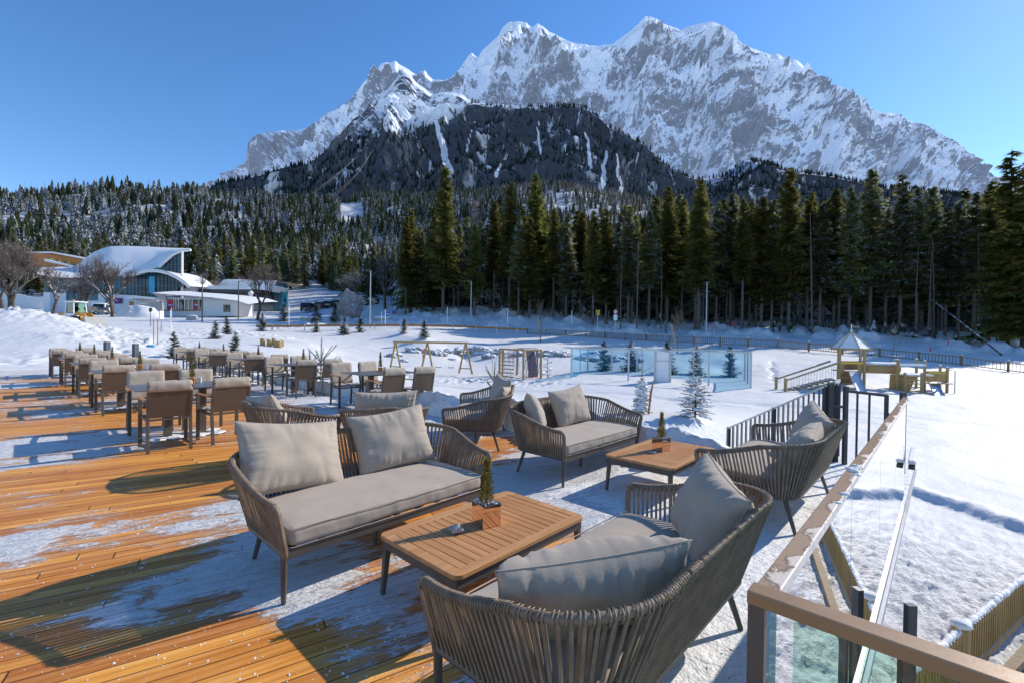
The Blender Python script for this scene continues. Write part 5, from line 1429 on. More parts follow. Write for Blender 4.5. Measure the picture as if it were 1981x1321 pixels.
# ------------------------------------------------------------------ boulders of the bank, rock, stumps
for k, (px, py, r, D) in enumerate(((762, 690, .55, 46), (800, 680, .6, 47), (828, 683, .5, 47), (847, 686, .55, 46), (863, 680, .35, 47), (888, 684, .6, 47), (914, 679, .55, 47), (931, 683, .75, 46.5), (948, 692, .5, 45.5), (966, 683, .6, 46.5), (944, 681, .35, 47), (1006, 687, .5, 45.5), (1062, 688, .6, 45), (1082, 688, .55, 45), (1096, 689, .4, 45), (1127, 696, .55, 44), (1153, 697, .85, 44), (1192, 698, .75, 43.5), (1236, 700, .5, 43), (873, 696, .3, 45.5), (780, 700, .3, 45))):
    p = PD(px, py, hitD(px, py, D, .35)); r *= p.y/D*1.25
    q = MB(); q.blob((0, 0, 0), r, k, .5, 3, 1.3, (1.2, .9, .7)); o = q.build('boulder', M['rock'], smooth=False); o.location = (p.x, p.y+r*.35, h1(p.x, p.y+r*.35)-.1*r)
    tag(o, f'grey boulder of the stone bank, {"behind" if px < 905 or px > 960 else "left of"} the {"swings" if px < 905 else "climbing frame" if px < 1100 else "blue court"}', 'boulder', 'boulders showing through the snow of the bank')
q = MB(); c = PD(676, 593, 82); q.blob((0, 0, 0), 2.35, 12, .45, 4, 1.5, (.78, .6, 1.05))
# flatten into a standing slab
q.v = [(x*(1.0+.12*(z < 0)), y, z*1.0) for x, y, z in q.v]
o = q.build('standing_rock', M['rock_bare'], smooth=False); o.location = (c.x, c.y, h1(c.x, c.y)+1.9); tag(o, 'tall standing rock with a cap of snow on the roundabout', 'rock')
for k, (px, py) in enumerate(((508, 663), (521, 663), (530, 662), (533, 666), (540, 665), (545, 663))):
    p = PD(px, py+2, 31+(.8 if k in (2, 5) else 0)); z = h1(p.x, p.y)
    q = MB(); q.tube([(0, 0, -.3), (0, 0, .44)], .155, 12); o = q.build('log_stump', M['pine']); o.location = (p.x, p.y, z)
    q = MB(); q.blob((0, 0, .45), .155, k, .15, 2, 2, (1, 1, .2)); q.build('snow_cap', M['snow_soft'], o, smooth=True)
    tag(o, 'upright log stump in the smooth snow beyond the dining tables', 'stump', 'ring of upright log stumps')
def stick(px, py_top, py_bot, D, r, mat, name, label, cat, group=None, sink=.4):
    D = hitD(px, py_bot, D, .25); a = PD(px, py_bot, D); b = PD(px, py_top, D); g = h1(a.x, a.y)
    t = MB(); t.tube([(0, 0, -sink), (0, 0, b.z-g)], r, 8); o = t.build(name, mat); o.location = (a.x, a.y, g); tag(o, label, cat, group); return o, b.z-g
for px, yt, yb in ((297, 618, 664), (305, 619, 665)):
    stick(px, yt, yb, 25, .022, M['rail_wood'], 'wooden_stake', 'one of two thin wooden stakes behind the left dining tables', 'stake', 'pair of thin wooden stakes')
q = MB(); q.blob((0, 0, 0), .16, 2, .3, 2, 2, (1.5, 1, .5)); p = G(292, 665, .3); o = q.build('blue_cover', M['cyan'], smooth=True); o.location = (p.x*.62, p.y*.62, h1(p.x*.62, p.y*.62)+.05); tag(o, 'small blue plastic cover lying at the foot of the two stakes', 'cover')
for px, yt, D, w_ in ((207, 661, 15.5, .16), (262, 665, 14.6, .15)):
    p = PD(px, 700, D); zt = PD(px, yt, D).z; g = h1(p.x, p.y); t = thing('bollard_light', ('left' if px < 230 else 'right')+' of the two square grey bollards behind the left dining row', 'bollard', (p.x, p.y, g), .5, 'square bollards beside the terrace')
    q = MB(); q.box((0, 0, (zt-g)/2-.2), (w_, w_, zt-g+.4)); q.build('column', M['lampgrey'], t, bevel=.004)
    q = MB(); q.box((w_*.2, -w_*.51, (zt-g)*.5), (w_*.45, .006, (zt-g)*.98)); q.build('light_panel', M['galv'], t)
# street lamps
for k, (px, yt, yb, D, arm) in enumerate(((716, 525, 632, 66, -.6), (911, 545, 617, 84, -.7), (1366, 547, 645, 70, 0), (391, 532, 618, 70, 0), (461, 545, 620, 75, .9))):
    a = PD(px, yb, D); b = PD(px, yt, D); g = h1(a.x, a.y); h = b.z-g
    t = thing('street_lamp', ['tall street lamp at the middle of the guard rail', 'street lamp at the forest edge left of the bare larch', 'street lamp in front of the forest above the blue court', 'lamp post rising in front of the white kiosk', 'lamp post with short arm right of the kiosk'][k], 'street lamp', (a.x, a.y, g))
    q = MB(); q.tube([(0, 0, -.3), (0, 0, h)], [.11, .07], 8); q.build('pole', M['lampgrey'] if k > 2 else M['galv'], t)
    q = MB(); q.box((arm/2 if arm else 0, 0, h+.03), (max(.6, abs(arm)), .3, .10)); q.build('lamp_head', M['lampgrey'], t)
# marker poles
for k, (px, yt, yb, D, red) in enumerate(((865, 594, 625, 80, 0), (982, 598, 627, 74, 0), (1106, 601, 630, 70, 0), (559, 592, 632, 68, 0), (1050, 0, 0, 0, 0), (986, 608, 622, 80, 1), (1000, 608, 622, 80, 1), (1067, 608, 622, 76, 1), (1382, 628, 650, 62, 1), (1417, 622, 645, 66, 1), (1800, 671, 692, 46, 1), (1834, 659, 680, 50, 1), (818, 676, 709, 41, 1), (676, 606, 622, 74, 1), (332, 595, 622, 60, 0), (330, 600, 640, 60, 0), (490, 588, 625, 70, 0), (738, 603, 630, 80, 0), (745, 600, 632, 80, 0))):
    if not D: continue
    o, h = stick(px, yt, yb, D, .055 if not red else .04, M['signwhite'] if not red else M['galv'], 'snow_marker_pole', f'thin {"red tipped " if red else "pale "}snow marker pole', 'marker pole', ('red tipped' if red else 'pale')+' snow marker poles along the road')
    if red:
        q = MB(); q.tube([(0, 0, h*.55), (0, 0, h+.02)], .055, 8); q.build('red_tip', M['red'], o)
# signs
def sign(px, yt, yb, D, label): 
    a = PD(px, yb, D); g = h1(a.x, a.y); t = thing('road_sign', label, 'sign', (a.x, a.y, g)); h = PD(px, yt, D).z-g
    q = MB(); q.tube([(0, 0, -.3), (0, 0, h)], .045, 6); q.build('post', M['galv'], t); return t, h
def disc(r, z, mat, parent, name, y=-.06, x=0):
    q = MB(); n = 24; q.prism([(x+r*math.cos(2*math.pi*k/n), y, z+r*math.sin(2*math.pi*k/n)) for k in range(n)], (0, .02, 0)); return q.build(name, mat, parent)
def text(body, size, mat, parent, loc, name='lettering', ext=.004):
    c = bpy.data.curves.new(name, 'FONT'); c.body = body; c.size = size; c.extrude = ext; c.align_x = 'CENTER'; c.align_y = 'CENTER'; c.materials.append(mat)
    tmp = bpy.data.objects.new(name, c); COL.objects.link(tmp)
    dg = bpy.context.evaluated_depsgraph_get(); me = bpy.data.meshes.new_from_object(tmp.evaluated_get(dg)); bpy.data.objects.remove(tmp)
    me.materials.clear(); me.materials.append(mat)
    o = bpy.data.objects.new(name, me); COL.objects.link(o); o.parent = parent; o.location = loc; o.rotation_euler = (math.pi/2, 0, 0); return o
for px, lb in ((599, 'round blue sign with white arrow left of the standing rock'), (750, 'round blue sign with white arrow right of the street lamp')):
    t, h = sign(px, 604, 628, 72, lb); d = disc(.36, h-.36, M['blue'], t, 'sign_disc')
    q = MB(); q.box((-.05, -.072, h-.36), (.36, .01, .09)); q.prism([(.10, -.077, h-.20), (.26, -.077, h-.36), (.10, -.077, h-.52)], (0, .01, 0)); q.build('arrow', M['signwhite'], d)
t, h = sign(763, 593, 628, 84, 'blue parking sign with white letter P and a smaller panel below'); q = MB(); q.box((0, -.06, h-.42), (.66, .03, .84)); b = q.build('sign_panel', M['blue'], t)
text('P', .75, M['signwhite'], b, (0, -.085, h-.42)); q = MB(); q.box((0, -.06, h-1.15), (.7, .03, .5)); b = q.build('sign_panel', M['navy'], t); q = MB(); q.box((-.12, -.08, h-1.2), (.2, .01, .2)); q.box((.15, -.08, h-1.2), (.2, .01, .2)); q.build('symbol', M['red'], b)
t, h = sign(1156, 600, 632, 68, 'pair of yellow signs on one post at the forest edge'); q = MB(); q.box((0, -.06, h-.22), (.55, .03, .42)); q.box((.03, -.06, h-.62), (.62, .03, .2)); b = q.build('sign_panel', M['yellow'], t)
q = MB(); q.box((0, -.08, h-.22), (.2, .01, .28)); q.box((.03, -.08, h-.62), (.45, .01, .05)); q.build('symbol', M['dark'], b)
t, h = sign(1190, 599, 636, 66, 'round red rimmed white sign above a white panel at the forest edge'); d = disc(.30, h-.35, M['red'], t, 'sign_disc'); disc(.21, h-.35, M['signwhite'], d, 'sign_face', -.075); disc(.07, h-.35, M['lampgrey'], d, 'symbol', -.085)
q = MB(); q.box((0, -.06, h-1.15), (.52, .03, .78)); q.build('sign_panel', M['signwhite'], t)
t, h = sign(789, 583, 600, 92, 'small yellow and green notice on a post before the dark trees'); q = MB(); q.box((0, -.06, h-.3), (.5, .03, .35)); q.build('sign_panel', M['yellow'], t); q = MB(); q.box((0, -.06, h-.7), (.5, .03, .3)); q.build('sign_panel', M['green'], t)
o_, h = stick(1288, 620, 645, 63, .17, M['green'], 'waste_column', 'dark green cylindrical waste bin behind the picket fence', 'waste bin')
for px, D, yb in ((1047, 60, 660), (1312, 50, 674)):
    a = PD(px, yb, D); g = h1(a.x, a.y); q = MB(); q.tube([(0, 0, -.3), (-.75 if px > 1200 else -.5, .1, 3.2)], .07, 8); o = q.build('support_stake', M['pine']); o.location = (a.x, a.y, g)
    tag(o, 'slanting wooden stake beside a young tree '+('behind the blue court' if px > 1200 else 'above the climbing frame'), 'stake')
# ------------------------------------------------------------------ conifers
def conifer(h, R, bare, seed, dens=1.0, droop=.25, snow_mat=False, upturn=0.0, twig=1.0, levels=None, power=.8, thin=0.0):
    """trunk and crown meshes; branches in whorls, each a spine with hanging twigs"""
    rr = random.Random(seed); tk = MB(); cr = MB()
    bend = rr.uniform(-.02, .02)*h
    tk.tube([(0, 0, -.5), (0, 0, h*.3), (bend*.5, 0, h*.65), (bend, 0, h)], [h*.0115, h*.0095, h*.006, .01], 7)
    z = bare*h; lv = 0
    step = (h*(1-bare))/(levels or int(46*dens))
    # dead lower branches
    if bare > .2:
        for k in range(int(38)):
            zz = rr.uniform(.08, bare+.12)*h; a = rr.uniform(0, 6.283); L = R*rr.uniform(.25, .8)
            d = Vector((math.cos(a), math.sin(a), rr.uniform(-.35, .05))); tk.tube([(0, 0, zz), d*L*.5+Vector((0, 0, zz)), d*L+Vector((0, 0, zz-.1*L))], [.03, .02, .006], 3, cap=False)
    while z < h*.985:
        f = (z-bare*h)/(h*(1-bare))
        prof = (1-f)**power*min(1, .45+f*4.0) if bare > .15 else (1-f)**power
        L0 = R*prof*rr.uniform(.8, 1.12)+.12*R*(.5 if f > .9 else 1)*.5
        nb = max(3, int((6.5 if f < .8 else 5)*(1-.3*thin)))
        for b in range(nb):
            if rr.random() < .08+thin*.3: continue
            a = rr.uniform(0, 6.283); L = L0*rr.uniform(.55, 1.18)
            up = lerp(-droop*.7, .55, f**1.3)+rr.uniform(-.1, .1)+upturn
            dirh = Vector((math.cos(a), math.sin(a), 0)); side = Vector((-math.sin(a), math.cos(a), 0))
            p0 = Vector((bend*f*.8, 0, z+rr.uniform(-.5, .5)*step))
            n = 5; prev = None
            for s in range(n+1):
                t = s/n; p = p0+dirh*L*t+Z*(up*L*t-droop*L*(t*t)*.6+droop*.45*L*t**4)
                wd = L*.24*(1-t)**.7*twig+.035*R
                if prev is not None:
                    q0, w0 = prev
                    # flat spray
                    cr.poly([q0-side*w0*.5, q0+side*w0*.5, p+side*wd*.5, p-side*wd*.5])
                    for sd in (-1, 1):
                        for e in range(2):
                            c = q0.lerp(p, rr.random()); l2 = (wd+.05*R)*rr.uniform(.8, 2.0)
                            tip = c+side*sd*l2+dirh*l2*rr.uniform(.3, .9)-Z*l2*rr.uniform(.05, .55)
                            cr.poly([c-dirh*l2*.22, c+dirh*l2*.22, tip])
                    if rr.random() < .6:
                        c = q0.lerp(p, rr.random()); l2 = wd*rr.uniform(.6, 1.3)
                        cr.poly([c-dirh*l2*.4, c+dirh*l2*.4, c+side*rr.uniform(-.3, .3)*l2-Z*l2*1.2])
                prev = (p, wd)
        z += step*rr.uniform(.75, 1.25)
    # leader
    cr.poly([(bend-.04*R, 0, h*.96), (bend+.04*R, 0, h*.96), (bend, 0, h*1.012)])
    return tk, cr
def conifer_proto(name, mats, **k):
    tk, cr = conifer(**k); return tk.mesh(name+'_trunk', mats[0]), cr.mesh(name+'_crown', mats[1])
def place_tree(protos, loc, h, h0, label, group=None, rz=None, cat='tree', name='spruce_tree', wide=1.0):
    t = thing(name, label, cat, loc, rz if rz is not None else random.uniform(0, 6.28), group); s = h/h0; t.scale = (s*wide, s*wide, s)
    for me, nm in zip(protos, ('trunk', 'crown')):
        o = bpy.data.objects.new(nm, me); COL.objects.link(o); o.parent = t
    return t
BK = M['bark']; BD = M['bark_d']
PT_G = [conifer_proto(f'spruce{i}', (BK, M['fol']), h=25, R=r, bare=b, seed=30+i, dens=1.0) for i, (r, b) in enumerate(((4.4, .28), (3.8, .34), (4.2, .20), (3.5, .38)))]
PT_S = [conifer_proto(f'snowspruce{i}', (BK, M['fol_snow']), h=25, R=r, bare=b, seed=40+i, dens=1.0) for i, (r, b) in enumerate(((4.3, .30), (3.7, .36), (4.1, .24)))]
FULL_G = [conifer_proto(f'fullspruce{i}', (BD, M['fol']), h=25, R=4.4, bare=.08, seed=50+i, dens=.9) for i in range(2)]
FULL_S = [conifer_proto(f'fullsnow{i}', (BD, M['fol_snow']), h=25, R=4.4, bare=.06, seed=60+i, dens=.85) for i in range(3)]
tr = random.Random(77)
FG = 'spruces standing along the forest edge'
NAMED = {857: 'tall yellow green spruce standing alone left of the bare larch', 1948: 'tallest dark spruce at the right end of the forest', 1035: 'tall open spruce rising above its neighbours behind the climbing frame',
         1350: 'tall pale green spruce behind the blue court', 1525: 'tall spruce with long bare trunk left of the play tower', 1682: 'tall spruce with pointed crown above the play tower',
         985: 'tall spruce just right of the bare larch', 793: 'dark full spruce at the left end of the forest', 1290: 'tall spruce left of the pale green one'}
majors = [(793, 402, 600, 92, 'F'), (838, 445, 600, 94, 'F'), (857, 318, 600, 88, 'G'), (955, 385, 606, 90, 'G'), (985, 352, 606, 88, 'G'), (1010, 400, 612, 86, 'F'), (1035, 334, 612, 90, 'G'), (1070, 400, 615, 86, 'G'), (1095, 412, 614, 84, 'S'),
 (1122, 408, 618, 88, 'G'), (1172, 402, 622, 82, 'G'), (1195, 430, 626, 86, 'S'), (1222, 398, 628, 82, 'G'), (1255, 405, 632, 80, 'S'), (1290, 358, 634, 82, 'G'), (1318, 380, 632, 84, 'G'), (1350, 345, 634, 76, 'G'), (1385, 392, 634, 80, 'S'), (1412, 372, 640, 80, 'S'),
 (1435, 380, 640, 76, 'G'), (1462, 398, 642, 78, 'G'), (1492, 385, 645, 76, 'S'), (1525, 322, 648, 74, 'G'), (1560, 385, 648, 76, 'G'), (1585, 395, 650, 74, 'S'), (1612, 362, 652, 76, 'G'), (1642, 358, 652, 72, 'S'), (1682, 325, 656, 72, 'S'), (1712, 400, 658, 72, 'S'),
 (1740, 335, 662, 70, 'S'), (1772, 362, 662, 70, 'S'), (1798, 358, 664, 70, 'S'), (1828, 398, 666, 68, 'S'), (1852, 385, 668, 68, 'S'), (1882, 370, 672, 66, 'S'), (1912, 345, 676, 64, 'G'), (1948, 288, 682, 60, 'F'), (1978, 310, 688, 58, 'F'), (2010, 330, 690, 58, 'G')]
for i, (px, yt, yb, D, k) in enumerate(majors):
    p = PD(px, yb, D); g = h1(p.x, p.y); h = PD(px, yt, D).z-g
    pr = {'G': PT_G, 'S': PT_S, 'F': FULL_G}[k][i % (4 if k == 'G' else 3 if k == 'S' else 2)]
    lb = NAMED.get(px)
    place_tree(pr, (p.x, p.y, g), h, 25, lb or ('snow dusted spruce in the front rank of the forest edge' if k == 'S' else 'dark green spruce in the front rank of the forest edge'),
               FG+(' with snow on the boughs' if k == 'S' else ''), wide=.92 if k != 'F' else 1.05)
for row, (n, Da, Db) in enumerate(((42, 80, 92), (44, 94, 110))):
    for k in range(n):
        px = 760+(k+tr.random())*(1300/n); base = np.interp(px, (760, 1000, 1300, 1600, 1981), (598, 606, 625, 640, 668))-row*5
        D = lerp(Da, Db, tr.random())*np.interp(px, (760, 2000), (1.08, .82)); yt = np.interp(px, (760, 900, 1200, 1500, 1800, 2000), (430, 420, 405, 398, 390, 370))+tr.uniform(-28, 45)
        p = PD(px, base, D); g = h1(p.x, p.y); h = PD(px, yt, D).z-g; S = tr.random() < (.35 if px < 1400 else .65)
        place_tree((PT_S if S else PT_G)[k % 3], (p.x, p.y, g), h, 25, ('snow dusted' if S else 'dark green')+' spruce standing further inside the forest', 'spruces further inside the forest'+(' with snow on the boughs' if S else ''), wide=tr.uniform(.85, 1.1))
# slender bare trunks inside the forest on the right
tm = MB(); tm.tube([(0, 0, -.5), (.1, 0, 8), (0, .1, 17)], [.12, .085, .03], 6)
rr = random.Random(5)
for k in range(30):
    zz = rr.uniform(2, 15); a = rr.uniform(0, 6.28); tm.tube([(0, 0, zz), (math.cos(a)*.9, math.sin(a)*.9, zz-.2)], [.02, .006], 3, cap=False)
tmm = tm.mesh('thin_trunk', BK)
for k in range(30):
    px = tr.uniform(1180, 2000); D = tr.uniform(66, 88)*np.interp(px, (760, 2000), (1.15, .85)); yb = np.interp(px, (760, 1000, 1300, 1600, 1981), (602, 612, 636, 652, 684))
    p = PD(px, yb, D+4); o = bpy.data.objects.new('thin_tree', tmm); COL.objects.link(o); o.location = (p.x, p.y, h1(p.x, p.y)); o.rotation_euler = (tr.uniform(-.03, .03), tr.uniform(-.03, .03), tr.uniform(0, 6)); o.scale = (1, 1, tr.uniform(.7, 1.05))
    tag(o, 'slender bare trunk standing between the spruces of the forest edge', 'tree', 'slender bare trunks at the forest edge')
a = PD(1797, 576, 66); b = PD(1938, 684, 52); q = MB(); b.z = h1(b.x, b.y)+.1; q.tube([a, a.lerp(b, .5)+Z*.05, b], [.05, .08, .10], 7); o = q.build('fallen_trunk', M['bark_snow'], smooth=True)
tag(o, 'snow lined fallen trunk leaning slantwise against the right hand trees', 'fallen tree')

# ---------------- numpy mass of trees (far woods)
def spiky(skirts, n, seed):
    r = np.random.RandomState(seed); V = []; Fc = []
    for s in range(skirts):
        f = s/skirts; zt = min(1.0, .02+(1-f)*1.0+.05) if s else 1.0
        ztop = 1-f*.80+.02 if s else 1.0; zb = 1-(f+1.25/skirts)*.90
        rad = .035+(f+1/skirts)*.165
        a0 = r.rand()*6.28; ap = len(V); V.append((r.uniform(-.008, .008), r.uniform(-.008, .008), min(1, ztop+.05)))
        ring = []
        for k in range(2*n):
            rk = rad*(r.uniform(.85, 1.25) if k % 2 == 0 else r.uniform(.45, .65)); a = a0+k*math.pi/n+r.uniform(-.1, .1)
            ring.append(len(V)); V.append((rk*math.cos(a), rk*math.sin(a), zb+(-.02 if k % 2 == 0 else .045)+r.uniform(-.012, .012)))
        for k in range(2*n): Fc.append((ap, ring[k], ring[(k+1) % (2*n)]))
    return np.array(V), np.array(Fc)
def larchlike(seed):
    r = np.random.RandomState(seed); V = []; Fc = []
    for k in range(46):
        z = r.uniform(.15, .97); R = .15*(1-z)**.7+.01; a = r.rand()*6.28; b = len(V)
        d = np.array([math.cos(a), math.sin(a), .35]); s = np.array([-math.sin(a), math.cos(a), 0])*.012; c = np.array([0, 0, z])
        V += [tuple(c-s), tuple(c+s), tuple(c+d*R)]; Fc.append((b, b+1, b+2))
    b = len(V); V += [(-.008, 0, 0), (.008, 0, 0), (0, 0, 1), (0, -.008, 0), (0, .008, 0)]; Fc += [(b, b+1, b+2), (b+3, b+4, b+2)]
    return np.array(V), np.array(Fc)
def mass(name, pts, hs_, kind, label, tmpl):
    """pts Nx3, heights, kind 0 green 1 snowy 2 larch"""
    VV = []; FF = []; CC = []; off = 0
    r = np.random.RandomState(3)
    for p, h, k in zip(pts, hs_, kind):
        T = tmpl[2 if k == 2 else 0]; V, Fc = T[r.randint(len(T))]
        a = r.rand()*6.28; c, s = math.cos(a), math.sin(a); wv = r.uniform(.8, 1.25)*h
        X = np.stack([(V[:, 0]*c-V[:, 1]*s)*wv+p[0], (V[:, 0]*s+V[:, 1]*c)*wv+p[1], V[:, 2]*h+p[2]], 1)
        VV.append(X); FF.append(Fc+off); off += len(V)
        CC.append(np.tile([[k/2.0, r.rand(), 0, 1]], (len(V), 1)))
    me = np_mesh(name, np.concatenate(VV), np.concatenate(FF), False)
    ca = me.color_attributes.new('kind', 'FLOAT_COLOR', 'POINT'); ca.data.foreach_set('color', np.concatenate(CC).astype(np.float32).ravel())
    me.materials.append(M['mass']); o = bpy.data.objects.new(name, me); COL.objects.link(o); tag(o, label, 'woodland', kind='stuff'); return o
def mass_mat(name='far_woods', tint=(1, 1, 1), haze=0.0, snowy=1.0):
    m = NT(name); at = m.n('Attribute', attribute_name='kind'); sp = m.n('SeparateColor', {'Color': at.outputs['Color']}); kd = sp.outputs[0]; rn = sp.outputs[1]
    g = m.t.nodes.new('ShaderNodeNewGeometry'); nz = m.math('ABSOLUTE', m.n('SeparateXYZ', {'Vector': g.outputs['Normal']}).outputs[2])
    v = m.world(); n1 = m.noise(v, .55, 5, .75); n2 = m.noise(v, 1.6, 4, .7)
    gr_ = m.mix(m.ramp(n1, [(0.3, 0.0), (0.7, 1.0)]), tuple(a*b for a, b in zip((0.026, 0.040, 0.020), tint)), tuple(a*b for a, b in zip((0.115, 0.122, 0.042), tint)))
    gr_ = m.mix(m.math('MULTIPLY', rn, .6), gr_, (0.025, 0.04, 0.03))
    la = m.mix(n1, (0.12, 0.075, 0.05), (0.32, 0.21, 0.145))
    sel2 = m.math('GREATER_THAN', kd, .75); sel1 = m.math('MULTIPLY', m.math('GREATER_THAN', kd, .25), m.math('SUBTRACT', 1.0, sel2))
    reg = m.ramp(m.noise(m.world((.016, .016, .016)), 1.0, 4, .6), [(0.35, 0.45), (0.65, 1.25)])
    gr_ = m.mix(1.0, gr_, reg, 'MULTIPLY')
    c = m.mix(sel2, gr_, la)
    th = m.math('SUBTRACT', m.math('ADD', m.math('MULTIPLY', n2, 1.0), m.math('MULTIPLY', m.math('SUBTRACT', nz, .4), .45)), m.math('ADD', 0.62, m.math('MULTIPLY', sel1, -0.17*snowy)))
    k = m.ramp(th, [(0.0, 0.0), (0.06, 1.0)])
    k = m.math('MULTIPLY', k, m.math('SUBTRACT', 1.0, m.math('MULTIPLY', sel2, .6)))
    c = m.mix(m.math('MULTIPLY', k, .9), c, (0.66, 0.70, 0.78))
    if haze: c = m.mix(haze, c, (0.10, 0.20, 0.40))  # distance haze tinted into the tree colour
    return m.fin(c, 0.85, spec=.1, trans=.3)
M['mass'] = mass_mat()
TM = {0: [spiky(5, 5, s) for s in range(5)], 2: [larchlike(s) for s in range(4)]}
TMF = {0: [spiky(8, 7, s+20) for s in range(6)], 2: [larchlike(s+10) for s in range(4)]}
def piste(px, py):      # clearings of the ski run
    return (655 < px < 700 and 395 < py < 448) or (745 < px < 760 and 405 < py < 425) or (1070 < px < 1100 and 398 < py < 415)
def to_px(x, y, z):     # survey check only: which clearing a point lies in
    return 990.5+x/y*900, 651-(z-HC)/y*900+(x/y)*900*.013
r = np.random.RandomState(12)
def scatter(n, a0, a1, d0, d1, pw=1.0):
    az = np.radians(r.uniform(a0, a1, n)); d = d0*(d1/d0)**(r.rand(n)**pw); x = np.tan(az)*d; return x, d
# hill woods, nearer flank
x, y = scatter(9000, -56, 10, 150, 520, .75); z = hz(x, y)
ppx, ppy = to_px(x, y, z)
cl = np.array([piste(a, b) or (b > 575) for a, b in zip(ppx, ppy)])
ok = ~cl & ((ppx < 790) | (y > 180)) & (~((ppx > 560) & (ppx < 640) & (ppy > 545)))
x, y, z = x[ok], y[ok], z[ok]
sn = fbm(x/60, y/60, 4, 61); lr = fbm(x/45, y/45, 4, 71)
kd = np.where(r.rand(len(x)) < .52+sn*1.2, 1, 0); kd = np.where(r.rand(len(x)) < .16+np.maximum(0, lr)*.9, 2, kd)
gap = fbm(x/28, y/28, 3, 91) > -.34
x, y, z, kd = x[gap], y[gap], z[gap], kd[gap]
mass('hill_woods', np.stack([x, y, z-.5], 1), r.uniform(6.5, 12.5, len(x))*(1.1+fbm(x/35, y/35, 3, 95)*.7), kd, 'mixed spruce and larch woods covering the hillside behind the buildings', TMF)
# upper woods and larch ridge
x, y = scatter(8500, -30, 48, 380, 830, .65); z = hz(x, y); ppx, ppy = to_px(x, y, z)
ok = ~np.array([piste(a, b) for a, b in zip(ppx, ppy)]); x, y, z, ppx = x[ok], y[ok], z[ok], ppx[ok]
lr = fbm(x/90, y/90, 4, 81); kd = np.where(r.rand(len(x)) < .5, 1, 0); kd = np.where(r.rand(len(x)) < np.where(ppx > 980, .72, .2)+lr*.5, 2, kd)
mass('upper_woods', np.stack([x, y, z-.5], 1), r.uniform(10, 16, len(x)), kd, 'far larch and spruce woods on the ridge below the mountain', TM)
# forest interior behind the front ranks
x = []; 
az = np.radians(r.uniform(-13, 49, 620)); d = r.uniform(100, 175, 620)*np.interp(np.degrees(az), (-13, 49), (1.05, .75)); x = np.tan(az)*d; y = d; z = hz(x, y)
mass('forest_interior', np.stack([x, y, z-.3], 1), r.uniform(16, 22, len(x)), np.where(r.rand(len(x)) < .3, 1, 0), 'deep dark interior of the spruce forest', TMF)
# undergrowth along the forest foot
x = r.uniform(-8, 62, 420); y = np.interp(x, (-8, 20, 62), (100, 86, 62))+r.uniform(-2, 14, 420); z = hz(x, y)
mass('undergrowth', np.stack([x, y, z-.1], 1), r.uniform(.7, 3.0, len(x)), np.where(r.rand(len(x)) < .5, 1, 2), 'low snowy saplings and brush under the forest edge', TM)
# trees on the spur: sampled on its surface
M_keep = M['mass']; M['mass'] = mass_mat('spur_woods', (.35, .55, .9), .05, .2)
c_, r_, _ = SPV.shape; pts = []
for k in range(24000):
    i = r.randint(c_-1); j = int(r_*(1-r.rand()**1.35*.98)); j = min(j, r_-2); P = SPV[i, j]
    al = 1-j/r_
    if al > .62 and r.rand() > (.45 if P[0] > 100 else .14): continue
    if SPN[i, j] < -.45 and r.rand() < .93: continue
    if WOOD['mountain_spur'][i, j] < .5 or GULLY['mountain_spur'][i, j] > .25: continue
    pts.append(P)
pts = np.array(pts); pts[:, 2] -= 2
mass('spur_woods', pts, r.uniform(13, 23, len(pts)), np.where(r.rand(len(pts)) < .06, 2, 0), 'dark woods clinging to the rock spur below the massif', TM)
M['mass'] = M_keep
# individual spruces behind the buildings
for k in range(74):
    px = 20+k*10.2+tr.uniform(-8, 8); D = tr.uniform(128, 175); 
    if 560 < px < 640: D += 25
    p = PD(px, 560, D); g = h1(p.x, p.y); S = tr.random() < .62; h = tr.uniform(11, 19)
    place_tree((FULL_S if S else FULL_G)[k % 2], (p.x, p.y, g), h, 25, ('snow laden' if S else 'dark green')+' spruce at the foot of the hillside behind the buildings', ('snow laden' if S else 'dark green')+' spruces at the foot of the hillside')
# little planted spruces of the gardens
LS = [conifer_proto(f'youngspruce{i}', (BK, M['fol_young']), h=2.2, R=.78, bare=.03, seed=80+i, dens=.5, droop=.05, upturn=.15, twig=1.0, power=.95) for i in range(3)]
for k, (px, yt, yb, D, lb) in enumerate(((336, 640, 690, 19.5, 'young spruce at the left end of the right hand dining row'), (455, 640, 688, 21, 'full young spruce behind the far dining tables'), (417, 618, 656, 34, 'young spruce on the heaped snow, left of its neighbour'), (438, 612, 646, 38, 'small young spruce on the heaped snow, behind two others'),
      (508, 604, 641, 55, 'small spruce at the left end of the wooden guard rail'), (613, 612, 643, 55, 'first small snowy spruce in front of the guard rail'), (666, 610, 648, 52, 'second small snowy spruce in front of the guard rail'), (696, 608, 643, 55, 'third small snowy spruce in front of the guard rail'), (782, 615, 645, 54, 'fourth small snowy spruce in front of the guard rail'), (821, 617, 654, 50, 'fifth small snowy spruce in front of the guard rail'),
      (549, 585, 622, 74, 'first small spruce on the roundabout left of the standing rock'), (612, 583, 622, 78, 'second small spruce on the roundabout left of the standing rock'), (648, 585, 622, 77, 'third small spruce leaning by the standing rock'), (1168, 660, 716, 38, 'blue tinted spruce seen through the left part of the court netting'), (1221, 658, 716, 38, 'second spruce seen through the court netting'), (1290, 660, 722, 37, 'spruce seen right of the court door'), (1346, 668, 724, 36, 'fourth spruce behind the court netting'), (1411, 668, 728, 35, 'spruce behind the right end of the court netting'))):
    D = hitD(px, yb, D, .3); p = PD(px, yb, D); g = h1(p.x, p.y); h = PD(px, yt, D).z-g
    place_tree(LS[k % 3], (p.x, p.y, g-.05), h, 2.2, lb, 'young spruces planted around the grounds', cat='young spruce', name='young_spruce', wide=1.1)
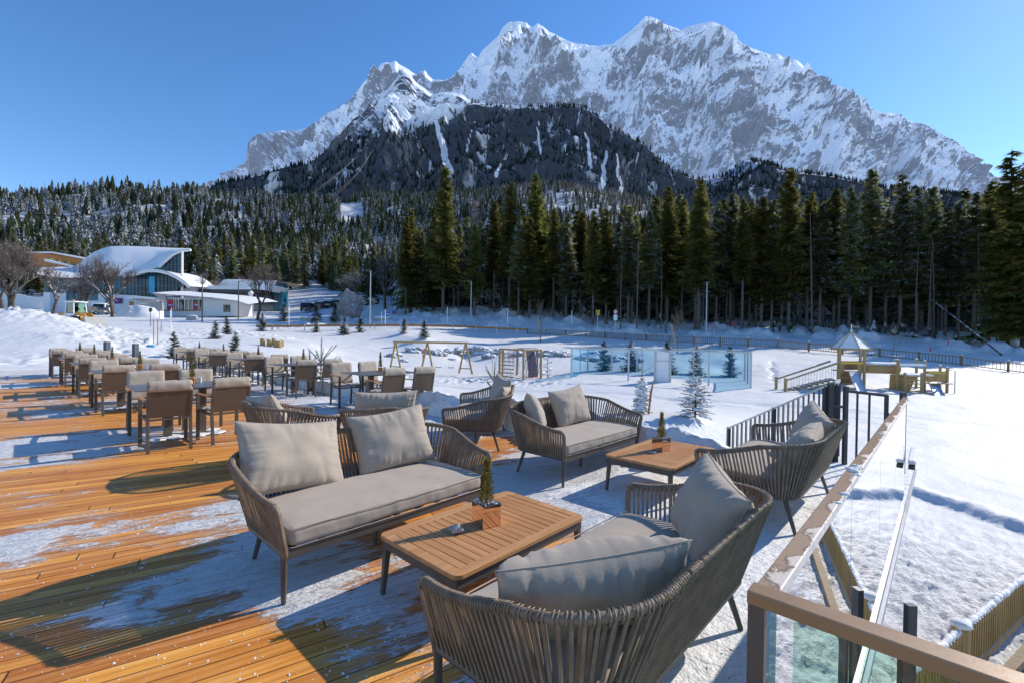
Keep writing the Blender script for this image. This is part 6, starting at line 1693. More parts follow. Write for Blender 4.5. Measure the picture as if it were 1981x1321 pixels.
# the two snowy spruces right behind the snow bank
def snowy_spruce(px, yt, yb, D, seed, label, bare_top):
    p = PD(px, yb, D); g = h1(p.x, p.y); h = PD(px, yt, D).z-g
    rr = random.Random(seed); t = thing('snowy_spruce', label, 'young spruce', (p.x, p.y, g)); tk = MB(); cr = MB(); sn = MB()
    tk.tube([(0, 0, -.3), (0, 0, h*.6), (.02, 0, h)], [.035, .02, .005], 6); z = .05*h; n = 0
    while z < h*.97:
        f = z/h; L0 = .30*h*(1-f)**.85+.05
        nb = 10 if f < bare_top else 6
        for b in range(nb):
            a = rr.uniform(0, 6.28); L = L0*rr.uniform(.7, 1.1); up = lerp(.05, .95, f); d = Vector((math.cos(a), math.sin(a), 0)); sd = Vector((-math.sin(a), math.cos(a), 0))
            P = [Vector((0, 0, z))+d*L*t_+Z*L*(up*t_-.25*(1-f)*t_*t_) for t_ in (0, .5, 1)]
            tk.tube(P, [.010, .007, .004], 4, cap=False)
            m_ = int(26 if f < bare_top else 16)
            for k in range(m_):
                t_ = rr.random(); c = P[0].lerp(P[2], t_); l2 = rr.uniform(.03, .085)*(1 if f < bare_top else .45)*(1.3-t_*.5)
                e = c+(d*rr.uniform(.2, 1)+sd*rr.uniform(-1, 1)+Z*rr.uniform(-.3, .5))*l2; ss = sd*.009; cr.poly([c-ss, c+ss, e]); cr.poly([c-Z*.008, c+Z*.008, e])
            if rr.random() < (.75 if f < bare_top else .5):
                for q_ in range(2):
                    c = P[0].lerp(P[2], rr.uniform(.15, .75)); sn.blob(c+Z*.02, rr.uniform(.035, .085)*(1.2 if f < bare_top else .4), n, .45, 1, 2, (1.2, 1.2, .55)); n += 1
        z += h*(.045 if f < bare_top else .075)
    tk.build('trunk', M['bark'], t); cr.build('crown', M['fol_young'], t); sn.build('snow_load', M['snow_soft'], t, smooth=True)
    return t, h
snowy_spruce(1345, 685, 806, 15.2, 3, 'snow laden young spruce behind the snow bank right of its twin, with upturned frosted shoots', .58)
t_, h_ = snowy_spruce(1241, 730, 799, 15.8, 9, 'young spruce with broken wooden stake behind the snow bank, left of its twin', .85)
q = MB(); q.tube([(.15, -.3, 0), (.22, -.3, .75), (.30, -.32, 1.15)], [.03, .04, .012], 6); o = q.build('support_stake', M['rail_wood']); o.location = t_.location; tag(o, 'splintered orange stake in front of the left of the two snow laden spruces', 'stake')
q = MB(); q.tube([(0, 0, h_*.6), (0, 0, h_*1.2), (-.03, 0, h_*1.95)], [.018, .014, .006], 5); q.tube([(0, 0, h_*1.15), (.35, 0, h_*1.32)], [.01, .004], 4); q.build('bare_leader', M['bark'], t_)
# pine sapling by the deck edge
def pine_sapling(px, yt, yb, D, seed, label):
    p = PD(px, yb, D); g = h1(p.x, p.y); h = PD(px, yt, D).z-g; rr = random.Random(seed); t = thing('pine_sapling', label, 'young pine', (p.x, p.y, g)); tk = MB(); cr = MB()
    def shoot(a, b):
        tk.tube([a, b], [.012, .007], 5, cap=False); d = (b-a).normalized(); L = (b-a).length
        for k in range(int(130*L/.5)):
            c = a.lerp(b, rr.uniform(.1, 1)); e = c+(d*1.1+Vector((rr.uniform(-1, 1), rr.uniform(-1, 1), rr.uniform(-.6, 1))))*.045; s_ = Vector((rr.uniform(-1, 1), rr.uniform(-1, 1), 0))*.004; cr.poly([c-s_, c+s_, e])
    base = Vector((0, 0, 0)); top_ = Vector((0, 0, h*.5)); shoot(Vector((0, 0, h*.1)), top_); shoot(top_, Vector((.02, 0, h)))
    for z_ in (.25, .5):
        for k in range(5):
            a = k*1.26+rr.uniform(-.3, .3); s_ = Vector((0, 0, h*z_)); e = s_+Vector((math.cos(a), math.sin(a), 1.15))*h*.28*rr.uniform(.7, 1.2); shoot(s_, e)
    tk.build('trunk', M['bark'], t); cr.build('crown', M['fol_young'], t)
pine_sapling(620, 655, 760, 12.5, 1, 'branching pine sapling behind the second table of the right row')
pine_sapling(597, 678, 758, 12.8, 2, 'narrow pine sapling left of the branching one'); pine_sapling(955, 702, 790, 12.0, 3, 'pale pine sapling behind the left facing rear sofa'); pine_sapling(655, 692, 770, 11.6, 4, 'small pine sapling right of the branching one')

# ---------------- bare broadleaf trees and larch
def bare_tree(h, seed, spread=.5, levels=5, trunks=1, twigs=True, first=.25, thick=.022, upright=.3):
    rr = random.Random(seed); tk = MB(); tw = MB()
    def grow(p, d, L, r_, lv):
        n = 3; P = [p]; q = p; dd = d.copy()
        for k in range(n):
            dd = (dd+Vector((rr.uniform(-1, 1), rr.uniform(-1, 1), rr.uniform(-.5, .8)))*.16).normalized(); q = q+dd*L/n; P.append(q)
        if lv <= levels-1: tk.tube(P, [r_*(1-.4*k/n) for k in range(n+1)], 5 if lv < 3 else 3, cap=False)
        else:
            for k in range(n):
                s_ = Vector((rr.uniform(-1, 1), rr.uniform(-1, 1), rr.uniform(-1, 1))).normalized()*max(r_*.7, .009)
                tw.poly([P[k]-s_, P[k]+s_, P[k+1]])
        if lv >= levels: return
        m_ = rr.choice((3, 4)) if lv < levels-1 else rr.choice((6, 8))
        for k in range(m_):
            f = rr.uniform(.45, 1.0) if lv else rr.uniform(.7, 1); pp = P[min(n-1, int(f*n))].lerp(P[min(n, int(f*n)+1)], f*n-int(f*n)) if f < 1 else P[-1]
            nd = (dd*1.0+Vector((rr.uniform(-1, 1), rr.uniform(-1, 1), rr.uniform(-.25, .6)+upright*.5))*(spread+.25)).normalized()
            grow(pp, nd, L*rr.uniform(.58, .82), r_*rr.uniform(.45, .62), lv+1)
    for k in range(trunks):
        a = k*2.4; grow(Vector((.3*k*math.cos(a), .3*k*math.sin(a), -.4)), Vector((.18*math.cos(a)*(trunks > 1), .18*math.sin(a)*(trunks > 1), 1)).normalized(), h*first+.4, h*thick, 0)
    return tk, tw
M['twig'] = simple('fine_twigs', (0.17, 0.125, 0.10), 0.9, var=.3, scale=.8)
M['twig_w'] = simple('frosted_twigs', (0.36, 0.31, 0.28), 0.9, var=.3, scale=.8)
def put_bare(px, yt, yb, D, seed, label, name='bare_tree', mat='bark_snow', tw='twig', **k):
    p = PD(px, yb, D); g = h1(p.x, p.y); h = PD(px, yt, D).z-g
    a, b = bare_tree(h, seed, **k); zz = max(v[2] for v in b.v); s = h/zz
    t = thing(name, label, 'tree', (p.x, p.y, g)); t.scale = (s, s, s); a.build('trunk', M[mat], t, smooth=True); b.build('crown', M[tw], t); return t
put_bare(20, 462, 606, 62, 1, 'large bare tree with dense brown twigs at the left border', trunks=3, levels=6, spread=.55)
put_bare(-40, 440, 606, 62, 15, 'bare tree crown cut by the left border of the view', trunks=2, levels=6, spread=.55)
put_bare(98, 500, 606, 66, 2, 'bare tree with leaning trunk beside the orange wing', levels=6, spread=.6)
put_bare(168, 492, 606, 80, 3, 'first bare tree in front of the swooping white roof', levels=6, spread=.5)
put_bare(218, 480, 612, 76, 4, 'largest bare tree in front of the swooping white roof, with twin trunks', trunks=2, levels=6, spread=.5)
put_bare(498, 505, 612, 78, 5, 'bare tree with fanned crown in front of the flat dark pavilion', levels=6, spread=.45, tw='twig')
put_bare(405, 520, 600, 104, 6, 'small round bare tree behind the kiosk roof', levels=5, spread=.5, tw='twig_w')
put_bare(690, 508, 600, 96, 7, 'bare tree with frosted rounded crown before the hill woods', levels=6, spread=.5, tw='twig_w', upright=.5)
put_bare(745, 480, 600, 105, 8, 'dim bare tree at the left edge of the forest', levels=5, spread=.4)
put_bare(155, 540, 612, 74, 18, 'thin bare tree beside the wheel loader', levels=5, spread=.35)
# larch: straight trunk with fine crown
p = PD(917, 600, 88); g = h1(p.x, p.y); h = PD(917, 388, 88).z-g
rr = random.Random(4); tk = MB(); cr = MB(); tk.tube([(0, 0, -.5), (.15, 0, h*.5), (0, 0, h)], [.30, .20, .02], 8)
for k in range(170):
    z_ = h*rr.uniform(.12, .98); f = z_/h; L = h*(.155*(1-f)**.6 if f > .5 else .085)*rr.uniform(.6, 1.2); a = rr.uniform(0, 6.28); d = Vector((math.cos(a), math.sin(a), .55 if f > .4 else .0)); b_ = Vector((0, 0, z_))
    if f < .42 and rr.random() < .6: continue
    P = [b_, b_+d*L*.5, b_+d*L+Z*.1*L]; tk.tube(P, [.045, .03, .01], 3, cap=False)
    if f > .40:
        for m_ in range(30):
            c = P[0].lerp(P[2], rr.uniform(.25, 1)); e = c+Vector((rr.uniform(-1, 1), rr.uniform(-1, 1), rr.uniform(-.4, 1.1)))*rr.uniform(.3, .9); s_ = Vector((rr.uniform(-1, 1), rr.uniform(-1, 1), rr.uniform(-1, 1)))*.014; cr.poly([c-s_, c+s_, e])
t = thing('bare_larch', 'bare pinkish brown larch with rounded crown between two green spruces', 'tree', (p.x, p.y, g)); tk.build('trunk', M['bark'], t); cr.build('crown', M['twig_w'], t)
for px, yt, yb, D, lb in ((1044, 575, 660, 60, 'young bare tree tied to a stake above the climbing frame'), (1310, 590, 672, 50, 'young bare tree tied to a stake behind the blue court'), (1722, 622, 690, 41, 'narrow brown young tree right of the play tower roof')):
    put_bare(px, yt, yb, D, int(px), lb, name='young_tree', levels=4, spread=.16, first=.5, thick=.011, upright=1.2, mat='bark')
# ------------------------------------------------------------------ buildings
def bp(px, py, D): return PD(px, py, D)
mbld = thing('alpine_station', 'white building with a swooping snow covered double roof and tall curved glass front', 'building', (bp(230, 600, 100).x, 100, h1(bp(230, 600, 100).x, 100)))
def curve(pts, D, n):
    P = np.array(pts, float); s = np.concatenate([[0], np.cumsum(np.hypot(np.diff(P[:, 0]), np.diff(P[:, 1])))]); s /= s[-1]
    q = np.linspace(0, 1, n); return [bp(a, b, D if not callable(D) else D(c)) for a, b, c in zip(np.interp(q, s, P[:, 0]), np.interp(q, s, P[:, 1]), q)]
def loft(A, B, name, mat, k=10, thick=None, bulge=0.0):
    q = MB(); n = len(A)-1
    q.grid(lambda a, b: A[int(round(a*n))].lerp(B[int(round(a*n))], b)+Z*bulge*math.sin(b*math.pi), n, k)
    return part(q, name, mat, mbld, smooth=True)
N_ = 60
topc = [(62, 519), (100, 517), (130, 517), (146, 516), (156, 508), (166, 499), (178, 490), (190, 484), (202, 480), (213, 477), (238, 476), (290, 478), (330, 480), (368, 481)]
lowc = [(70, 530), (83, 533), (108, 537), (140, 538), (173, 537), (205, 536), (238, 534), (262, 531), (285, 524), (308, 517), (318, 507), (335, 492), (351, 485), (368, 483)]
T_ = curve(topc, 112, N_); L_ = curve(lowc, lambda c: 98+c*4, N_)
roof = loft(T_, L_, 'upper_roof', M['snow_soft'], 12, bulge=.1)
q = MB(); q.tube([p-Z*.1 for p in curve([(308, 517), (318, 507), (335, 492), (351, 485), (369, 483)], 101.2, 20)], .28, 6); part(q, 'roof_edge', M['signwhite'], mbld)
arc = [(240, 534), (262, 530), (270, 526), (286, 523), (305, 523), (326, 528), (343, 536), (359, 547), (366, 554)]
A1 = curve(arc, 97.5, 30); A2 = [p+Vector((0, 9, .5)) for p in A1]
loft(A2, A1, 'lower_roof', M['snow_soft'], 6)
q = MB(); q.tube([p-Z*.12 for p in A1], .38, 6); part(q, 'roof_edge', M['signwhite'], mbld)
def flat(pts, D, name, mat, bevel=0):
    q = MB(); q.prism([bp(a, b, D) for a, b in pts], (0, .3, 0)); return part(q, name, mat, mbld)
flat([(86, 534), (108, 538), (173, 538), (238, 535), (238, 572), (86, 572)], 100.0, 'window_band', M['facade'])
flat([(238, 535), (262, 531), (286, 525), (305, 525), (326, 530), (343, 538), (352, 553), (335, 566), (300, 578), (262, 574), (238, 570)], 99.6, 'glass_front', M['facade'])
flat([(309, 518), (318, 509), (335, 495), (351, 487), (351, 543), (343, 536), (326, 528)], 101.6, 'glass_front', M['facade'])
q = MB()
for k in range(16):
    px = 244+k*7; q.bar(bp(px, 527+max(0, (px-305)*.30), 99.4), bp(px, 572-max(0, px-320)*.35, 99.4), .07, .1, (1, 0, 0))
for py in (541, 553, 565): q.bar(bp(240, py, 99.4), bp(345, py, 99.4), .06, .08)
for px in (318, 325, 332, 339, 346): q.bar(bp(px, 509-(px-318)*.75, 101.4), bp(px, 528+(px-326)*.5, 101.4), .07, .1, (1, 0, 0))
for py in (500, 512, 524): q.bar(bp(324, py, 101.4), bp(351, py, 101.4), .06, .08)
for k in range(15): q.bar(bp(92+k*10, 538, 99.8), bp(92+k*10, 571, 99.8), .07, .1, (1, 0, 0))
part(q, 'mullions', M['lampgrey'], mbld)
q = MB(); q.bar(bp(352.5, 487, 100), bp(352.5, 600, 100), .32, .32, (1, 0, 0)); part(q, 'column', M['signwhite'], mbld)
q = MB(); q.prism([bp(288, 535, 99.3), bp(299, 535, 99.3), bp(299, 568, 99.3), bp(288, 568, 99.3)], (0, .1, 0)); part(q, 'cyan_panel', M['cyan'], mbld)  # panel in plain cyan plastic colour
flat([(96, 567), (127, 567), (127, 582), (190, 582), (190, 569), (262, 572), (300, 580), (300, 606), (96, 612)], 98.4, 'wall', M['white'])
flat([(128, 567), (190, 569), (190, 582), (128, 582)], 98.7, 'window_band', M['facade'])
q = MB(); q.prism([bp(84, 566, 97.5), bp(97, 566, 97.5), bp(97, 612, 97.5), bp(84, 612, 97.5)], (0, 3, 0)); part(q, 'wall', M['white'], mbld)
flat([(0, 566), (20, 566), (60, 575), (84, 575), (84, 612), (0, 612)], 103, 'wall', M['white'])
bn = MB(); bn.prism([bp(203, 577, 98.2), bp(236, 577, 98.2), bp(236, 588, 98.2), bp(203, 588, 98.2)], (0, .08, 0)); bn = part(bn, 'banner', M['navy'], mbld)
tx = text('Z', 1.35, M['red'], bn, tuple(bp(230, 582.5, 98.0))); tx.scale = (1.5, .8, 1)
tx = text('ZUGSPITZE', .55, M['signwhite'], bn, tuple(bp(214, 581.5, 98.0)))
q = MB(); q.box(bp(213, 586, 98.05), (1.9, .05, .14)); part(q, 'strapline', M['signwhite'], bn)
# low annex with canopy and posters
q = MB(); q.prism([bp(246, 576, 95.5), bp(262, 572.5, 95.5), bp(300, 576, 95.5), bp(301, 580, 95.5), bp(262, 577, 95.5), bp(247, 580, 95.5)], (0, 3, 0)); part(q, 'canopy', M['snow_soft'], mbld)
q = MB(); q.prism([bp(250, 583, 96.5), bp(258, 583, 96.5), bp(258, 598, 96.5), bp(250, 598, 96.5)], (0, .1, 0)); part(q, 'door', M['orangewood'], mbld)
q = MB(); q.prism([bp(270, 587, 96.5), bp(281, 587, 96.5), bp(281, 600, 96.5), bp(270, 600, 96.5)], (0, .1, 0)); pb = part(q, 'notice_board', M['signwhite'], mbld)
q = MB()
for k in range(3): q.box(bp(272.5+k*3.2, 592, 96.4), (.22, .05, .5))
part(q, 'notice', M['dark'], pb)
flat([(288, 585), (314, 585), (314, 606), (290, 606)], 95, 'entrance_cover', M['concrete'])
# orange timber wing with strip of windows
ow = thing('timber_wing', 'orange timber clad hall with a row of yellow and dark windows behind the white roof', 'building', tuple(bp(120, 520, 120)))
q = MB(); q.prism([bp(55, 490, 120), bp(100, 489, 120), bp(165, 503, 118), bp(160, 518, 118), (bp(100, 520, 120)), bp(55, 524, 120)], (0, 1, 0)); part(q, 'wall', M['orangewood'], ow)
q = MB(); q.prism([bp(52, 487.5, 119), bp(100, 487, 119), bp(170, 501, 117), bp(170, 503.5, 117), bp(100, 490, 119), bp(52, 490, 119)], (0, 7, 0)); part(q, 'roof', M['snow_soft'], ow)
for k in range(9):
    px = 91+k*8; q = MB(); yy = 498+k*1.7; q.prism([bp(px, yy, 117.6), bp(px+3.6, yy+.6, 117.6), bp(px+3.6, yy+5.5, 117.6), bp(px, yy+4.5, 117.6)], (0, .1, 0)); part(q, 'window', M['yellow'] if k % 2 else M['carglass'], ow)  # panes alternate between yellow paint and dark glass
q = MB(); q.prism([bp(86, 501, 116), bp(150, 517, 115), bp(150, 519, 115), bp(86, 506, 116)], (0, 2, 0)); part(q, 'terrace_snow', M['snow_soft'], ow)
# kiosk
ks = thing('ticket_kiosk', 'low white kiosk with tilted snow roof, red posters and dark windows', 'building', (bp(390, 606, 84).x, 84, h1(bp(390, 606, 84).x, 84)))
def kf(pts, D, name, mat, dp=.2, root=None): q = MB(); q.prism([bp(a, b, D) for a, b in pts], (0, dp, 0)); return part(q, name, mat, root or ks)
kf([(320, 576), (390, 577), (458, 583), (458, 612), (316, 612)], 84, 'wall', M['white'], 5)
q = MB(); ra = [bp(295, 567, 82.5), bp(312, 569, 82.5), bp(360, 572, 82.5), bp(410, 576, 82.5), bp(458, 582, 82.5), bp(481, 589, 82.5)]; rb2 = [p+Vector((1.5, 7.5, 1.0)) for p in ra]
q.grid(lambda a, b: ra[int(round(a*5))].lerp(rb2[int(round(a*5))], b)+Z*.12*math.sin(b*3.14), 5, 6); part(q, 'roof', M['snow_soft'], ks, smooth=True)
q = MB(); [q.bar(a-Z*.13, b-Z*.13, .3, .16) for a, b in zip(ra[:-1], ra[1:])]; part(q, 'eaves', M['alu_light'], ks)
kf([(295, 568), (320, 571), (320, 581), (312, 580)], 83.5, 'soffit', M['cream'])
kf([(321, 580), (391, 581), (391, 600), (321, 600)], 83.85, 'window_strip', M['carglass'], .1)
for px in (322, 336, 340, 345, 357, 365, 372, 384.5): kf([(px-.7, 580), (px+.7, 580), (px+.7, 600), (px-.7, 600)], 83.75, 'mullion', M['signwhite'], .1)
for a, b in ((323, 335), (373.5, 383)):
    po = kf([(a, 581 if a < 330 else 586), (b, 581 if a < 330 else 586), (b, 599), (a, 599)], 83.68, 'poster', M['red'], .05)
    kf([(a+2, 588 if a < 330 else 590), (b-1.5, 588 if a < 330 else 590), (b-1.5, 594.5), (a+2, 594.5)], 83.62, 'poster_panel', M['navy'], .03, po)
    q = MB(); [q.box(bp(a+3.2+k*1.6, 590.5+(k % 2)*.7, 83.58), (.11, .02, .2)) for k in range(5)]; part(q, 'lettering', M['signwhite'], po)
kf([(316, 600.5), (391, 600.5), (391, 602), (316, 602)], 83.8, 'ledge', M['rail_wood'], .1)
kf([(432, 590), (445, 590), (445, 604), (432, 604)], 83.9, 'window', M['lampgrey'], .1); kf([(434.5, 592), (443, 592), (443, 602), (434.5, 602)], 83.8, 'pane', M['carglass'], .1)
# pavilion
pv = thing('flat_pavilion', 'modern flat pavilion with dark fascia and thick snow on two roof levels', 'building', (bp(470, 600, 108).x, 108, h1(bp(470, 600, 108).x, 108)))
def pf(pts, D, name, mat, dp=.3): q = MB(); q.prism([bp(a, b, D) for a, b in pts], (0, dp, 0)); return part(q, name, mat, pv)
pf([(376, 560), (505, 560), (505, 567), (376, 566)], 104, 'fascia', M['anthracite'], 5)
pf([(394, 560), (405, 553), (535, 554), (522, 564), (505, 560.5)], 103.6, 'lower_roof', M['snow_soft'], 6)
pf([(422, 552), (432, 542), (440, 540.5), (536, 543), (533, 555), (424, 554)], 109, 'upper_roof', M['snow_soft'], 6)
pf([(536, 543), (556, 546), (556, 551), (533, 549)], 109, 'canopy', M['alu'], 6)
pf([(420, 567), (530, 566), (545, 551), (545, 606), (420, 606)], 110, 'wall', M['cream'], 3); pf([(528, 553), (545, 552), (545, 600), (528, 600)], 108, 'glass_tower', M['facade'], 3)
pf([(400, 567), (424, 567), (424, 575), (400, 575)], 107, 'window', M['carglass']); pf([(485, 568), (525, 568), (525, 590), (485, 590)], 107.5, 'dark_opening', M['dark'])
pf([(352, 560), (378, 552), (378, 566), (352, 572)], 103, 'ramp_roof', M['snow_soft'], 3)
# snowed sculpture pole
o_, h = stick(485, 568, 608, 82, .28, M['snow_soft'], 'snowed_post', 'white snow plastered post with a round head beside the pavilion', 'post')
q = MB(); q.blob((0, 0, h), .5, 3, .3, 2); q.blob((-.35, 0, h*.7), .45, 5, .4, 2); q.blob((-.3, 0, h*.45), .4, 8, .4, 2); q.build('snow_clump', M['snow_soft'], o_, smooth=True)
# snow heap, flag, fence board
q = MB(); c = PD(272, 606, 80); gz2 = h1(c.x, c.y)
q.grid(lambda a, b: Vector((c.x+(a-.5)*8.4, c.y+(b-.5)*5, gz2-.3+2.3*max(0, (1-((2*a-1)**2+(2*b-1)**2)))**.75*(1+.2*mn.fractal(Vector((a*5, b*5, 1)), 1, 2, 4)))), 40, 30)
o = q.build('snow_heap', M['snow_rough'], smooth=True); tag(o, 'cone shaped ploughed snow heap in front of the white building', 'snow heap')
o_, h = stick(309, 576, 606, 80, .03, M['signwhite'], 'beach_flag', 'slim red feather flag beside the kiosk', 'flag'); q = MB(); q.prism([(-.02, 0, .6), (.08, 0, .6), (.22, 0, h*.8), (.12, 0, h), (-.08, 0, h*.95)], (0, .02, 0)); q.build('flag_cloth', M['red'], o_)
o_, h = stick(291, 600, 632, 56, .035, M['bark'], 'hooded_marker', 'post with black hooded top beside the ploughed road', 'post'); q = MB(); q.blob((0, 0, h), .2, 1, .2, 2, 1, (1, 1, 1.4)); q.build('hood', M['dark'], o_)
o_, h = stick(312, 602, 642, 50, .05, M['galv'], 'snowy_sign_back', 'snow plastered sign plate seen edge on beside the road', 'sign'); q = MB(); q.box((0, 0, h-.4), (.12, .5, .8)); q.build('sign_plate', M['snow_soft'], o_)

# ------------------------------------------------------------------ vehicles
def car(name, label, p, L, Wd, Hh, mat, rz, van=False, group=None):
    t = thing(name, label, 'van' if van else 'car', p, rz, group); q = MB()
    prof = [(-L/2, .35), (-L/2, .9), (-L/2+.12, Hh*.62), (-L/2+.35, Hh), (L*.18, Hh), (L*.36, Hh*.62), (L/2-.1, Hh*.52), (L/2, .4)] if van else [(-L/2, .3), (-L/2, .75), (-L/2+.1, Hh*.62), (-L*.28, Hh*.97), (L*.05, Hh), (L*.22, Hh*.64), (L/2-.15, Hh*.52), (L/2, .35)]
    q.prism([(x, -Wd/2, z) for x, z in prof], (0, Wd, 0)); b = q.build('body', mat, t, bevel=.06)
    for sx in (-.32, .32):
        for sy in (-1, 1):
            w_ = MB(); w_.tube([(L*sx, sy*(Wd/2-.1), .32), (L*sx, sy*(Wd/2+.02), .32)], .32, 16); o = w_.build('wheel', M['tyre'], t)
            r_ = MB(); r_.tube([(L*sx, sy*(Wd/2), .32), (L*sx, sy*(Wd/2+.035), .32)], .19, 12); r_.build('rim', M['galv'], o)
    zt = Hh*.93; zb_ = Hh*.64
    for sy in (-1, 1):
        q = MB(); q.prism([(-L/2+.45, sy*(Wd/2+.004), zb_), (L*.20, sy*(Wd/2+.004), zb_), (L*.12 if van else L*.04, sy*(Wd/2+.004), zt), (-L/2+.55 if van else -L*.27, sy*(Wd/2+.004), zt)], (0, -.01*sy, 0)); q.build('side_window', M['carglass'], t)
    q = MB(); xr = -L/2-.004; q.prism([(xr+.10, -Wd/2+.15, zb_), (xr+.10, Wd/2-.15, zb_), (xr+.30, Wd/2-.2, zt), (xr+.30, -Wd/2+.2, zt)], (-.03, 0, 0)); q.build('rear_window', M['carglass'], t)
    q = MB(); q.box((-L/2-.01, 0, .62), (.03, .5, .12)); q.build('licence_plate', M['signwhite'], t)
    for sy in (-1, 1): q = MB(); q.box((-L/2+.03, sy*(Wd/2-.12), Hh*.5), (.08, .16, .42 if van else .16)); q.build('tail_light', M['red'], t)
    q = MB(); q.blob((-L*.06, 0, Hh+.03), Wd*.42, 3, .2, 2, 2, (1.6 if van else 1.0, 1, .14)); q.build('roof_snow', M['snow_soft'], t, smooth=True)
    return t
def gp(px, py, D): p = PD(px, py, D); return (p.x, p.y, h1(p.x, p.y))
car('parked_van', 'black van parked with its tail to the viewer beyond the guard rail', gp(596, 602, 104), 4.9, 1.95, 2.0, M['carpaint_black'], R_(97), True)
for k, (px, rz, m_, lb) in enumerate(((622, 85, 'carpaint_grey', 'grey car parked right of the black van'), (637, 95, 'carpaint_black', 'dark car parked behind the small spruces left of the standing rock'), (655, 88, 'carpaint_black', 'black car half hidden by the standing rock'), (697, 175, 'carpaint_grey', 'grey car right of the standing rock'), (716, 175, 'carpaint_black', 'farthest right dark car near the street lamp'))):
    car('parked_car', lb, gp(px, 600, 112+k*1.5), 4.3, 1.8, 1.5, M[m_], R_(rz), group='cars parked beyond the roundabout')
for k, (px, rz) in enumerate(((185, 170), (197, 120))):
    p = PD(px, 604, 88+k*1.5); car('white_van' if k else 'parked_car', 'white van parked before the white building' if k else 'snowy dark car beside the white van', (p.x, p.y, h1(p.x, p.y)), 5.0 if k else 4.3, 1.95, 2.1 if k else 1.5, M['signwhite'] if k else M['carpaint_grey'], R_(rz), bool(k))
# wheel loader
lp = PD(146, 612, 46); lz = h1(lp.x, lp.y)
ld = thing('wheel_loader', 'orange and white wheel loader with raised arm and grey bucket behind the snow mound', 'wheel loader', (lp.x, lp.y, lz), R_(-16)); ld.scale = (.92, .92, .92)
for x in (-.9, 1.0):
    for sy in (-1, 1):
        q = MB(); q.tube([(x, sy*.55, .55), (x, sy*.92, .55)], .55, 18); o = q.build('wheel', M['tyre'], ld); q = MB(); q.tube([(x, sy*.8, .55), (x, sy*.95, .55)], .28, 12); q.build('rim', M['machine'], o)
q = MB(); q.prism([(-1.7, -.6, .7), (-1.7, -.6, 1.35), (-.5, -.6, 1.5), (-.5, -.6, .7)], (0, 1.2, 0)); q.box((.7, 0, .8), (1.4, .8, .5)); q.build('body', M['machine'], ld, bevel=.05)
q = MB()
for x in (-.55, .75):
    for sy in (-.6, .6): q.bar((x, sy, 1.1), (x*.86, sy*.9, 2.55), .10, .10, (1, 0, 0))
q.box((.1, 0, 2.58), (1.55, 1.3, .12)); q.box((.1, 0, 1.2), (1.3, 1.2, .35)); q.build('cab_frame', M['signwhite'], ld, bevel=.03)
q = MB(); q.box((.1, 0, 1.95), (1.14, 1.06, 1.05)); q.build('cab_glass', M['cabglass'], ld)
q = MB(); q.tube([(-.3, 0, 2.64), (-.3, 0, 2.85)], .09, 8); q.build('beacon', M['machine'], ld)
q = MB()
for sy in (-.35, .35): q.bar((.7, sy, 1.35), (1.9, sy, 1.2), .14, .34); q.bar((1.85, sy, 1.25), (2.7, sy, .35), .14, .28)
q.build('loader_arm', M['machine'], ld, bevel=.03)
q = MB(); q.prism([(2.65, -1.0, .05), (2.6, -1.0, .75), (2.95, -1.0, 1.0), (3.2, -1.0, .3), (3.7, -1.0, .0)], (0, 2.0, 0)); q.build('bucket', M['concrete'], ld, bevel=.03)
# driver: one continuous skinned body
def person(loc, rz, label):
    me = bpy.data.meshes.new('person'); V = [(0, 0, .0), (0, 0, .25), (0, 0, .48), (0, .0, .58), (.02, 0, .72), (0, .19, .5), (.18, .22, .28), (.40, .16, .30), (0, -.19, .5), (.18, -.22, .28), (.40, -.16, .30), (.38, .10, .02), (.42, .10, -.38), (.38, -.10, .02), (.42, -.10, -.38)]
    E_ = [(0, 1), (1, 2), (2, 3), (3, 4), (2, 5), (5, 6), (6, 7), (2, 8), (8, 9), (9, 10), (0, 11), (11, 12), (0, 13), (13, 14)]
    rad = [.15, .15, .13, .055, .10, .07, .05, .035, .07, .05, .035, .085, .06, .085, .06]
    me.from_pydata(V, E_, []); o = bpy.data.objects.new('person', me); COL.objects.link(o)
    s = o.modifiers.new('skin', 'SKIN'); 
    for v, r_ in zip(me.skin_vertices[0].data, rad): v.radius = (r_, r_)
    me.skin_vertices[0].data[0].use_root = True
    u = o.modifiers.new('sub', 'SUBSURF'); u.levels = 1; u.render_levels = 1
    o.location = loc; o.rotation_euler = (0, 0, rz); me.materials.append(M['jacket']); s.use_smooth_shade = True
    tag(o, label, 'person'); q = MB(); q.blob((.05, 0, .745), .095, 1, .02, 2, 1, (.9, .85, 1.1)); q.build('face', M['skin'], o, smooth=True)
    q = MB(); q.blob((.0, 0, .80), .112, 1, .05, 2, 1, (1, .95, .8)); q.build('cap', M['dark'], o, smooth=True)
person(tuple(Matrix.Translation((lp.x, lp.y, lz)) @ Matrix.Rotation(R_(-16), 4, 'Z') @ Vector((-.05, 0, 1.35))), R_(-16), 'driver in dark jacket sitting in the cab of the wheel loader')
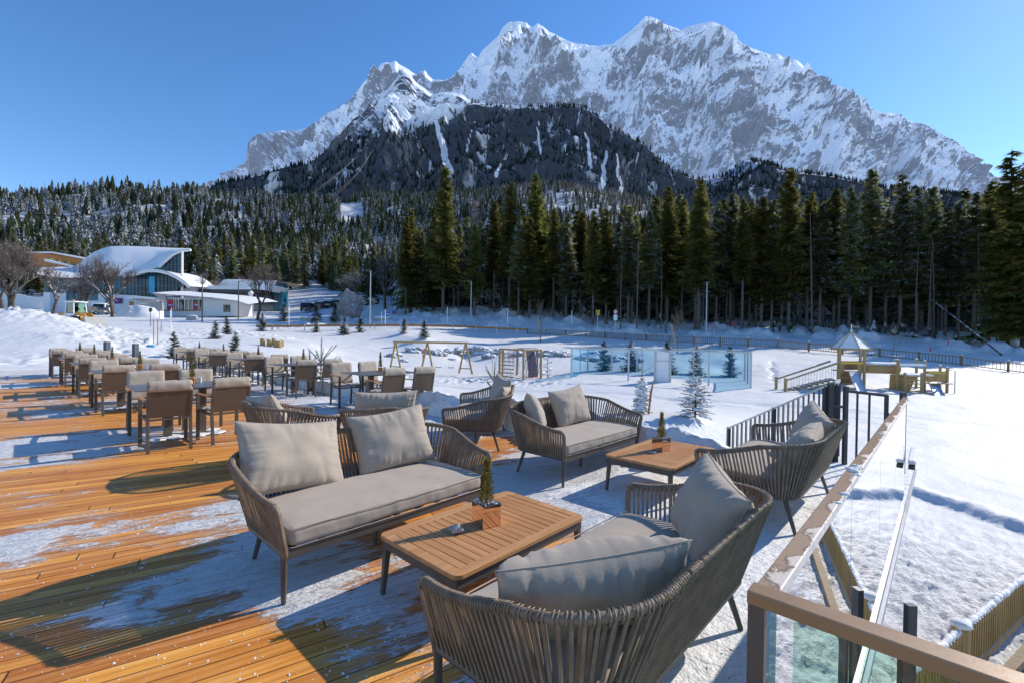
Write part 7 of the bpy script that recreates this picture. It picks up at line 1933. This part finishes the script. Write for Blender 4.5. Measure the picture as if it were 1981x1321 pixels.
for k, (px, py, D, r_) in enumerate(((206, 655, 38, .45), (222, 643, 40, .5))):
    p = PD(px, py, D); q = MB(); q.blob((0, 0, 0), r_, k+30, .5, 2, 1.5, (1.4, .8, .7)); o = q.build('boulder', M['rock']); o.location = (p.x, p.y, h1(p.x, p.y)+.15); tag(o, ('low pale' if k == 0 else 'pointed grey')+' boulder in front of the wheel loader bucket', 'boulder')
# ------------------------------------------------------------------ cableway
def cable(pts, label):
    q = MB(); P = [PD(*p) for p in pts]; Q = []
    for a, b in zip(P[:-1], P[1:]):
        for k in range(12): Q.append(a.lerp(b, k/12))
    Q.append(P[-1]); q.tube(Q, [p.y*.00024 for p in Q], 4); o = q.build('ropeway_cable', M['lampgrey']); tag(o, label, 'cable', 'ropeway cables strung towards the mountain')
for k, o_ in enumerate((0, 4)):
    cable([(372, 507+o_, 125), (440, 468+o_, 240), (470, 434+o_, 330), (520, 414+o_, 480), (568, 393+o_, 620), (620, 362+o_, 760), (655, 335+o_*.6, 880), (692, 302, 1050)], 'upper pair of ropeway cables sagging across the wooded hill to the mountain')
    cable([(372, 517+o_, 125), (440, 478+o_, 240), (500, 452+o_, 340), (576, 417+o_, 500), (620, 395+o_, 620), (665, 362+o_, 780), (696, 330+o_*.5, 900), (721, 291, 1050)], 'lower pair of ropeway cables sagging across the wooded hill to the mountain')
for px, py, D in ((568, 393, 615), (596, 405, 560), (646, 345, 850), (666, 360, 790)):
    p = PD(px, py, D); q = MB(); q.blob((0, 0, 0), D*.0013, px, .1, 1); o = q.build('marker_ball', M['red']); o.location = p; tag(o, 'small red warning ball on the ropeway cables', 'marker ball', 'red warning balls on the ropeway cables')
# benches, concrete blocks on the roundabout
for px, py, D, w_ in ((595, 617, 78, 2.4), (740, 615, 78, 3.0), (372, 603, 74, 1.6)):
    p = PD(px, py, D); g = h1(p.x, p.y); q = MB(); q.box((0, 0, .25), (w_, .6, .7)); o = q.build('concrete_block', M['concrete'], bevel=.03); o.location = (p.x, p.y, g); tag(o, f'low concrete block {"left" if px < 650 and px > 400 else "right" if px > 700 else "in front"} of the {"standing rock" if px > 400 else "kiosk"}', 'concrete block')
    q = MB(); q.blob((0, 0, .62), w_*.42, int(px), .2, 2, 2, (1.1, .7, .22)); q.build('snow_cap', M['snow_soft'], o, smooth=True)
